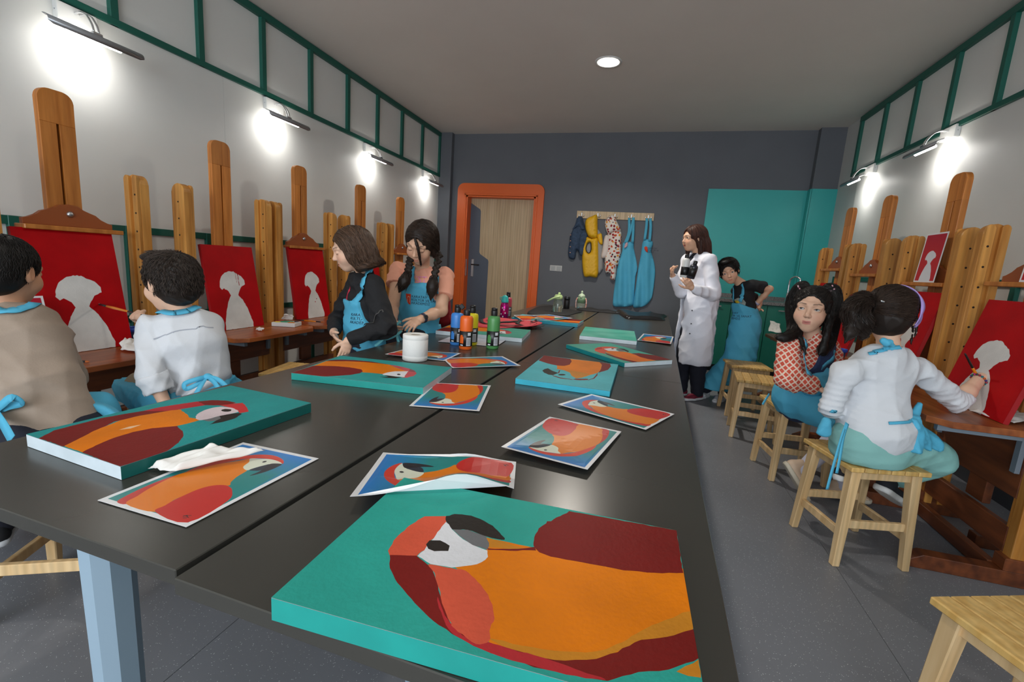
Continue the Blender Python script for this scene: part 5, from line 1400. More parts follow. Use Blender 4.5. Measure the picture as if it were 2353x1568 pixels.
    if newton:
        e = h*.25
        for _ in range(1):
            Vf = V.astype(F32); d0 = f(Vf)
            g = np.stack([f(Vf+np.eye(3, dtype=F32)[i]*F32(e))-d0 for i in range(3)], 1)/e
            st = np.clip(d0, -h*.5, h*.5)
            V = V-(st/np.maximum((g*g).sum(1), .25))[:, None]*g
    return V, Fq
def mesh_np(name, V, Fq, m, parent, colors=None, smooth=True):
    base = np.array(parent.location) if parent else np.zeros(3)
    me = bpy.data.meshes.new(name)
    V = np.asarray(V, F32)-base.astype(F32); k = Fq.shape[1]
    me.vertices.add(len(V)); me.vertices.foreach_set('co', V.reshape(-1))
    me.loops.add(len(Fq)*k); me.loops.foreach_set('vertex_index', Fq.astype(np.int32).reshape(-1))
    me.polygons.add(len(Fq)); me.polygons.foreach_set('loop_start', np.arange(0, len(Fq)*k, k, dtype=np.int32))
    me.update(calc_edges=True); me.validate()
    if colors is not None:
        ca = me.color_attributes.new('Col', 'FLOAT_COLOR', 'POINT')
        c4 = np.ones((len(V), 4), F32); c4[:, :3] = colors; ca.data.foreach_set('color', c4.reshape(-1))
    return link_mesh(name, me, m, parent, smooth)
def grad(f, P, e=.002):
    P = np.asarray(P, F32); d0 = f(P)
    g = np.stack([f(P+np.eye(3, dtype=F32)[i]*F32(e))-d0 for i in range(3)], 1)/e
    return d0, g/(np.linalg.norm(g, axis=1, keepdims=True)+1e-9)
def project(f, P, off=0.0, it=4):
    P = np.asarray(P, F32)
    for _ in range(it):
        d, g = grad(f, P); P = P-np.clip(d-F32(off), -.03, .03)[:, None]*g
    return P
class Waves:
    """cheap vectorised fold noise"""
    def __init__(s, seed, n=6, fmin=18, fmax=55, dirs=None, pw=1.0):
        r = np.random.default_rng(seed); s.k = []
        for i in range(n):
            v = nrm(r.normal(size=3)) if dirs is None else nrm(np.asarray(dirs[i % len(dirs)], float)+r.normal(size=3)*.25)
            s.k.append((v*2.4*r.uniform(fmin, fmax), r.uniform(0, 6.28), r.uniform(.5, 1)))
        s.pw = pw
    def __call__(s, P):
        P = np.asarray(P, float); o = np.zeros(len(P)); w = 0
        sh = .35*np.sin(P@np.array([11., 7, 9])+1.3)
        for k, ph, a in s.k:
            q = np.sin(P@k*.5+ph+2*sh); o += a*(.62-np.abs(q)**.8); w += a*a
        mk = .5+.5*np.sin(P@np.array([6.1, 9.3, 13.7])+s.k[0][1])*np.sin(P@np.array([11.3, -7.9, 5.1])+s.k[-1][1])
        return (o/math.sqrt(w)*2.1*(.25+mk)).astype(F32)
def folds(seed, amp, fmin=18, fmax=55, n=6, dirs=None):
    W = Waves(seed, n, fmin, fmax, dirs)
    return lambda P: F32(amp)*W(P)
def build(name, prims, m, parent, h=.008, disp=None, grow=0.0, zones=(), colors=None, pad=.03):
    f = field(prims, disp, grow); lo, hi = bounds(prims, pad+grow)
    V, Fq = surface(f, lo, hi, h, zones)
    col = colors(V) if colors is not None else None
    o = mesh_np(name, V, Fq, m, parent, col)
    return o, f
def half(point, normal):
    """keep the side against the normal"""
    p, n_ = np.asarray(point, F32), np.asarray(nrm(normal), F32)
    return lambda P: (P-p)@n_
def strands(name, f, roots, dirfn, m, parent, nseg=12, step=.012, r0=.0014, off=.001, col=(.02, .012, .008), var=.35, seed=1, wav=.0, lift=0.0, sides=3):
    """tapered hairs that follow the field surface"""
    rng = np.random.default_rng(seed)
    P = project(f, roots, off); N = len(P)
    st = step*rng.uniform(.8, 1.2, N)[:, None].astype(F32)
    path = [P]; ph = rng.uniform(0, 6.28, N)
    for s in range(nseg):
        d, g = grad(f, P)
        v = dirfn(P, s/nseg).astype(F32)
        v = v-(v*g).sum(1, keepdims=True)*g*F32(.9)
        if wav: 
            sd = np.cross(v, g); v = v+sd*F32(wav)*np.sin(ph+s*1.1)[:, None].astype(F32)
        v = v/(np.linalg.norm(v, axis=1, keepdims=True)+1e-6)
        P = P+v*st
        d, g = grad(f, P)
        tgt = off+lift*(s/nseg)
        P = P-np.clip(d-F32(tgt), -.01, .01)[:, None]*g
        path.append(P)
    Pt = np.stack(path, 1)           # N, S, 3
    S = Pt.shape[1]
    T = np.gradient(Pt, axis=1); T /= np.linalg.norm(T, axis=2, keepdims=True)+1e-9
    ref = np.array([.3, .2, .9]); s1 = np.cross(T, ref); s1 /= np.linalg.norm(s1, axis=2, keepdims=True)+1e-9; s2 = np.cross(T, s1)
    rr = r0*np.linspace(1, .15, S)**.7
    rr = rr[None, :, None]*rng.uniform(.6, 1.3, (N, 1, 1))
    rings = [Pt+rr*(math.cos(2*math.pi*k/sides)*s1+math.sin(2*math.pi*k/sides)*s2) for k in range(sides)]
    V = np.stack(rings, 2).reshape(-1, 3)
    i = np.arange(N)[:, None, None]; j = np.arange(S-1)[None, :, None]; k = np.arange(sides)[None, None, :]
    a = (i*S+j)*sides+k; b = (i*S+j)*sides+(k+1) % sides
    Fq = np.stack([a, b, b+sides, a+sides], -1).reshape(-1, 4)
    c = np.asarray(col)*(1+var*rng.uniform(-1, 1, (N, 1))); c = np.repeat(np.clip(c, 0, 1), S*sides, axis=0)
    return V, Fq, c
def join_np(parts):
    V, F_, C_ = [], [], []; n = 0
    for v, f, c in parts:
        V.append(v); F_.append(np.asarray(f)+n); C_.append(c); n += len(v)
    return np.concatenate(V), np.concatenate(F_), np.concatenate(C_)
SKIN = mat('skin', (.6, .4, .3), rough=.5, attr='Col', noise=.05, nscale=30, sss=.12, spec=.4)
HAIRM = mat('hair', (.02, .015, .01), rough=.5, attr='Col', spec=.28)

# ------------------------------------------------------------------ head
class Head:
    def __init__(s, c, face, up=UPV, size=1.0):
        s.c = np.asarray(c, float); s.y = nrm(face); up = np.asarray(up, float)
        s.z = nrm(up-s.y*(up@s.y)); s.x = np.cross(s.y, s.z); s.k = size
        s.A = np.array([s.x, s.y, s.z])
    def p(s, x, y, z): return s.c+s.k*(s.x*x+s.y*y+s.z*z)
    def loc(s, P): return ((np.asarray(P)-s.c)@s.A.T)/s.k
    def prims(s, eyes='open', smile=0.0):
        k = s.k; E = lambda x, y, z, r, kk=.02: ellp(s.p(x, y, z), s.A, np.array(r)*k, kk*k)
        B = lambda x, y, z, r, kk=.012: ball(s.p(x, y, z), r*k, kk*k)
        Cn = lambda a, b, ra, rb, kk=.01: cone(s.p(*a), s.p(*b), ra*k, rb*k, kk*k)
        L = [E(0, -.014, .030, (.072, .090, .078)), E(0, .022, -.028, (.0555, .062, .068), .03), E(0, .046, -.077, (.024, .022, .022), .03)]
        for q in (-1, 1):
            L += [B(q*.033, .050, -.032, .025, .022), Cn((q*.012, .078, .022), (q*.042, .064, .020), .011, .009, .016)]
        L += [Cn((0, .0775, .008), (0, .0930, -.023), .0060, .0085, .012), B(0, .0945, -.0265, .0085, .006)]
        for q in (-1, 1): L += [B(q*.0088, .0875, -.0295, .0060, .006)]
        for q in (-1, 1): L += [sub(E(q*.030, .096, .004, (.0175, .017, .0105), .014))]
        for q in (-1, 1):
            if eyes == 'open':
                L += [E(q*.030, .0690, .003, (.0155, .0135, .0125), .004), sub(E(q*.030, .082, .0022, (.0128, .014, .0060), .0015))]
            elif eyes == 'down':
                L += [E(q*.030, .0705, .0015, (.0145, .0125, .0115), .005)]
        L += [E(0, .069, -.058, (.022, .011, .014), .012)]
        for q in (-1, 1):
            L += [Cn((q*.0175, .0725, -.0562), (q*.004, .0800, -.0540), .0022, .0036, .005), Cn((q*.0165, .0725, -.0582), (0, .0790, -.0618), .0022, .0045, .005)]
        L += [sub(Cn((-.016, .0820, -.0575), (.016, .0820, -.0575), .0014, .0014, .003))]
        for q in (-1, 1):
            L += [E(q*.0735, -.012, -.004, (.009, .018, .028), .008), sub(E(q*.082, -.006, .0, (.006, .011, .017), .006))]
        return [grp(L, .02)]
    def colors(s, V, skin, brow=(.03, .018, .012), lips=None, lash=True, eyes='open', blush=.12):
        Q = s.loc(V); C_ = np.tile(np.asarray(skin, float), (len(V), 1))
        near = np.linalg.norm(Q, axis=1) < .16
        x, y, z = np.abs(Q[:, 0]), Q[:, 1], Q[:, 2]
        lips = lips if lips is not None else np.array(skin)*np.array([.82, .52, .52])
        front = near & (y > .05)
        lz = np.exp(-((z+.0535)/.0042)**2)+np.exp(-((z+.0625)/.0048)**2)
        lz = np.exp(-((z+.0540-x*.08)/.0030)**2)+np.exp(-((z+.0615)/(.0042-x*.06))**2)
        lm = np.clip(lz*1.1, 0, 1)*np.clip((.0185-x)/.004, 0, 1)*(y > .066)*front
        C_ = C_*(1-lm[:, None])+np.asarray(lips)*lm[:, None]
        ml = np.exp(-((z+.0578)/.0012)**2)*np.clip((.018-x)/.003, 0, 1)*front*.55
        C_ *= (1-ml[:, None])
        bz = .0265-(x-.03)**2*9+.002*(x > .03)
        bm_ = np.exp(-((z-bz)/.0030)**2)*np.clip((x-.010)/.005, 0, 1)*np.clip((.050-x)/.008, 0, 1)*front
        C_ = C_*(1-.8*bm_[:, None])+np.asarray(brow)*.8*bm_[:, None]
        if lash:
            zl = (.0072-(x-.030)**2*26) if eyes == 'open' else (-.0058+(x-.030)**2*24)
            la = np.exp(-((z-zl)/.0017)**2)*np.clip((.0135-np.abs(x-.030))/.003, 0, 1)*front
            C_ = C_*(1-.85*la[:, None])+np.array([.02, .013, .01])*.85*la[:, None]
        bl = np.exp(-(((x-.038)/.02)**2+((z+.03)/.018)**2))*front*blush
        C_[:, 1] *= 1-bl; C_[:, 2] *= 1-bl
        ns = np.exp(-(((x-.006)/.003)**2+((z+.0365)/.0022)**2))*front*.6
        C_ *= (1-ns[:, None])
        return np.clip(C_, 0, 1)
    def eyeballs(s, parent, gaze=(0, 0), iris=(.035, .018, .01)):
        for q in (-1, 1):
            c = s.p(q*.030, .0665, .003); r = .0128*s.k
            gy = nrm(s.y+s.x*gaze[0]+s.z*gaze[1])
            vs_, fs, cols = [], [], []
            gx = nrm(np.cross(gy, s.z)); gz = np.cross(gx, gy)
            rings = [0, .1, .2, .26, .30, .42, .46, .52, .8, 1.2, 1.6]
            n = 20
            for a in rings:
                for k in range(n):
                    t = 2*math.pi*k/n
                    vs_.append(c+r*(math.cos(a)*gy+math.sin(a)*(math.cos(t)*gx+math.sin(t)*gz)))
                    cols.append((.004, .004, .005) if a < .22 else iris if a < .44 else (.55, .54, .53))
            for i in range(len(rings)-1):
                for k in range(n): fs.append((i*n+k, (i+1)*n+k, (i+1)*n+(k+1) % n, i*n+(k+1) % n))
            vs_ = np.array(vs_)
            mesh_np('eye', vs_, np.array(fs), mat('eyeball', (.8, .8, .8), rough=.08, attr='Col', spec=.6), parent, np.array(cols))
    def hair_cap(s, th=.010, cut=True, low=-.055, kk=.02, temple=.0, add=(), ears=True):
        k = s.k; E = lambda x, y, z, r, q=.02: ellp(s.p(x, y, z), s.A, np.array(r)*k, q*k)
        L = [E(0, -.018, .032, (.074+th, .090+th, .078+th)), E(0, -.045, -.02, (.062+th, .052+th, .055+th), .03)]
        L += list(add)
        if cut:
            L += [sub(E(0, .100, -.018, (.062+temple, .072, .088), .008)), sub(E(0, .07, -.10, (.08, .08, .07), .01))]
            if ears:
                for q in (-1, 1): L += [sub(E(q*.088, .004, -.014, (.026, .026, .042), .006))]
        return L
    def roots(s, n, seed, zmin=-.02, front=.09, th=.012):
        r = np.random.default_rng(seed); out = []
        while len(out) < n:
            v = r.normal(size=(n*3, 3)); v /= np.linalg.norm(v, axis=1, keepdims=True)
            q = v*np.array([.074+th, .09+th, .078+th])+np.array([0, -.018, .032])
            q = q[(q[:, 2] > zmin) & (q[:, 1] < front)]
            out += list(q)
        q = np.array(out[:n])
        return s.c+s.k*(q@s.A)
# ------------------------------------------------------------------ hand
def hand(w, d, n, thumb, size=1.0, curl=(.35, .4, .45, .5), spread=.09, tcurl=.35, curl2=None, thumb_out=.75):
    """w wrist, d towards the fingertips, n palm normal (the way the palm faces), thumb = side vector"""
    w = np.asarray(w, float); d = nrm(d); n = np.asarray(n, float); n = nrm(n-d*(n@d)); t = np.asarray(thumb, float); t = nrm(t-d*(t@d)-n*(t@n))
    k = size; L = []
    pl = .062*k
    L.append(elc(w-d*.005*k, w+d*pl*.55, .020*k, .013*k, .029*k, .012*k, t, .012*k))
    L.append(elc(w+d*pl*.55, w+d*pl, .029*k, .012*k, .030*k, .010*k, t, .010*k))
    lens = (.058, .064, .060, .048); offs = (.0225, .0075, -.0075, -.0215)
    for i in range(4):
        b = w+d*(pl-.002*k)+t*offs[i]*k-(d*.006*k if i == 3 else 0)
        dd = nrm(d+t*spread*(1.5-i)*.8); a = curl[i]
        segs = (.44, .31, .25); rr = (.0083, .0075, .0068, .0056)
        if i == 3: rr = tuple(x*.88 for x in rr)
        p = b
        for q in range(3):
            ang = a*(.9 if q == 0 else 1.1 if q == 1 else .8)
            dd = nrm(dd*math.cos(ang)+nrm(n-dd*(n@dd))*math.sin(ang))
            e = p+dd*lens[i]*k*segs[q]
            L.append(cone(p, e, rr[q]*k, rr[q+1]*k, .0022*k if q else .005*k)); p = e
    b = w+d*.018*k+t*.020*k
    dd = nrm(d*(1-thumb_out*.5)+t*thumb_out+n*.25)
    p = b
    for q, (ln, r0, r1) in enumerate(((.030, .0125, .0098), (.026, .0095, .0082), (.021, .0082, .0062))):
        if q: dd = nrm(dd*math.cos(tcurl)+nrm(n*.6+d*.8-dd*((n*.6+d*.8)@dd))*math.sin(tcurl))
        e = p+dd*ln*k; L.append(cone(p, e, r0*k, r1*k, .006*k if q == 0 else .002*k)); p = e
    return [grp(L, .01)]
def lerp(a, b, t): return np.asarray(a, float)*(1-t)+np.asarray(b, float)*t
def torso(NB, PEL, side, wS=.090, wC=.100, wW=.086, wP=.100, dC=.064, dW=.058, dP=.068, k=.03, fwd=None, arch=0.0):
    """chest, waist and pelvis as one run of elliptic sections; arch bows the back"""
    side = nrm(side); f = nrm(np.cross(side, nrm(np.asarray(NB)-np.asarray(PEL)))) if fwd is None else fwd
    p = [lerp(NB, PEL, t)-f*arch*math.sin(math.pi*t) for t in (.12, .32, .66, 1.0)]
    return [elc(p[0], p[1], wS, dC*.78, wC, dC, side, k), elc(p[1], p[2], wC, dC, wW, dW, side, k), elc(p[2], p[3], wW, dW, wP, dP, side, k)]
def limb(a, b, ra, rb, bulge=0.0, k=.015):
    m = lerp(a, b, .42)
    return [cone(a, m, ra, (ra+rb)/2+bulge, k), cone(m, b, (ra+rb)/2+bulge, rb, k)]
def shrink(prims, g):
    return prims
def shoe(ankle, toe_dir, up, size, mU, mS, parent, name='shoe', laces=True, stripes=None):
    """low shoe: upper and sole"""
    a = np.asarray(ankle, float); d = nrm(toe_dir); u = nrm(np.asarray(up)-d*(np.asarray(up)@d)); s = np.cross(d, u); k = size
    b = a-u*.062*k
    upper = [elc(b-d*.035*k+u*.022*k, b+d*.06*k+u*.018*k, .028*k, .026*k, .036*k, .022*k, s, .02), elc(b+d*.06*k+u*.018*k, b+d*.125*k+u*.010*k, .036*k, .022*k, .024*k, .013*k, s, .02),
             cone(b-d*.028*k+u*.03*k, b-d*.022*k+u*.062*k, .032*k, .029*k, .02)]
    o, f = build(name, upper+[inter(half(b+u*.002*k, -u))], mU, parent, .006)
    sole = [elc(b-d*.038*k+u*.004*k, b+d*.05*k+u*.004*k, .034*k, .03*k, .040*k, .03*k, s, .01), elc(b+d*.05*k+u*.004*k, b+d*.122*k+u*.004*k, .040*k, .03*k, .030*k, .03*k, s, .01)]
    build('sole', sole+[inter(half(b+u*.012*k, u)), inter(half(b-u*.010*k, -u))], mS, o, .006) if False else build('sole', sole+[inter(half(b+u*.012*k, u)), inter(half(b-u*.010*k, -u))], mS, parent, .006)
    return o, f, (b, d, u, s)
def conform_mesh(name, me, f, origin, U, V_, m, parent, off=.0016, sub_=0):
    """wrap a flat mesh (x, y) onto a field: start outside and walk in along the normal"""
    bm = bmesh.new(); bm.from_mesh(me)
    bmesh.ops.triangulate(bm, faces=bm.faces)
    for _ in range(sub_): bmesh.ops.subdivide_edges(bm, edges=[e for e in bm.edges if e.calc_length() > .008], cuts=1)
    bmesh.ops.triangulate(bm, faces=bm.faces)
    P = np.array([v.co[:] for v in bm.verts]); Fq = np.array([[v.index for v in f_.verts] for f_ in bm.faces]); bm.verts.index_update()
    bm.free()
    U, V_ = nrm(U), nrm(V_); N_ = np.cross(U, V_)
    W = np.asarray(origin)+P[:, :1]*U+P[:, 1:2]*V_+N_*.12
    W = W.astype(F32)
    for _ in range(60):
        d = f(W); W = W-(np.clip(d-F32(off), -.002, .02)*F32(.7))[:, None]*N_.astype(F32)
    d, g = grad(f, W); ok = (np.abs(d-off) < .004) & (g@N_.astype(F32) > .15)
    Fq = Fq[ok[Fq].all(1)]
    if len(Fq) == 0: return None
    us = np.unique(Fq); mp_ = np.zeros(len(W), int); mp_[us] = np.arange(len(us))
    return mesh_np(name, W[us], mp_[Fq], m, parent, None, False)
def surf_ribbon(name, f, pts, w, m, parent, off=.003, th=.002, n=8, proj=True):
    """strap lying on a field"""
    P = np.array(bezier(pts, n)); 
    if proj: P = project(f, P, off, 5)
    d, g = grad(f, P)
    T = np.gradient(P.astype(float), axis=0); T /= np.linalg.norm(T, axis=1, keepdims=True)+1e-9
    S = np.cross(T, g); S /= np.linalg.norm(S, axis=1, keepdims=True)+1e-9
    vs_, fs = [], []
    for i in range(len(P)):
        for a, b in ((-1, 0), (1, 0), (1, 1), (-1, 1)): vs_.append(P[i]+S[i]*a*w/2+g[i]*b*th)
    for i in range(len(P)-1):
        for k in range(4): fs.append((i*4+k, (i+1)*4+k, (i+1)*4+(k+1) % 4, i*4+(k+1) % 4))
    return mesh_np(name, np.array(vs_), np.array(fs), m, parent)
# ================================================================== PEOPLE
SK1 = np.array(srgb(232, 188, 160)); SK2 = np.array(srgb(222, 176, 146)); SK3 = np.array(srgb(206, 154, 122))
CWH = mat('white_cotton', srgb(216, 218, 222), rough=.85, bump=.06, bscale=160)
CCOAT = mat('white_coat_cloth', srgb(238, 240, 250), rough=.8, bump=.05, bscale=160)
CTAN = mat('beige_jersey', srgb(166, 148, 132), rough=.9, noise=.06, nscale=20, bump=.08, bscale=200)
CBLK = mat('black_jersey', srgb(24, 24, 27), rough=.85, bump=.1, bscale=180)
CPEA = mat('peach_jersey', srgb(240, 168, 140), rough=.85, bump=.05, bscale=180)
CRED = mat('crimson_jersey', srgb(132, 14, 28), rough=.85, bump=.08, bscale=180)
CNAV = mat('navy_trousers', srgb(26, 28, 42), rough=.85)
CTEA = mat('sea_green_trousers', srgb(134, 186, 180), rough=.85, bump=.05, bscale=180)
CKHA = mat('khaki_trousers', srgb(150, 132, 108), rough=.85)
CDEN = mat('dark_denim', srgb(44, 62, 100), rough=.85, noise=.25, nscale=50, bump=.15, bscale=200)
APR = APRON
def lattice():
    m = mat('coral_lattice_print', srgb(222, 96, 74), rough=.8)
    nt = m.node_tree; N = nt.nodes; L = nt.links; b = N['Principled BSDF']
    tc = [n for n in N if n.type == 'TEX_COORD'][0]
    mp = N.new('ShaderNodeMapping'); mp.inputs['Rotation'].default_value = (.25, .78, .3); mp.inputs['Scale'].default_value = (46, 46, 46)
    L.new(tc.outputs['Object'], mp.inputs['Vector'])
    nz = N.new('ShaderNodeTexNoise'); nz.inputs['Scale'].default_value = .12; L.new(mp.outputs[0], nz.inputs['Vector'])
    ad = N.new('ShaderNodeVectorMath'); ad.operation = 'MULTIPLY_ADD'; ad.inputs[1].default_value = (2, 2, 2); L.new(nz.outputs['Color'], ad.inputs[0]); L.new(mp.outputs[0], ad.inputs[2])
    sx = N.new('ShaderNodeSeparateXYZ'); L.new(ad.outputs[0], sx.inputs[0])
    def fr(o):
        f = N.new('ShaderNodeMath'); f.operation = 'PINGPONG'; f.inputs[1].default_value = .5; L.new(o, f.inputs[0]); return f.outputs[0]
    a, c = fr(sx.outputs[0]), fr(sx.outputs[2])
    mn = N.new('ShaderNodeMath'); mn.operation = 'MINIMUM'; L.new(a, mn.inputs[0]); L.new(c, mn.inputs[1])
    cr = N.new('ShaderNodeValToRGB'); cr.color_ramp.interpolation = 'CONSTANT'; e = cr.color_ramp.elements
    e[0].color = (*srgb(238, 216, 196), 1); e[1].position = .13; e[1].color = (*srgb(226, 96, 70), 1)
    q = e.new(.26); q.color = (*srgb(206, 66, 62), 1); q = e.new(.42); q.color = (*srgb(232, 150, 66), 1)
    L.new(mn.outputs[0], cr.inputs[0]); L.new(cr.outputs[0], b.inputs['Base Color'])
    return m
CORAL = lattice()
def person(label, p, grp=None):
    return thing('person', (float(p[0]), float(p[1]), 0), 0, label=label, cat='person', group=grp)
def hair_mesh(parent, prims, H, n, dirfn, seed, col, nseg=10, step=.011, h=.005, disp=None, off=.0012, roots=None, r0=.0013, wav=.2, lift=.002, extra=(), var=.45):
    f = field(prims, disp); lo, hi = bounds(prims); V, Fq = surface(f, lo, hi, h)
    parts = [(V, Fq, np.tile(np.asarray(col)*.8, (len(V), 1)))]
    rt = H.roots(n, seed) if roots is None else roots
    parts.append(strands('s', f, rt, dirfn, None, None, nseg, step, r0, off, np.asarray(col)*1.8, .6, seed, wav, lift))
    for e in extra: parts.append(e)
    V, Fq, C_ = join_np(parts)
    return mesh_np('hair', V, Fq, HAIRM, parent, C_), f
def down_flow(H, k=1.0, out=.15):
    def fn(P, s):
        Q = P-H.c.astype(F32); r = Q-(Q@H.z.astype(F32))[:, None]*H.z.astype(F32)
        return -H.z.astype(F32)[None]*F32(k)+r*F32(out/.08)
    return fn
DKB = np.array((.022, .013, .009)); BLKH = np.array((.010, .008, .007)); BRN = np.array((.050, .027, .016)); RBR = np.array((.040, .016, .011))
Z3 = lambda c, r, h: (np.asarray(c)-r, np.asarray(c)+r, h)
def feet(ank, toe, mU, mS, parent, size=1.0):
    for a, t_ in zip(ank, toe): shoe(a, t_, UPV, size, mU, mS, parent)
def arm_prims(S, E_, W, rs=.027, re=.025, rw=.020): return limb(S, E_, rs, re, .002)+limb(E_, W, re, rw, .003)
def leg_prims(Hp, K, A, rh=.062, rk=.042, ra=.030): return limb(Hp, K, rh, rk, .0, .03)+limb(K, A, rk, ra, .006, .02)

# ---------- 1. boy in the beige top, far left, seen from behind
def boy_beige():
    D0 = 1.5
    hc = at(14, 625, 1.52); H = Head(hc, -CR*.15+CFW*.95-UPV*.12, size=1.05)
    NB = at(18, 712, 1.52); SL, SR = at(-105, 762, 1.44), at(122, 768, 1.58)
    P = np.array([-1.80, .955, .53]); side = SR-SL
    t = person('boy in a beige sweatshirt cut off by the left edge, seen from behind', P)
    E_, W = at(160, 868, 1.64), at(100, 862, 1.85); E2, W2 = at(-130, 880, 1.5), at(-60, 890, 1.75)
    K1, K2 = P+np.array([-.3, .2, -.01]), P+np.array([-.36, .02, -.01]); A1, A2 = K1+np.array([-.02, .0, -.4]), K2+np.array([-.02, .0, -.4])
    legs = leg_prims(P+nrm(side)*.07, K1, A1)+leg_prims(P-nrm(side)*.07, K2, A2)
    tor = torso(NB, P, side, arch=-.02)
    body = H.prims('down')+[cone(H.p(0, -.025, -.05), NB, .036, .042, .03)]+tor+arm_prims(SR, E_, W)+arm_prims(SL, E2, W2)+hand(W, at(70, 850, 1.95)-W, -UPV, -CR, .85)+hand(W2, at(-40, 870, 1.9)-W2, -UPV, CR, .85)+legs
    build('body', body, SKIN, t, .007, zones=[Z3(H.c, .12, .004)], colors=lambda V: H.colors(V, SK3))
    hp = H.hair_cap(.006)
    hair_mesh(t, hp, H, 1500, down_flow(H, 1, .05), 3, BLKH, nseg=3, step=.008, r0=.0012, wav=.5, lift=.004)
    top = torso(NB-UPV*.005, P+UPV*.04, side, .112, .120, .112, .122, .088, .088, .10, arch=-.03)
    sl = [cone(SR-nrm(side)*.03, SR-nrm(side)*.01, .05, .052, .04), cone(SR-nrm(side)*.01, E_, .052, .050, .012), cone(E_, lerp(E_, W, .6), .050, .044, .01), cone(SL, E2, .055, .05, .012), cone(SL+nrm(side)*.02, SL, .05, .052, .04), cone(E2, W2, .05, .035, .012)]
    fd = folds(5, .0055, 9, 36, 5, dirs=[(.3, .2, 1), (.6, .5, .5), (-.5, -.4, .6)]); o, f = build('sweatshirt', top+sl, CTAN, t, .008, disp=fd)
    # printed patch on the sleeve
    axis = nrm(E_-SR); nrmv = nrm(-CFW*.8+CR*.55); U = nrm(np.cross(axis, nrmv)); 
    vv = -axis*.9+CFW*0
    patch = bpy.data.meshes.new('p'); patch.from_pydata([(-.03, -.02, 0), (.035, -.02, 0), (.035, .022, 0), (-.03, .022, 0)], [], [(0, 1, 2, 3)])
    og = lerp(SR, E_, .86)+CR*.02-CFW*.02
    conform_mesh('red_print', patch, f, og, CR*.93+CFW*.25+UPV*.25, UPV*.97-CR*.25, mat('print_red', srgb(196, 64, 52), rough=.7), t, sub_=3)
    conform_mesh('print_text', text_mesh('NEXEL', .022), f, og+CR*-.026-UPV*.006, CR*.93+CFW*.25+UPV*.25, UPV*.97-CR*.25, LWH, t, off=.0026)
    conform_mesh('print_text', text_mesh('IN THE\nIN THIS', .013), f, og-UPV*.03-CR*.03, CR*.96+CFW*.25+UPV*.12, UPV*.97-CR*.12, BLACKP, t, off=.002)
    build('trousers', leg_prims(P+nrm(side)*.07, K1, A1, .078, .058, .05)+leg_prims(P-nrm(side)*.07, K2, A2, .078, .058, .05)+[elc(P-nrm(side)*.04, P+nrm(side)*.04, .12, .10, .12, .10, CFW)], CNAV, t, .012)
    feet((A1, A2), (-CR*.5+CFW*.6, -CR*.5+CFW*.6), CBLK, CWH, t)
    # apron: collar band, waist string and bow
    surf_ribbon('apron_neck_band', f, [at(-60, 702, 1.45), at(0, 712, 1.44), at(60, 716, 1.5), at(95, 724, 1.6)], .032, APR, t, .004)
    wz = at(40, 945, 1.45)
    surf_ribbon('apron_string', f, [at(-20, 946, 1.36), at(30, 944, 1.4), at(80, 938, 1.45), at(115, 936, 1.55)], .014, APR, t, .006)
    ribbon('apron_bow', [at(-12, 945, 1.36), at(6, 930, 1.34), at(28, 914, 1.34), at(50, 926, 1.36), at(20, 934, 1.355), at(-10, 946, 1.36)], .022, APR, t, up=(.3, -1, .1), th=.002).location = -Vector(t.location)
    ribbon('apron_string', [at(-10, 948, 1.355), at(8, 975, 1.33), at(28, 1010, 1.31)], .03, APR, t, up=(.3, -1, .1)).location = -Vector(t.location)
    build('apron', [elc(P+nrm(side)*.04-CR*.0+CFW*.12, P-nrm(side)*.04+CFW*.12, .11, .06, .11, .06, UPV, .03), cone(P+nrm(side)*.09, K1, .1, .09), cone(P-nrm(side)*.09, K2, .1, .09), inter(half(P+CFW*.02-CR*.01, -CFW-CR*-.4))], APR, t, .01)
boy_beige()

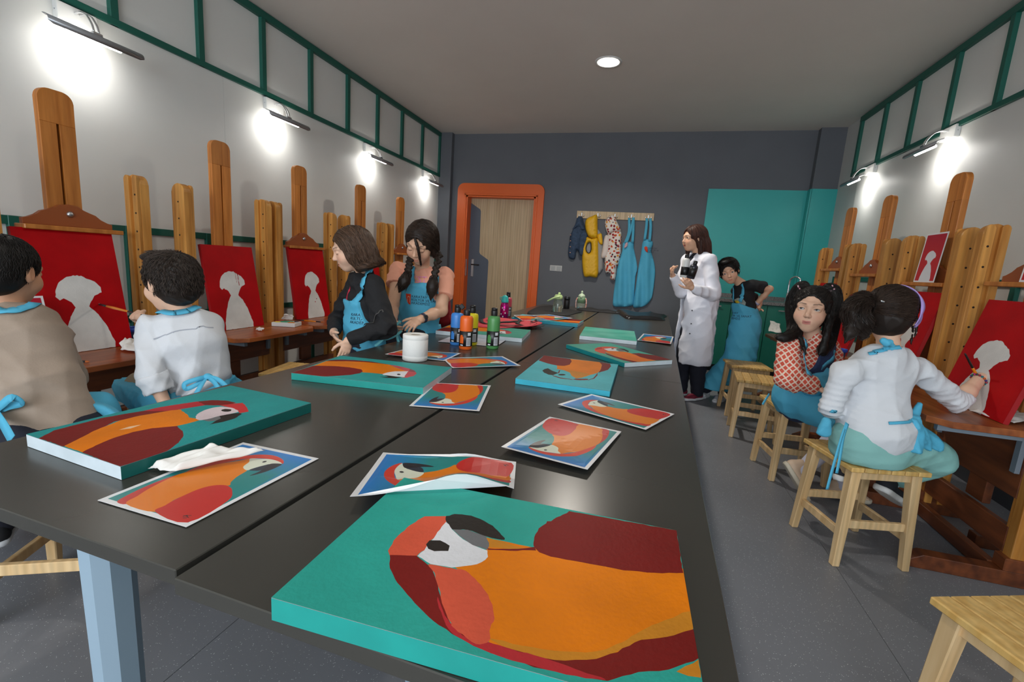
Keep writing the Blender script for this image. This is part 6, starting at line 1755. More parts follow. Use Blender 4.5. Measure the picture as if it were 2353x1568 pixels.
# ---------- 2. boy in the white shirt, seen from behind, painting
def boy_white():
    hc = at(392, 652, 1.80); H = Head(hc, -CR*.93+CFW*.34-UPV*.10, size=1.06)
    NB = at(420, 722, 1.83); SL, SR = at(343, 755, 1.78), at(482, 745, 1.92); side = SR-SL
    P = np.array([-1.77, 1.43, .53])
    t = person('boy in a white shirt and blue apron painting the largest red canvas', P)
    EL, WL = at(347, 858, 1.72), at(378, 925, 1.74)
    ER, WR = at(425, 800, 2.12), at(322, 728, 2.12)
    tip = at(217, 697, 2.42)
    bd = nrm(tip-WR)
    K1, K2 = P+np.array([-.28, .22, -.0]), P+np.array([-.36, .04, -.0]); A1, A2 = K1+np.array([.02, 0, -.41]), K2+np.array([.02, 0, -.41])
    tor = torso(NB, P, side, arch=-.02)
    hp_ = hand(WR, at(283, 712, 2.2)-WR, -CR*.1-UPV*.6+CFW*.7, UPV*.7-CFW*.5, .9, curl=(.55, .65, .7, .75), tcurl=.2, thumb_out=.45)
    body = H.prims('down')+[cone(H.p(0, -.02, -.05), NB, .036, .044, .03)]+tor+arm_prims(SR, ER, WR, .032, .026, .019)+arm_prims(SL, EL, WL)+hp_+hand(WL, -UPV+CFW*.5, -CR, CFW, .88)
    body += leg_prims(P+nrm(side)*.07, K1, A1)+leg_prims(P-nrm(side)*.07, K2, A2)
    build('body', body, SKIN, t, .007, zones=[Z3(H.c, .12, .003), (np.minimum(WR, at(270, 712, 2.25))-.05, np.maximum(WR, at(270, 712, 2.25))+.05, .003)], colors=lambda V: H.colors(V, SK1))
    cap = H.hair_cap(.009, add=[ellp(H.p(0, .055, .098), H.A, np.array((.055, .04, .022))*H.k, .02)])
    def fl(P_, s):
        Q = H.loc(P_); crown = Q-np.array([0, -.05, .11]); v = crown.copy(); v[:, 2] -= .02; v[:, 1] += .35*np.clip(Q[:, 2]-.04, 0, 1)
        return v@H.A
    hair_mesh(t, cap, H, 2600, fl, 4, np.array((.026, .018, .014)), nseg=4, step=.008, r0=.0011, wav=.6, lift=.008, disp=folds(3, .002, 60, 140))
    top = torso(NB-UPV*.003, P+UPV*.03+CR*.01, side, .112, .124, .128, .122, .088, .098, .10, arch=-.035)
    sl = [cone(SL+nrm(side)*.03, SL, .05, .05, .035), cone(SL, EL, .050, .046, .012), cone(EL, lerp(EL, WL, .30), .047, .045, .01), cone(SR-nrm(side)*.03, SR, .05, .05, .035), cone(SR, ER, .05, .048, .012), cone(ER, lerp(ER, WR, .55), .046, .04, .012)]
    W = Waves(8, 7, 12, 44)
    pel = lerp(NB, P, .95).astype(F32)
    def fd(P_):
        r = P_-pel; L_ = np.linalg.norm(r, axis=1); a = np.arctan2(r@CR.astype(F32), r[:, 2])
        return F32(.0055)*W(P_)+F32(.008)*np.sin(a*13+1).astype(F32)*np.exp(-((L_-.12)/.09)**2).astype(F32)
    o, f = build('shirt', top+sl, CWH, t, .0065, disp=fd)
    # rolled cuff
    c0 = lerp(EL, WL, .22); ax_ = nrm(WL-EL)
    build('rolled_cuff', [cone(c0, c0+ax_*.05, .053, .047), inter(half(c0+ax_*.05, ax_)), inter(half(c0-ax_*.02, -ax_))], CWH, t, .006, disp=folds(2, .004, 40, 90))
    # yoke seam across the back
    surf_ribbon('yoke_seam', f, [at(345, 772, 1.7), at(400, 752, 1.72), at(450, 744, 1.75), at(500, 744, 1.84)], .004, mat('seam_grey', srgb(176, 180, 190), rough=.9), t, .0005, .001)
    surf_ribbon('shirt_collar', f, [at(372, 712, 1.76), at(395, 700, 1.74), at(430, 696, 1.77), at(455, 703, 1.84)], .018, CWH, t, .006)
    surf_ribbon('apron_neck_band', f, [at(368, 722, 1.78), at(392, 706, 1.74), at(430, 700, 1.77), at(456, 707, 1.84)], .026, APR, t, .010)
    # apron round hips and lap
    ap = [elc(lerp(P, NB, .22), P-UPV*.02, .142, .118, .15, .125, side, .02), cone(P+nrm(side)*.07, K1, .115, .10, .03), cone(P-nrm(side)*.08, K2, .115, .10, .03)]
    bk = lerp(P, NB, .1)
    gap = lambda P_: -np.maximum(np.abs((P_-(bk+CR*.055).astype(F32))@CR.astype(F32))-(.015+.25*np.clip(bk[2]+.06-P_[:, 2], 0, 1)), (P_-bk.astype(F32))@CFW.astype(F32)+F32(.02))
    build('apron', ap+[inter(half(lerp(P, NB, .20)-CR*.0, UPV+CR*-.12)), inter(gap), inter(half(P-UPV*.3, -UPV))], APR, t, .008, disp=folds(4, .006, 20, 60))
    kn = at(476, 866, 1.66)
    build('apron_knot', [ball(kn, .012), ball(kn+CR*.012-UPV*.003, .009)], APR, t, .004)
    for pts in ([kn, at(452, 872, 1.63), at(425, 882, 1.62), at(428, 894, 1.62), at(452, 884, 1.63), kn], [kn, at(460, 890, 1.62), at(446, 914, 1.62)], [kn, at(500, 872, 1.64), at(518, 886, 1.64), at(531, 900, 1.64)], [kn, at(492, 878, 1.64), at(505, 896, 1.63), at(520, 905, 1.63)]):
        ribbon('apron_string', pts, .016, APR, t, up=tuple(-CFW+UPV*.2)).location = -Vector(t.location)
    build('trousers', leg_prims(P+nrm(side)*.07, K1, A1, .078, .058, .05)+leg_prims(P-nrm(side)*.07, K2, A2, .078, .058, .05)+[elc(P-nrm(side)*.04, P+nrm(side)*.04, .12, .10, .12, .10, CFW)], CKHA, t, .012)
    feet((A1, A2), (-CR*.6+CFW*.5, -CR*.6+CFW*.5), CBLK, CWH, t)
    brush('paint_brush', tip, WR-bd*.10+UPV*.012, 'orange brush loaded with white paint in the hand of the boy in the white shirt', wet=srgb(230, 230, 232), r=.005)
boy_white()
# ---------- 3. girl with the bob, in profile
def apron_text(f, origin, U, V_, t, size=.026, txt='KARATAY\nKÜLTÜR VE SANAT\nAKADEMİSİ', logo=True):
    conform_mesh('apron_text', text_mesh(txt, size), f, origin, U, V_, INK, t, off=.0018)
    if logo:
        lg = bpy.data.meshes.new('lg'); k = size
        pts = [(-.1*k, .9*k), (-1.7*k, .9*k), (-1.65*k, -.2*k), (-1.3*k, -1.3*k), (-.75*k, -2.0*k), (-.1*k, -2.2*k)]
        lg.from_pydata([(a, b, 0) for a, b in pts], [], [tuple(range(6))[::-1]])
        conform_mesh('apron_logo', lg, f, np.asarray(origin)-nrm(U)*k*.1, U, V_, LOGO, t, off=.0012, sub_=2)
        ar = bpy.data.meshes.new('ar'); vs_, fs = [], []
        for i in range(13):
            a = math.pi*i/12
            for r in (.42, .30): vs_.append((-.75*k+r*k*math.cos(a), -.3*k+r*1.3*k*math.sin(a), 0))
        for q, sx in ((0, 1), (12, -1)):
            b = len(vs_); vs_ += [(-.75*k+sx*.42*k, -1.6*k, 0), (-.75*k+sx*.30*k, -1.6*k, 0)]
            fs.append((q*2, q*2+1, b+1, b) if sx < 0 else (q*2+1, q*2, b, b+1))
        for i in range(12): fs.append((2*i, 2*i+2, 2*i+3, 2*i+1))
        ar.from_pydata(vs_, [], fs)
        conform_mesh('apron_logo_arch', ar, f, np.asarray(origin)-nrm(U)*k*.1, U, V_, mat('logo_arch', srgb(236, 196, 170), rough=.6), t, off=.0020, sub_=1)
def girl_bob():
    fw = nrm(-CR*.74-CFW*.67)
    hc = at(808, 575, 2.45); H = Head(hc, -CR*.86-CFW*.42-UPV*.28, size=1.04)
    NB = at(838, 632, 2.5); lat = nrm(np.cross(UPV, fw))       # her left, towards the viewer
    SLf, SRt = NB+lat*.115-UPV*.045+fw*.0, NB-lat*.115-UPV*.045
    P = np.array([NB[0]+.01, NB[1], .66]); side = -lat
    t = person('girl with a brown bob in a black sweater and blue apron, in profile', P)
    EL, WL = at(884, 752, 2.36), at(800, 783, 2.28)
    ER, WR = at(775, 735, 2.62), at(766, 765, 2.42)
    handL = hand(WL, at(792, 810, 2.27)-WL, nrm(-CR*.6+CFW*.8), -CR*.8-UPV*.2, .88, curl=(.2, .22, .25, .3), spread=.03)
    handR = hand(WR, at(786, 800, 2.36)-WR, nrm(CR*.5-CFW*.2-UPV*.1), UPV+CR*.3, .88, curl=(.2, .25, .3, .35), spread=.05)
    K1, K2 = P+lat*.07+np.array([0, 0, -.30])+fw*.02, P-lat*.07+np.array([0, 0, -.30])+fw*.02
    A1, A2 = K1-UPV*.29-fw*.02, K2-UPV*.29-fw*.02
    tor = torso(NB, P, side)
    body = H.prims('down')+[cone(H.p(0, -.03, -.05), NB, .034, .042, .03)]+tor+arm_prims(SLf, EL, WL, .03, .026, .019)+arm_prims(SRt, ER, WR, .03, .026, .019)+handL+handR
    body += leg_prims(P+lat*.065, K1, A1)+leg_prims(P-lat*.065, K2, A2)
    build('body', body, SKIN, t, .007, zones=[Z3(H.c, .125, .0026), (np.minimum(WL, WR)-np.array([.06, .06, .13]), np.maximum(WL, WR)+.04, .003)], colors=lambda V: H.colors(V, SK1, eyes='down'))
    k = H.k; E = lambda x, y, z, r, q=.02: ellp(H.p(x, y, z), H.A, np.array(r)*k, q*k)
    hp = [E(0, -.018, .032, (.086, .102, .090)), E(-.066, -.025, -.03, (.026, .066, .065), .03), E(.066, -.025, -.03, (.026, .066, .065), .03), E(0, -.085, -.04, (.08, .042, .065), .03)]
    # flipped ends
    for a in np.linspace(-2.0, 2.0, 13):
        x, y = .092*math.sin(a), -.04-.085*math.cos(a)
        hp.append(ball(H.p(x*1.0, y, -.088-.006*math.cos(3*a)), .021*k, .02))
        hp += [sub(E(0, .112, -.025, (.09, .080, .098), .008)), sub(E(0, .06, -.13, (.06, .1, .055), .01))]
    r_ = np.random.default_rng(5)
    def fl(P_, s):
        Q = H.loc(P_); v = np.zeros_like(Q); top = np.clip((Q[:, 2]-.03)/.06, 0, 1)
        v[:, 2] = -1+.6*top; v[:, 0] = np.sign(Q[:, 0]-.0)*top*1.2; v[:, 1] = -.25*top-.1
        lowm = np.clip((-.06-Q[:, 2])/.03, 0, 1); v[:, 1] -= lowm*.9; v[:, 2] += lowm*.8
        return v@H.A
    hair_mesh(t, hp, H, 1500, fl, 6, BRN, nseg=15, step=.014, r0=.0016, wav=.22, lift=.003, h=.005, disp=folds(6, .002, 40, 120))
    top = torso(NB-UPV*.01, P+UPV*.02, side, .108, .122, .118, .13, .085, .092, .10)
    sl = [cone(SLf-lat*.03, SLf, .05, .052, .035), cone(SLf, EL, .055, .060, .012), cone(EL, lerp(EL, WL, .9), .058, .034, .012), cone(SRt+lat*.03, SRt, .05, .05, .035), cone(SRt, ER, .05, .048, .012), cone(ER, lerp(ER, WR, .8), .048, .034, .012), cone(NB, NB-UPV*.03+fw*.02, .052, .06, .02)]
    fd = folds(9, .007, 14, 50, 7)
    o, f = build('sweater', top+sl+[sub(cone(NB+UPV*.03, NB+UPV*.06+fw*.02, .042, .05, .01))], CBLK, t, .007, disp=fd)
    sf = surf_ribbon('sleeve_zip', f, [at(822, 728, 2.3), at(850, 716, 2.28), at(880, 712, 2.3)], .006, mat('zip_grey', srgb(70, 68, 66), rough=.5), t, .002)
    # apron bib and skirt in front
    c = lerp(NB, P, .5)
    ap = torso(NB-UPV*.01, P-UPV*.0, side, .108, .122, .118, .13, .085, .092, .10)+[elc(P, P-UPV*.45, .13, .10, .15, .125, side, .03)]
    fwd32 = fw.astype(F32); c32 = c.astype(F32); l32 = lat.astype(F32)
    bibtop = lerp(NB, P, .37)[2]; waist = lerp(NB, P, .78)[2]
    def region(P_):
        z = P_[:, 2]; w = np.where(z > waist, .075+.10*np.clip((bibtop-z)/(bibtop-waist), 0, 1)**2, .22)
        a = np.abs((P_-c32)@l32)-w
        return np.maximum(np.maximum(a, z-bibtop), np.maximum(-((P_-c32)@fwd32)+np.where(z > waist, .0, -.06).astype(F32), .25-z)).astype(F32)
    oa, fa_ = build('apron', ap+[inter(region)], APR, t, .007, disp=fd, grow=.013)
    surf_ribbon('apron_strap', f, [lerp(NB, P, .38)+fw*.1+lat*.06, at(822, 665, 2.36), at(840, 635, 2.4), at(852, 612, 2.47)], .035, APR, t, .006)
    apron_text(fa_, at(764, 727, 2.36), nrm(CR*.72-CFW*.68+UPV*.02), UPV, t, .021, logo=False)
    for u0, v0, s_ in ((790, 660, 1), (788, 668, 1), (786, 676, 1)): pass
    pm = bpy.data.meshes.new('pm'); pm.from_pydata([(0, 0, 0), (.012, .03, 0), (.006, .035, 0), (.014, .065, 0), (-.006, .03, 0), (.0, .02, 0), (-.014, -.02, 0), (.004, -.03, 0)], [], [(0, 1, 2, 3, 4, 5), (0, 5, 6, 7)])
    conform_mesh('shirt_print', pm, f, at(783, 680, 2.45), nrm(CR*.7-CFW*.7), UPV, mat('print_scarlet', srgb(206, 40, 70), rough=.6), t, sub_=2)
    build('trousers', leg_prims(P+lat*.065, K1, A1, .08, .062, .05)+leg_prims(P-lat*.065, K2, A2, .08, .062, .05)+[elc(P-lat*.03, P+lat*.03, .12, .1, .12, .1, fw)], CNAV, t, .012)
    feet((A1, A2), (fw, fw), CBLK, CWH, t)
    return t, f
girl_bob()

# ---------- 4. girl with braids, looking down at the apron string
def girl_braids():
    fw = nrm(-CFW*.95-CR*.30)
    hc = at(968, 560, 2.72); H = Head(hc, -CFW*.86-CR*.22-UPV*.50, up=UPV+CR*.14, size=1.12)
    NB = at(970, 612, 2.86); lat = nrm(np.cross(UPV, fw))      # her left = right in the picture
    SLf, SRt = at(1022, 634, 2.84), at(916, 622, 2.92)
    P = np.array([NB[0]-.02, NB[1]+.03, .70]); side = SLf-SRt
    t = person('girl with two dark braids in a peach T-shirt and blue apron', P)
    EL, WL = at(1014, 714, 2.74), at(966, 734, 2.58); ER, WR = at(904, 700, 2.80), at(902, 744, 2.62)
    hl = hand(WL, at(935, 752, 2.50)-WL, -UPV*.75+CFW*.5-CR*.2, -CR*.35+UPV*.3-CFW*.6, .95, curl=(.28, .35, .42, .5), spread=.12, tcurl=.2)
    hr = hand(WR, at(908, 768, 2.52)-WR, CR*.8+CFW*.3, -CFW-UPV*.2, .92, curl=(.5, .6, .65, .7), tcurl=.3, thumb_out=.5)
    K1, K2 = P+lat*.075-UPV*.33+fw*.02, P-lat*.075-UPV*.33+fw*.02; A1, A2 = K1-UPV*.30, K2-UPV*.30
    body = H.prims('down')+[cone(H.p(0, -.03, -.05), NB, .038, .046, .03)]+torso(NB, P, side)+arm_prims(SLf, EL, WL, .04, .036, .024)+arm_prims(SRt, ER, WR, .04, .034, .023)+hl+hr
    body += leg_prims(P+lat*.07, K1, A1)+leg_prims(P-lat*.07, K2, A2)
    build('body', body, SKIN, t, .007, zones=[Z3(H.c, .135, .0028), (np.minimum(WL, WR)-np.array([.08, .14, .07]), np.maximum(WL, WR)+.04, .0032)], colors=lambda V: H.colors(V, SK2, brow=(.015, .01, .008), eyes='down'))
    k = H.k; E = lambda x, y, z, r, q=.02: ellp(H.p(x, y, z), H.A, np.array(r)*k, q*k)
    hp = H.hair_cap(.010, temple=-.004, add=[E(-.07, -.02, -.03, (.02, .03, .05), .02), E(.07, -.02, -.03, (.02, .03, .05), .02)], ears=False)
    hp += [sub(cone(H.p(0, .075, .095), H.p(0, -.03, .128), .0035*k, .0035*k, .004))]
    # hanging lock across the face (her left)
    bp_ = bezier([H.p(-.006, .085, .07), H.p(-.026, .105, .035), H.p(-.034, .108, -.01), H.p(-.036, .1, -.055), H.p(-.032, .092, -.075)], 4)
    for i in range(len(bp_)-1): hp.append(cone(bp_[i], bp_[i+1], .0065*k*(1-i/len(bp_)*.6), .0065*k*(1-(i+1)/len(bp_)*.6), .006))
    def fl(P_, s):
        Q = H.loc(P_); v = np.zeros_like(Q); v[:, 0] = np.sign(Q[:, 0])*np.clip((Q[:, 2]+.02)/.06, .1, 1.2); v[:, 2] = -.6; v[:, 1] = -.35
        return v@H.A
    extra = []
    braids = [([at(944, 588, 2.72), at(940, 610, 2.68), at(936, 632, 2.66)], at(924, 658, 2.66), at(917, 672, 2.66)), ([at(1010, 585, 2.74), at(1003, 615, 2.68), at(996, 642, 2.66)], at(992, 672, 2.66), at(990, 690, 2.67))]
    for line, e1, e2 in braids:
        pts = bezier(line, 5)
        for i, p_ in enumerate(pts[:-1]):
            d = nrm(pts[i+1]-p_); s1 = nrm(np.cross(d, CFW)); sg = 1 if i % 2 else -1
            hp.append(elc(p_-d*.012+s1*sg*.010, p_+d*.014-s1*sg*.004, .015, .012, .011, .010, s1, .004))
        tail = bezier([pts[-1], lerp(pts[-1], e1, .5)+CR*.0, e1, e2], 4)
        for i in range(len(tail)-1):
            w_ = (.012, .020, .026, .030, .032, .032, .030, .027, .022, .016, .010, .006, .004)
            hp.append(cone(tail[i], tail[i+1], w_[i], w_[min(i+1, 12)], .01))
        rr = np.random.default_rng(3)
        f0 = field([cone(pts[-1], e2, .024, .03)])
        rt = pts[-1]+rr.normal(size=(160, 3))*.014
        extra.append(strands('x', f0, rt, lambda P_, s, d=(e2-pts[-1]): np.tile(d/np.linalg.norm(d), (len(P_), 1)), None, None, 9, .009, .0013, .001, DKB, .4, 4, .25, .004))
    hair_mesh(t, hp, H, 1300, fl, 7, DKB, nseg=10, step=.012, r0=.0014, wav=.15, lift=.002, h=.0045, disp=folds(6, .0015, 60, 140), extra=extra)
    for (line, e1, e2) in braids: build('hair_tie', [cone(line[-1]-UPV*.004, line[-1]+UPV*.004, .014, .014)], BLACKP, t, .004)
    top = torso(NB-UPV*.01, P+UPV*.02, side, .12, .128, .122, .13, .088, .09, .1)
    el, er = lerp(SLf, EL, .62), lerp(SRt, ER, .45)
    sl = [cone(SLf-nrm(side)*.03, SLf, .05, .055, .035), cone(SLf, el, .058, .064, .012), cone(SRt+nrm(side)*.03, SRt, .05, .055, .035), cone(SRt, er, .056, .064, .012)]
    cutL = lambda P_: np.where(((P_-el.astype(F32))@nrm(EL-SLf).astype(F32) > .0) & (np.linalg.norm(P_-el.astype(F32), axis=1) < .13), (P_-el.astype(F32))@nrm(EL-SLf).astype(F32), -1).astype(F32)
    cutR = lambda P_: np.where(((P_-er.astype(F32))@nrm(ER-SRt).astype(F32) > .0) & (np.linalg.norm(P_-er.astype(F32), axis=1) < .11) & ((P_-er.astype(F32))@CR.astype(F32) < .05), (P_-er.astype(F32))@nrm(ER-SRt).astype(F32), -1).astype(F32)
    o, f = build('t_shirt', top+sl+[inter(cutL), inter(cutR), sub(cone(NB+UPV*.02+fw*.03, NB+UPV*.06+fw*.05, .045, .05, .01))], CPEA, t, .007, disp=folds(12, .006, 14, 46))
    c = lerp(NB, P, .5); bibtop = at(955, 655, 2.75)[2]; waist = lerp(NB, P, .85)[2]
    ap = torso(NB-UPV*.01, P, side, .12, .128, .122, .13, .088, .09, .1)+[elc(P, P-UPV*.45, .132, .10, .15, .12, side, .03)]
    fwd32, c32, l32 = fw.astype(F32), c.astype(F32), nrm(side).astype(F32)
    def region(P_):
        z = P_[:, 2]; w = np.where(z > waist, .082+.09*np.clip((bibtop-z)/(bibtop-waist), 0, 1)**1.5, .22)
        return np.maximum(np.maximum(np.abs((P_-c32)@l32)-w, z-bibtop), np.maximum(-((P_-c32)@fwd32)+np.where(z > waist, .0, -.05).astype(F32), .25-z)).astype(F32)
    oa, fa_ = build('apron', ap+[inter(region)], APR, t, .007, disp=folds(12, .006, 14, 46), grow=.013)
    surf_ribbon('apron_strap', f, [at(928, 660, 2.7), at(933, 630, 2.74), at(943, 600, 2.8)], .026, APR, t, .006)
    surf_ribbon('apron_strap', f, [at(987, 664, 2.66), at(988, 630, 2.7), at(996, 596, 2.78)], .03, APR, t, .006)
    apron_text(fa_, at(929, 689, 2.62), nrm(CR+CFW*.0+UPV*-.03), nrm(UPV+CR*.05), t, .0215)
    conform_mesh('shirt_print', text_mesh('SISTA', .055), f, at(928, 651, 2.62), nrm(CR), UPV, mat('print_pink', srgb(238, 140, 196), rough=.6), t, off=.0016)
    wd = nrm(WL-EL); wr = lerp(EL, WL, .9)
    build('watch_strap', [cone(wr-wd*.011, wr+wd*.011, .029, .027), sub(cone(wr-wd*.03, wr+wd*.03, .0235, .0235, .001)), inter(half(wr+wd*.012, wd)), inter(half(wr-wd*.012, -wd))], mat('watch_navy', srgb(40, 38, 66), rough=.5), t, .004)
    nn = nrm(-CFW*.6+CR*.5+UPV*.3); nn = nrm(nn-wd*(nn@wd))
    s_ = np.cross(wd, nn)
    wc = wr+nn*.028
    build('watch_face', [elc(wc-s_*.006, wc+s_*.006, .016, .006, .016, .006, wd, .003)], BLACKP, t, .003)
    build('trousers', leg_prims(P+lat*.07, K1, A1, .08, .062, .05)+leg_prims(P-lat*.07, K2, A2, .08, .062, .05)+[elc(P-lat*.03, P+lat*.03, .12, .1, .12, .1, fw)], CNAV, t, .012)
    feet((A1, A2), (fw, fw), CBLK, CWH, t)
    # string of the bob-haired girl's apron, pulled tight between the hands
    st = thing('apron_string', tuple(at(900, 770, 2.5)), 0, label='loose blue apron string held between the hands of the girl with braids', cat='string')
    for pts in ([at(862, 796, 2.36), at(880, 780, 2.38), at(900, 758, 2.44), at(920, 738, 2.48)], [at(878, 768, 2.4), at(895, 752, 2.46), at(906, 750, 2.5)], [at(878, 768, 2.4), at(882, 780, 2.42), at(900, 776, 2.46), at(918, 765, 2.48), at(922, 760, 2.5)], [at(912, 756, 2.5), at(913, 775, 2.5), at(918, 795, 2.5)]):
        ribbon('ribbon', pts, .014, mat('string_teal', srgb(96, 170, 178), rough=.75), st, up=tuple(-CFW+UPV*.3)).location = -Vector(st.location)
girl_braids()

# ---------- 5. child in crimson bending over, mostly hidden
def child_red():
    P = np.array([-1.50, 3.05, .56]); NB = at(985, 672, 3.12); side = nrm(CR*.75+CFW*.65)
    t = person('child in a crimson top bending over behind the girl with braids', P)
    hc = NB+np.array([-.12, .02, .02]); H = Head(hc, -CR*.8+CFW*.2-UPV*.6, size=1.0)
    SLf, SRt = NB-side*.11-UPV*.02, NB+side*.11-UPV*.02
    E1, W1 = SRt+np.array([.03, .0, -.17]), SRt+np.array([-.1, .05, -.27]); E2, W2 = SLf+np.array([-.05, 0, -.17]), SLf+np.array([-.18, .05, -.2])
    K1, K2 = P+np.array([-.3, .1, 0]), P+np.array([-.3, -.08, 0]); A1, A2 = K1-UPV*.42, K2-UPV*.42
    body = H.prims('down')+[cone(H.p(0, -.03, -.05), NB, .034, .04, .03)]+torso(NB, P, side)+arm_prims(SRt, E1, W1)+arm_prims(SLf, E2, W2)+hand(W1, W1-E1, -UPV, -CR, .85)+hand(W2, W2-E2, -UPV, CR, .85)+leg_prims(P+side*.06, K1, A1)+leg_prims(P-side*.06, K2, A2)
    build('body', body, SKIN, t, .007, colors=lambda V: H.colors(V, SK2, eyes='down'))
    hair_mesh(t, H.hair_cap(.009), H, 500, down_flow(H, 1, .05), 3, BLKH, nseg=4, step=.009)
    o, f = build('sweater', torso(NB, P+UPV*.03, side, .112, .122, .12, .128, .09, .095, .105)+[cone(SRt, E1, .055, .05, .02), cone(E1, W1, .05, .034, .012), cone(SLf, E2, .055, .05, .02), cone(E2, W2, .05, .034, .012)], CRED, t, .009, disp=folds(7, .007, 14, 46))
    surf_ribbon('white_collar', f, [at(1010, 655, 3.0), at(1025, 668, 2.98), at(1034, 684, 3.02)], .035, CWH, t, .004)
    build('trousers', leg_prims(P+side*.06, K1, A1, .078, .06, .05)+leg_prims(P-side*.06, K2, A2, .078, .06, .05)+[elc(P-side*.03, P+side*.03, .12, .1, .12, .1, CFW)], CNAV, t, .013)
    feet((A1, A2), (-CR, -CR), CBLK, CWH, t)
    s2 = dup(sp, (-1.52, 3.06, 0), math.radians(5), 'slatted wooden stool under the child in crimson', GRP); s2['category'] = 'stool'
child_red()
# ---------- 6. the person in the white coat
def woman_coat():
    fw = nrm(-CR*.93-CFW*.25)
    hc = at(1594, 549, 4.25); H = Head(hc, -CR*.95-CFW*.20-UPV*.04, size=1.10)
    lat = nrm(np.cross(UPV, fw))                                   # her left, towards the viewer
    NB = at(1606, 588, 4.27); SLf, SRt = NB+lat*.155-UPV*.045, NB-lat*.155-UPV*.045
    ft = onz(1590, 918, .0); P = np.array([lerp(NB, ft, .42)[0]+.01, NB[1]-.02, .90])
    t = person('person in a white lab coat holding two paint bottles', P)
    EL, WL = at(1640, 678, 4.10), at(1590, 662, 3.98); ER, WR = at(1566, 672, 4.32), at(1546, 634, 4.22)
    hl = hand(WL, at(1574, 640, 3.94)-WL, CFW*.5-CR*.2+UPV*.4, UPV*.5+CFW*.2-CR*.4, 1.1, curl=(.45, .5, .55, .6), spread=.12, tcurl=.3)
    hr = hand(WR, at(1538, 600, 4.18)-WR, CR*.7-CFW*.3, -CFW*.5+CR*.5, 1.1, curl=(.9, 1.0, 1.05, 1.1), tcurl=.4)
    K1, K2 = P+lat*.08-UPV*.43, P-lat*.08-UPV*.43+fw*.03
    A1, A2 = np.array([*ft[:2], .085])+lat*.02-fw*.03, np.array([*ft[:2], .085])-lat*.12+fw*.05
    body = H.prims('open')+[cone(H.p(0, -.03, -.05), NB, .045, .05, .03)]+torso(NB, P, lat, .13, .135, .115, .14, .09, .08, .1)+arm_prims(SLf, EL, WL, .042, .035, .025)+arm_prims(SRt, ER, WR, .042, .035, .025)+hl+hr+leg_prims(P+lat*.08, K1, A1, .08, .055, .038)+leg_prims(P-lat*.08, K2, A2, .08, .055, .038)
    build('body', body, SKIN, t, .009, zones=[Z3(H.c, .14, .004), Z3(WL+UPV*.05, .1, .0045), Z3(WR+UPV*.05, .1, .0045)], colors=lambda V: H.colors(V, SK2, lips=np.array(srgb(176, 84, 78))))
    H.eyeballs(t)
    k = H.k; E = lambda x, y, z, r, q=.02: ellp(H.p(x, y, z), H.A, np.array(r)*k, q*k)
    add = [E(0, -.09, -.06, (.075, .045, .09), .03), cone(H.p(-.03, -.075, -.05), NB-fw*.11+lat*.05-UPV*.16, .06*k, .03, .03), cone(H.p(.03, -.07, -.05), NB-fw*.12-lat*.03-UPV*.14, .055*k, .03, .03),
           cone(H.p(-.075, -.02, -.02), NB+fw*.02+lat*.075-UPV*.10, .022*k, .016, .02), cone(H.p(.075, .0, -.02), NB+fw*.08-lat*.06-UPV*.04, .022*k, .014, .02)]
    hp = H.hair_cap(.011, add=add, ears=False)
    hp += [sub(E(-.088, .012, -.01, (.025, .018, .03), .006))]
    hair_mesh(t, hp, H, 900, lambda P_, s: np.tile((-UPV-fw*.35).astype(F32), (len(P_), 1)), 8, RBR, nseg=16, step=.02, r0=.0022, wav=.12, h=.008, lift=.003)
    o0, f0 = build('navy_top', torso(NB, P, lat, .135, .14, .125, .15, .10, .09, .11)+[cone(NB-UPV*.02+fw*.03, NB-UPV*.07+fw*.06, .05, .06, .02)], CNAV, t, .011)
    ct = torso(NB-UPV*.0, P+UPV*.05, lat,   .15, .155, .15, .185, .115, .115, .15)
    ct += [elc(P+UPV*.05, P-UPV*.48, .185, .15, .20, .17, lat, .03)]
    sl = [cone(SLf-lat*.04, SLf, .06, .062, .04), cone(SLf, EL, .066, .062, .015), cone(EL, lerp(EL, WL, .92), .06, .042, .012), cone(SRt+lat*.04, SRt, .06, .06, .04), cone(SRt, ER, .062, .058, .015), cone(ER, lerp(ER, WR, .85), .056, .042, .012)]
    f32 = fw.astype(F32); P32 = NB.astype(F32); l32 = lat.astype(F32)
    def opening(P_):
        q = P_-P32; a = np.abs(q@l32+.01)-(.016+.05*np.clip(-(q[:, 2]+.05), 0, 1.2)**.8); b = q@f32-.035
        return -np.maximum(a, -b).astype(F32)
    hem = lambda P_: (.36-P_[:, 2]).astype(F32)
    o, f = build('lab_coat', ct+[inter(opening), inter(hem)]+sl, CCOAT, t, .009, disp=folds(21, .007, 10, 34))
    for s_ in (1, -1):
        ribbon('collar', [NB-fw*.05+lat*s_*.05+UPV*.03, NB+fw*.03+lat*s_*.065+UPV*.01, NB+fw*.10+lat*s_*.05-UPV*.07, NB+fw*.125+lat*s_*.03-UPV*.15], .04, CCOAT, t, up=tuple(lat*s_+fw*.3+UPV*.4)).location = -Vector(t.location)
    for i in range(5):
        q = project(f, [at(1573-2.5*i+9, 665+26*i, 4.1)], .002)[0]
        lathe('snap_button', [(.006, 0), (.006, .003), (.003, .004)], mat('dark_steel', (0, 0, 0)), t, 10, loc=tuple(q-np.array(t.location)), rot=(math.radians(90), 0, 0))
    build('trousers', leg_prims(P+lat*.07-UPV*.1, K1, A1, .085, .075, .06)+leg_prims(P-lat*.07-UPV*.1, K2, A2, .085, .075, .06), CNAV, t, .013, disp=folds(3, .004, 14, 40))
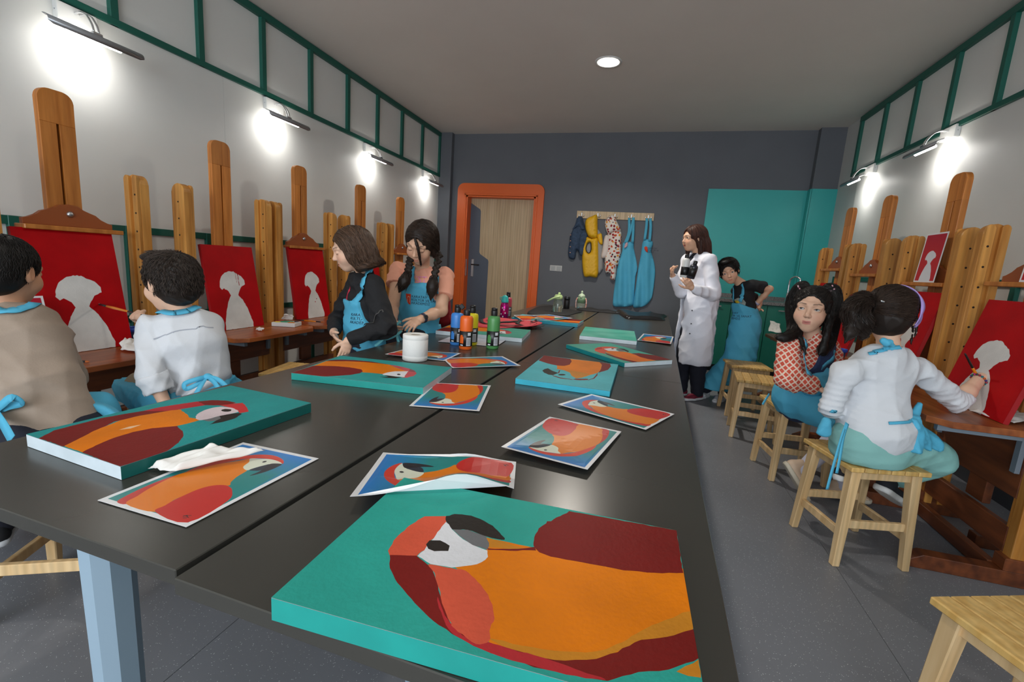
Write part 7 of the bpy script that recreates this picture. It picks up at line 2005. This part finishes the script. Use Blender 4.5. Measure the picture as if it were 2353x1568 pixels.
    feet((A1, A2), (fw+lat*.2, fw), mat('burgundy_canvas', srgb(120, 30, 52), rough=.8), CWH, t, 1.1)
    # held bottles
    def held(name, base, d, r, h, m, label, cap):
        b = thing(name, tuple(base), 0, label=label, cat='paint bottle', group='plastic acrylic paint bottles')
        q = Vector(d).to_track_quat('Z', 'X').to_euler()
        lathe('bottle', [(r*.9, 0), (r, .006), (r, h-.025), (r*.9, h-.01), (r*.5, h)], m, b, 24, rot=q)
        lathe('label', [(r+.0004, .02), (r+.0008, .0202), (r+.0008, .09), (r+.0004, .0902)], LBL, b, 24, rot=q)
        lathe('cap', [(.016, h), (.017, h+.004), (.017, h+.026), (.012, h+.032)], BLACKP, b, 18, rot=q)
        return b
    held('held_paint_bottle', at(1571, 638, 3.93), (.03, 0, 1), .032, .165, mat('paint_white', srgb(226, 226, 224), rough=.35), 'white paint bottle in the hands of the person in the lab coat', 1)
    held('held_paint_bottle', at(1586, 640, 3.90), (.18, -.1, 1), .034, .12, mat('paint_charcoal', srgb(40, 42, 54), rough=.3), 'dark paint bottle in the hands of the person in the lab coat', 1)
woman_coat()

# ---------- 7. boy in the black T-shirt tying his apron behind him
def boy_black():
    fw = nrm(-CR*.75-CFW*.65)
    hc = at(1675, 624, 4.22); H = Head(hc, -CFW*.86-CR*.38-UPV*.22, up=UPV-CR*.42, size=1.06)
    lat = nrm(np.cross(UPV, fw))                                    # his left = towards viewer / right
    NB = at(1704, 652, 4.28); SLf, SRt = at(1724, 655, 4.18), at(1692, 668, 4.40)
    ft = onz(1652, 922, 0); P = at(1716, 742, 4.32)
    t = person('boy in a black T-shirt reaching behind to tie his blue apron', ft)
    EL, WL = at(1769, 664, 4.16), at(1737, 700, 4.26); ER, WR = at(1745, 690, 4.52), at(1742, 712, 4.42)
    hl = hand(WL, at(1730, 722, 4.27)-WL, -CR*.3+CFW*.9, CR*.9, .92, curl=(.4, .45, .5, .6))
    K1, K2 = at(1690, 830, 4.30), at(1712, 835, 4.42); A1, A2 = np.array([*ft[:2], .075])-fw*.05, np.array([*(ft+lat*-.15)[:2], .075])
    side = nrm(SLf-SRt)
    body = H.prims('open')+[cone(H.p(0, -.03, -.05), NB, .036, .042, .03)]+torso(NB, P, side)+arm_prims(SLf, EL, WL, .034, .028, .020)+arm_prims(SRt, ER, WR, .034, .028, .02)+hl+hand(WR, WL-WR, -UPV, CR, .9)+leg_prims(P+lat*.06, K1, A1)+leg_prims(P-lat*.06, K2, A2)
    build('body', body, SKIN, t, .008, zones=[Z3(H.c, .13, .0042), Z3(WL-UPV*.04, .08, .0045)], colors=lambda V: H.colors(V, SK2, brow=(.012, .008, .006)))
    H.eyeballs(t, (.1, .05))
    def fl(P_, s):
        Q = H.loc(P_); v = Q-np.array([0, -.05, .11]); v[:, 2] -= .02; v[:, 1] += .5*np.clip(Q[:, 2]-.04, 0, 1); return v@H.A
    hair_mesh(t, H.hair_cap(.010, add=[ellp(H.p(0, .05, .1), H.A, np.array((.05, .04, .022)), .02)]), H, 1100, fl, 5, BLKH, nseg=5, step=.011, r0=.0016, wav=.7, lift=.012, h=.007)
    top = torso(NB, P+UPV*.02, side, .105, .112, .105, .112, .08, .078, .085)
    el = lerp(SLf, EL, .72)
    sl = [cone(SLf-side*.03, SLf, .048, .05, .035), cone(SLf, el, .052, .056, .012), cone(SRt, lerp(SRt, ER, .7), .05, .05, .012)]
    ax_ = nrm(EL-SLf); e32 = el.astype(F32)
    o, f = build('t_shirt', top+sl+[inter(lambda P_: np.where(np.linalg.norm(P_-e32, axis=1) < .09, (P_-e32)@ax_.astype(F32), -1).astype(F32))], CBLK, t, .008, disp=folds(22, .006, 12, 40))
    pm = bpy.data.meshes.new('pm'); pm.from_pydata([(.055*math.cos(a)*(1+.15*math.sin(3*a)), .07*math.sin(a), 0) for a in np.linspace(0, 6.28, 14)[:-1]], [], [tuple(range(13))])
    og = at(1697, 704, 4.1)
    conform_mesh('shirt_print', pm, f, og, CR*.9-CFW*.45, UPV, mat('print_grey', srgb(150, 158, 150), rough=.7), t, sub_=3)
    pm = bpy.data.meshes.new('pm'); pm.from_pydata([(.020*math.cos(a), .013*math.sin(a), 0) for a in np.linspace(0, 6.28, 14)[:-1]], [], [tuple(range(13))])
    conform_mesh('shirt_print_oval', pm, f, og-CR*.02+UPV*.03, CR*.9-CFW*.45, UPV, mat('print_yellow', srgb(206, 178, 40), rough=.7), t, off=.0028, sub_=1)
    c = lerp(NB, P, .6); bibz = at(1680, 702, 4.2)[2]; waist = P[2]+.05
    ap = torso(NB, P, side, .105, .112, .105, .112, .08, .078, .085)+[elc(P+fw*.02, lerp(P, (K1+K2)/2, .95)+fw*.03, .125, .10, .13, .105, lat, .03), elc((K1+K2)/2+fw*.03, (A1+A2)/2+UPV*.04+fw*.04, .13, .105, .12, .10, lat, .03)]
    f32, c32, l32 = fw.astype(F32), c.astype(F32), lat.astype(F32)
    def region(P_):
        z = P_[:, 2]; w = np.where(z > waist, .085+.12*np.clip((bibz-z)/(bibz-waist), 0, 1)**1.3, .3)
        s_ = (P_-c32)@l32
        return np.maximum(np.maximum(np.abs(s_)-w, z-(bibz-.25*np.clip(s_, 0, .3))), np.maximum(-((P_-c32)@f32)+np.where(z > waist, .0, -.07).astype(F32)-.4*np.clip(c32[2]-z, 0, 1), .13-z)).astype(F32)
    oa, fa_ = build('apron', ap+[inter(region)], APR, t, .009, disp=folds(22, .007, 10, 34), grow=.016)
    surf_ribbon('apron_strap', f, [at(1684, 700, 4.12), at(1690, 676, 4.14), at(1700, 652, 4.2)], .028, APR, t, .006)
    surf_ribbon('apron_strap', f, [at(1671, 695, 4.3), at(1676, 672, 4.3), at(1682, 658, 4.34)], .026, APR, t, .006)
    apron_text(fa_, at(1664, 726, 4.1), nrm(CR*.9-CFW*.4+UPV*.08), UPV, t, .027, logo=False)
    wd = nrm(WL-EL); wr = lerp(EL, WL, .92)
    build('wristband', [cone(wr-wd*.009, wr+wd*.009, .026, .025), inter(half(wr+wd*.01, wd)), inter(half(wr-wd*.01, -wd))], mat('band_stripes', srgb(214, 214, 226), rough=.6, noise=.9, nscale=90, color2=srgb(50, 50, 140)), t, .005)
    build('trousers', leg_prims(P+lat*.055, K1-lat*.02, A1, .07, .05, .042)+leg_prims(P-lat*.055, K2+lat*.02, A2, .07, .05, .042)+[elc(P-lat*.03, P+lat*.03, .1, .085, .1, .085, fw)], CNAV, t, .013)
    for a_, d_ in ((A1, fw), (A2, fw)):
        so, sf, (b, d, u, s) = shoe(a_, d_, UPV, 1.05, CWH, CWH, t)
        for q in range(3):
            try: surf_ribbon('shoe_stripe', sf, [b+d*(.02+.02*q)+u*.05-s*.05*(-1), b+d*(.03+.02*q)+u*.012+s*.05], .007, mat('shoe_blue', srgb(44, 70, 150), rough=.6), so.parent, .001)
            except Exception: pass
boy_black()
# ---------- 8. girl in the coral lattice blouse, looking at the viewer
def girl_coral():
    fw = nrm(-CFW*.70+CR*.70)
    hc = at(1865, 714, 2.40); toc = nrm(CAM_POS-hc)
    H = Head(hc, toc*.95-CR*.16+UPV*.03, up=UPV+CR*.03, size=1.13)
    NB = at(1868, 776, 2.46); SRt, SLf = at(1812, 794, 2.42), at(1907, 800, 2.56); side = nrm(SRt-SLf); lat = -side
    P = np.array([.955, 2.985, .53])
    t = person('girl in a coral lattice blouse looking up at the viewer', P)
    ER, WR = at(1808, 866, 2.36), at(1876, 890, 2.36); EL, WL = at(1925, 860, 2.62), at(1915, 890, 2.50)
    K1, K2 = np.array([1.12, 2.70, .475]), np.array([1.25, 2.86, .475]); A1, A2 = at(1846, 1078, 2.36), np.array([1.18, 2.83, .085])
    hr = hand(WR, at(1893, 899, 2.34)-WR, -UPV, CFW+CR*.2, .88, curl=(.3, .35, .4, .45)); hl = hand(WL, at(1905, 905, 2.45)-WL, -UPV, -CR, .88)
    body = H.prims('open')+[cone(H.p(0, -.03, -.05), NB, .034, .042, .03)]+torso(NB, P, side)+arm_prims(SRt, ER, WR, .03, .026, .019)+arm_prims(SLf, EL, WL, .03, .026, .019)+hr+hl
    body += leg_prims(P-fw*.0+side*.07, K1, A1, .058, .042, .030)+leg_prims(P-side*.07, K2, A2, .058, .042, .03)
    build('body', body, SKIN, t, .007, zones=[Z3(H.c, .125, .0021), Z3(at(1890, 895, 2.35), .06, .003)], colors=lambda V: H.colors(V, SK1, brow=(.02, .012, .01), lips=np.array(srgb(196, 112, 108))))
    H.eyeballs(t, (.10, .16))
    k = H.k; E = lambda x, y, z, r, q=.02: ellp(H.p(x, y, z), H.A, np.array(r)*k, q*k)
    add = []
    # pigtails: start high at both sides, fall in front of the shoulders
    tails = [[H.p(.046, .0, .112), H.p(.070, -.02, .095), H.p(.083, -.022, .02), at(1826, 758, 2.42), at(1808, 776, 2.36), at(1790, 776, 2.36)], [H.p(-.042, -.0, .114), H.p(-.068, -.02, .097), H.p(-.082, -.022, .02), at(1908, 760, 2.42), at(1904, 790, 2.40), at(1892, 812, 2.38)]]
    tprims = []
    for tl in tails:
        pts = bezier(tl, 4); n = len(pts)
        for i in range(n-1):
            w = .013+.016*math.sin(math.pi*min(1, (i+1)/n*1.1)) if i < n-3 else .015
            tprims.append(cone(pts[i], pts[i+1], w*k, w*k*.95, .012))
        tprims.append(cone(pts[-3], pts[-1], .018, .006, .01))
    tprims += [cone(H.p(.074, -.03, .03), at(1828, 785, 2.44), .020, .022, .02), cone(at(1828, 785, 2.44), at(1800, 788, 2.42), .022, .010, .02), cone(H.p(-.076, -.03, .02), at(1908, 785, 2.46), .02, .022, .02), cone(H.p(-.078, .0, .0), at(1890, 806, 2.37), .014, .018, .02), cone(at(1890, 800, 2.37), at(1882, 815, 2.36), .018, .006, .02),
               cone(H.p(.074, .01, .0), at(1846, 800, 2.35), .010, .011, .02), cone(at(1846, 800, 2.33), at(1852, 814, 2.32), .010, .004, .02)]
    hp = H.hair_cap(.008, temple=.006, ears=False)+tprims
    hp += [sub(cone(H.p(0, .078, .092), H.p(0, -.03, .128), .003*k, .003*k, .004))]
    rts = np.concatenate([H.roots(700, 11), np.array([lerp(tl[0], tl[1], q) for tl in tails for q in np.linspace(.3, 1, 40)])+np.random.default_rng(2).normal(size=(80, 3))*.012])
    def fl(P_, s):
        Q = H.loc(P_); v = np.zeros_like(Q); up = np.clip((Q[:, 2]-.04)/.04, 0, 1); sg = np.sign(Q[:, 0])
        tgt = np.stack([sg*.06, np.zeros(len(Q)), np.full(len(Q), .11)], 1)-Q
        m = (up > .2)[:, None]
        v = np.where(m, tgt*6, np.array([0, 0, -1.0])); return v@H.A
    f_t = field(tprims)
    rng = np.random.default_rng(9); ex = []
    for tl in tails:
        pts = np.array(bezier(tl, 4)); 
        rt = np.repeat(pts[3:12], 36, axis=0)+rng.normal(size=(9*36, 3))*.02
        P0 = pts.astype(F32)
        def fl2(P_, s, P0=P0):
            i = np.argmin(np.linalg.norm(P_[:, None]-P0[None], axis=2), axis=1); j = np.minimum(i+1, len(P0)-1); i0 = np.maximum(j-1, 0)
            return P0[j]-P0[i0]
        ex.append(strands('x', f_t, rt, fl2, None, None, 12, .014, .0014, .001, BLKH*1.3, .4, 5, .12, .004))
    hair_mesh(t, hp, H, 0, fl, 8, BLKH*1.3, nseg=8, step=.011, r0=.0013, wav=.08, h=.0045, roots=rts, disp=folds(16, .0018, 60, 130), extra=ex)
    for tl in tails:
        c = lerp(tl[0], tl[1], .35)+H.y*.012
        build('hair_tie', [ball(c+H.x*.014*math.cos(a)*k+H.z*.010*math.sin(a)*k, .009*k, .004) for a in np.linspace(0, 6.28, 7)[:-1]], mat('hair_tie_pink', srgb(232, 96, 130), rough=.5, noise=.6, nscale=70, color2=srgb(244, 220, 226)), t, .004)
    top = torso(NB-UPV*.005, P+UPV*.06, side, .108, .118, .118, .13, .085, .09, .105)
    sl = [cone(SRt-side*.03, SRt, .05, .052, .035), cone(SRt, ER, .056, .064, .012), cone(ER, lerp(ER, WR, .8), .062, .050, .012), cone(lerp(ER, WR, .78), lerp(ER, WR, .92), .046, .026, .01), cone(SLf+side*.03, SLf, .05, .05, .035), cone(SLf, EL, .055, .055, .012), cone(EL, lerp(EL, WL, .85), .052, .034, .012), cone(NB, NB-UPV*.03+fw*.02, .05, .058, .02), ball(P+UPV*.09-CR*.08, .075, .04)]
    o, f = build('blouse', top+sl, CORAL, t, .007, disp=folds(31, .008, 14, 50, 8))
    # denim pinafore bib
    c = lerp(NB, P, .5); f32, c32, l32 = fw.astype(F32), c.astype(F32), side.astype(F32)
    tz = at(1875, 792, 2.38)[2]
    o2, f2 = build('denim_bib', torso(NB-UPV*.005, P+UPV*.06, side, .108, .118, .118, .13, .085, .09, .105)+[inter(lambda P_: np.maximum(np.maximum(np.abs((P_-c32)@l32+.0)-.072, P_[:, 2]-tz), -((P_-c32)@f32)).astype(F32))], CDEN, t, .007, disp=folds(31, .008, 14, 50, 8), grow=.012)
    # apron: bib sagging at the waist, cloth over the lap
    bz = at(1880, 858, 2.32)[2]
    lap = [elc(P+UPV*.07, P-UPV*.02, .135, .125, .15, .14, side, .03), cone(P+side*.06, K1, .105, .085, .04), cone(P-side*.06, K2, .105, .085, .04), cone(lerp(P, K1, .5)-UPV*.03, lerp(K1, K2, .2)-UPV*.03, .09, .08, .05), elc(lerp(P, K1, .3)+side*.03-UPV*.05, lerp(P, K1, .95)-UPV*.06, .10, .06, .07, .05, UPV, .03)]
    hz = lambda P_: np.maximum(.405-P_[:, 2], P_[:, 2]-(P[2]+.13)).astype(F32)
    o3, f3 = build('apron', lap+[inter(hz)], APR, t, .008, disp=folds(33, .008, 10, 34))
    bib = [elc(c-UPV*.0+fw*.05, c-UPV*.09+fw*.07, .095, .06, .115, .06, side, .02)]
    o4, f4 = build('apron_bib', bib+[inter(lambda P_: (P_[:, 2]-(bz+.01+.05*np.abs((P_-c32)@l32)/.1)).astype(F32))], APR, t, .007, disp=folds(34, .006, 16, 44))
    surf_ribbon('apron_strap', f, [at(1862, 862, 2.30), at(1868, 825, 2.32), at(1862, 790, 2.36), at(1852, 762, 2.40)], .034, APR, t, .016)
    surf_ribbon('apron_strap', f, [at(1904, 852, 2.42), at(1906, 825, 2.46), at(1905, 800, 2.5)], .03, APR, t, .012)
    lg = bpy.data.meshes.new('lg'); lg.from_pydata([(0, 0, 0), (.03, .012, 0), (.034, .022, 0), (.004, .012, 0)], [], [(0, 1, 2, 3)])
    conform_mesh('apron_logo', lg, f4, at(1852, 862, 2.28), CR, UPV, LOGO, t, sub_=2)
    build('denim_skirt', [elc(P+UPV*.0, P-UPV*.03, .135, .125, .14, .13, side, .03), cone(P+side*.05, lerp(P, K1, .7), .09, .08, .03), cone(P-side*.05, lerp(P, K2, .7), .09, .08, .03)], CDEN, t, .009)
    ribbon('apron_string', [at(1768, 905, 2.48), at(1760, 917, 2.46), at(1752, 930, 2.45)], .012, APR, t, up=tuple(-CFW)).location = -Vector(t.location)
    STK = mat('white_tights', srgb(206, 204, 220), rough=.8)
    build('tights', leg_prims(lerp(P, K1, .7), K1, A1, .06, .05, .036)+leg_prims(lerp(P, K2, .7), K2, A2, .06, .05, .036), STK, t, .008)
    BEI = mat('beige_leather', srgb(214, 186, 160), rough=.6)
    toe = at(1862, 1140, 2.40)
    dd = nrm(toe-A1); upn = nrm(-CR*.2+CFW*.2+UPV*.9)
    shoe(A1, nrm(CR*.45-CFW*.35-UPV*.75), nrm(CR*.75+UPV*.5-CFW*.1), 1.0, BEI, mat('cream_sole', srgb(206, 196, 176), rough=.7), t)
    shoe(A2, nrm(CR*.8-CFW*.3), UPV, 1.0, BEI, mat('cream_sole', (0, 0, 0)), t)
    build('wrist_bangle', [cone(lerp(ER, WR, .97)-nrm(WR-ER)*.004, lerp(ER, WR, .97)+nrm(WR-ER)*.004, .024, .024)], mat('dark_steel', (0, 0, 0)), t, .005)
girl_coral()

# ---------- 9. girl with the lilac headband, seen from behind, painting
def girl_white():
    fw = nrm(CR*.80+CFW*.60)
    hc = at(2043, 728, 1.97); H = Head(hc, CR*.66+CFW*.72-UPV*.22, up=UPV-CR*.05, size=1.09)
    NB = at(2042, 806, 1.95); SLf, SRt = at(1930, 850, 1.90), at(2128, 846, 1.98); side = nrm(SRt-SLf)
    P = at(2000, 1035, 1.97); P[2] = .535
    t = person('girl in a white sweater with a lilac headband painting at the right', P)
    ER, WR = at(2200, 926, 2.00), at(2254, 868, 2.06); EL, WL = at(1908, 935, 1.94), at(1960, 960, 2.25)
    tip = at(2268, 908, 2.10); end = at(2217, 812, 2.06)
    hr = hand(WR, at(2290, 858, 2.10)-WR, -UPV*.8-CR*.2, -CFW*.9-UPV*.1, .92, curl=(.62, .68, .7, .72), tcurl=.35, thumb_out=.6)
    hl = hand(WL, CFW, -UPV, CR, .9)
    hip1, hip2 = P+side*.085, P-side*.085
    K1, K2 = at(2142, 1052, 2.02), at(2085, 1050, 2.25); A1, A2 = at(2052, 1102, 2.10), at(1948, 1068, 2.02)
    body = H.prims('down')+[cone(H.p(0, -.025, -.05), NB, .036, .044, .03)]+torso(NB, P, side)+arm_prims(SRt-side*.02-UPV*.01, ER, WR, .03, .033, .022)+arm_prims(SLf+side*.02-UPV*.01, EL, WL, .026, .024, .02)+hr+hl+leg_prims(hip1, K1, A1, .07, .05, .036)+leg_prims(hip2, K2, A2, .07, .05, .036)
    build('body', body, SKIN, t, .007, zones=[Z3(H.c, .13, .0035), Z3(at(2280, 868, 2.08), .075, .0026)], colors=lambda V: H.colors(V, SK1))
    k = H.k; E = lambda x, y, z, r, q=.02: ellp(H.p(x, y, z), H.A, np.array(r)*k, q*k)
    bun = at(1972, 706, 1.90)
    add = [ball(bun, .048, .03), ball(at(1962, 722, 1.88), .042, .03), ball(at(1985, 690, 1.92), .036, .03), cone(at(1968, 735, 1.88), at(1955, 765, 1.87), .034, .020, .03), cone(at(1955, 762, 1.87), at(1940, 790, 1.87), .020, .005, .02), cone(at(1990, 745, 1.86), at(1985, 772, 1.87), .03, .016, .03)]
    hp = H.hair_cap(.011, add=add, ears=False, temple=-.004)
    hp += [sub(E(.088, .006, -.014, (.028, .024, .036), .006))]
    # loose locks by the ear
    for pl in ([H.p(.078, .045, .02), H.p(.086, .05, -.04), H.p(.080, .042, -.10)], [H.p(.05, .085, .05), H.p(.075, .08, -.02), H.p(.078, .065, -.09)]):
        bp_ = bezier(pl, 4)
        for i in range(len(bp_)-1): hp.append(cone(bp_[i], bp_[i+1], .008*(1-i/10), .008*(1-(i+1)/10), .006))
    def fl(P_, s): return (bun.astype(F32)-P_)
    rng = np.random.default_rng(4)
    rt = bun+rng.normal(size=(350, 3))*.05; fb = field(add)
    ex = [strands('x', fb, rt, lambda P_, s: np.cross(P_-bun.astype(F32), CFW.astype(F32)[None])+np.array([-.2, 0, -.3], F32)*.1, None, None, 10, .012, .0014, .001, DKB, .5, 3, .4, .008)]
    hair_mesh(t, hp, H, 1500, fl, 9, DKB*.9, nseg=11, step=.010, r0=.0013, wav=.2, lift=.003, h=.0045, disp=folds(17, .0022, 50, 120), extra=ex)
    fh = field(hp)
    LIL = mat('lilac_satin', srgb(184, 160, 226), rough=.3, noise=.12, nscale=18, spec=.6)
    band = [H.p(-.05, .035, .12), H.p(-.01, .028, .13), H.p(.04, .012, .115), H.p(.08, -.008, .06), H.p(.086, -.028, .01), H.p(.070, -.052, -.035)]
    P_b = np.array(bezier(band, 7)); ws = np.interp(np.linspace(0, 1, len(P_b)), [0, .3, .6, .85, 1], [.034, .046, .046, .030, .016])
    Pp = project(fh, P_b, .006, 5); d_, g_ = grad(fh, Pp)
    T_ = np.gradient(Pp.astype(float), axis=0); T_ /= np.linalg.norm(T_, axis=1, keepdims=True); S_ = np.cross(T_, g_); S_ /= np.linalg.norm(S_, axis=1, keepdims=True)
    vs_, fs = [], []; nw = 7
    for i in range(len(Pp)):
        for j in range(nw):
            a = -1+2*j/(nw-1); vs_.append(Pp[i]+S_[i]*a*ws[i]/2+g_[i]*(.006*(1-a*a)+.003*math.sin(9*a+i*.35)))
    for i in range(len(Pp)-1):
        for j in range(nw-1): fs.append((i*nw+j, (i+1)*nw+j, (i+1)*nw+j+1, i*nw+j+1))
    hb = mesh_np('headband', np.array(vs_), np.array(fs), LIL, t); so = hb.modifiers.new('th', 'SOLIDIFY'); so.thickness = .004; so.offset = -1
    build('hair_clip', [cone(at(2025, 692, 1.86), at(2031, 694, 1.86), .004, .004)], CHROME, t, .003)
    top = torso(NB-UPV*.006, P+UPV*.05, side, .122, .135, .134, .152, .098, .104, .130, arch=.03)
    sl = [cone(NB-UPV*.045, SRt-side*.02-UPV*.012, .06, .046, .05), cone(NB-UPV*.045, SLf+side*.02-UPV*.012, .06, .046, .05), cone(SRt-side*.03-UPV*.01, ER, .050, .046, .02), cone(lerp(SRt, ER, .9), lerp(ER, WR, .12), .048, .043, .01), cone(SLf+side*.03-UPV*.01, EL, .050, .042, .02), cone(EL, lerp(EL, WL, .8), .044, .034, .012)]
    W1 = Waves(41, 7, 10, 36); axR = nrm(ER-SRt).astype(F32); axL = nrm(EL-SLf).astype(F32); s32, l32, e32, el32 = SRt.astype(F32), SLf.astype(F32), ER.astype(F32), EL.astype(F32)
    def fd(P_):
        g1 = np.exp(-(np.linalg.norm(P_-e32, axis=1)/.10)**2); g2 = np.exp(-(np.linalg.norm(P_-el32, axis=1)/.10)**2)
        return (F32(.0055)*W1(P_)+.006*g1*(.5-np.abs(np.sin((P_-s32)@axR*130+3*np.sin(P_@np.array([20, 30, 10], F32)))))+.006*g2*(.5-np.abs(np.sin((P_-l32)@axL*130)))).astype(F32)
    o, f = build('sweater', top+sl+[sub(cone(NB+UPV*.03-fw*.01, NB+UPV*.07, .046, .06, .01))], CWH, t, .0065, disp=fd)
    # trousers
    tr = [elc(P+UPV*.03, P-UPV*.045, .122, .102, .146, .124, side, .03), cone(hip1, K1, .098, .078, .04), cone(hip2, K2, .098, .078, .04), cone(K1, lerp(K1, A1, .75), .078, .060, .03), cone(K2, lerp(K2, A2, .7), .078, .06, .03)]
    o2, f2 = build('trousers', tr+[inter(half((0, 0, .45), -UPV)) if False else inter(lambda P_: np.where((np.linalg.norm((P_-P.astype(F32))[:, :2], axis=1) < .17), .452-P_[:, 2], -1).astype(F32))], CTEA, t, .007, disp=folds(43, .003, 16, 50))
    build('socks', [cone(lerp(K1, A1, .6), A1, .042, .038), cone(lerp(K2, A2, .6), A2, .042, .038)], mat('pale_sock', srgb(176, 206, 216), rough=.85), t, .007)
    SNK = mat('black_canvas', srgb(24, 26, 34), rough=.8); RUB = mat('white_rubber', srgb(216, 216, 214), rough=.5)
    so1, _, (b, d, u, s) = shoe(A1, nrm(CR*.75+CFW*.35-UPV*.45), UPV, 1.12, SNK, RUB, t)
    so2, _, _2 = shoe(A2, nrm(CR*.6+CFW*.6-UPV*.3), UPV, 1.12, SNK, RUB, t)
    # apron: knot at the neck, side wings, strings
    kn = at(2036, 788, 1.86)
    build('apron_knot', [ball(kn, .016, .006), ball(kn+CR*.014+UPV*.004, .012, .006), ball(kn-CR*.012+UPV*.008, .012, .006), cone(kn+CR*.01, kn+CR*.035-UPV*.012, .010, .006, .006)], APR, t, .0045, disp=folds(44, .002, 60, 120))
    surf_ribbon('apron_neck_band', f, [at(1996, 800, 1.88), at(2015, 792, 1.86), at(2036, 792, 1.86), at(2055, 796, 1.87), at(2076, 806, 1.92)], .018, APR, t, .006)
    wz = lerp(P, NB, .12)
    ap = [elc(wz+UPV*.05, wz-UPV*.10, .15, .13, .175, .15, side, .03), cone(hip1+UPV*.02, lerp(hip1, K1, .6)+UPV*.02, .112, .09, .05), cone(hip2+UPV*.03, K2+UPV*.03, .112, .092, .05)]
    f32, c32, s32_ = fw.astype(F32), P.astype(F32), side.astype(F32)
    def region(P_):
        q = P_-c32; s_ = q@s32_
        return np.maximum(np.maximum(-(q@f32)-.02+.35*np.abs(s_) if False else -(q@f32)+.015-.12*np.clip(np.abs(s_)-.08, 0, .2), P_[:, 2]-(wz[2]+.09)), .53-P_[:, 2]).astype(F32)
    build('apron', ap+[inter(region)], APR, t, .008, disp=folds(45, .007, 14, 40))
    # side wings seen past the sweater
    build('apron_wing', [elc(at(2114, 930, 1.96), at(2090, 975, 1.95), .008, .012, .035, .014, CR, .03), elc(at(2090, 975, 1.95), at(2100, 1000, 1.93), .035, .014, .04, .014, CR, .03), elc(at(2100, 1000, 1.93), at(2142, 1016, 1.96), .024, .014, .008, .008, UPV, .03)], APR, t, .006, disp=folds(46, .005, 20, 50))
    build('apron_wing', [elc(at(1898, 968, 1.92), at(1893, 995, 1.92), .02, .02, .028, .02, CR, .02)], APR, t, .006, disp=folds(47, .004, 20, 50))
    surf_ribbon('apron_string', f, [at(1912, 968, 1.84), at(1930, 972, 1.81), at(1950, 973, 1.80)], .012, APR, t, .004)
    surf_ribbon('apron_string', f, [at(2050, 971, 1.82), at(2070, 972, 1.84), at(2090, 970, 1.87)], .012, APR, t, .004)
    for pts in ([at(1945, 972, 1.78), at(1935, 1000, 1.76), at(1922, 1045, 1.74), at(1908, 1095, 1.74), at(1900, 1125, 1.75)], [at(1948, 974, 1.78), at(1938, 1005, 1.76), at(1930, 1050, 1.74), at(1922, 1088, 1.74)]):
        ribbon('apron_string', pts, .011, APR, t, up=tuple(-CFW)).location = -Vector(t.location)
    # beads
    wd = nrm(WR-ER); wr = lerp(ER, WR, .9); s1 = nrm(np.cross(wd, UPV)); s2 = np.cross(wd, s1)
    bc = [(150, 40, 60), (40, 120, 130), (196, 90, 30), (60, 50, 120), (40, 110, 60), (180, 40, 120), (60, 60, 66)]
    for i in range(18):
        a = 2*math.pi*i/18
        q = wr+.029*(math.cos(a)*s1+math.sin(a)*s2)-wd*.008*math.cos(a)
        lathe('bead', [(.002, -.0045), (.0045, -.002), (.005, 0), (.0045, .002), (.002, .0045)], mat('bead_%d' % (i % 7), srgb(*bc[i % 7]), rough=.2), t, 10, loc=tuple(q-np.array(t.location)))
    brush('paint_brush', tip, end, 'orange and black brush in the hand of the girl with the lilac headband', body=srgb(230, 140, 24), tipc=srgb(120, 60, 24), r=.0055)
girl_white()
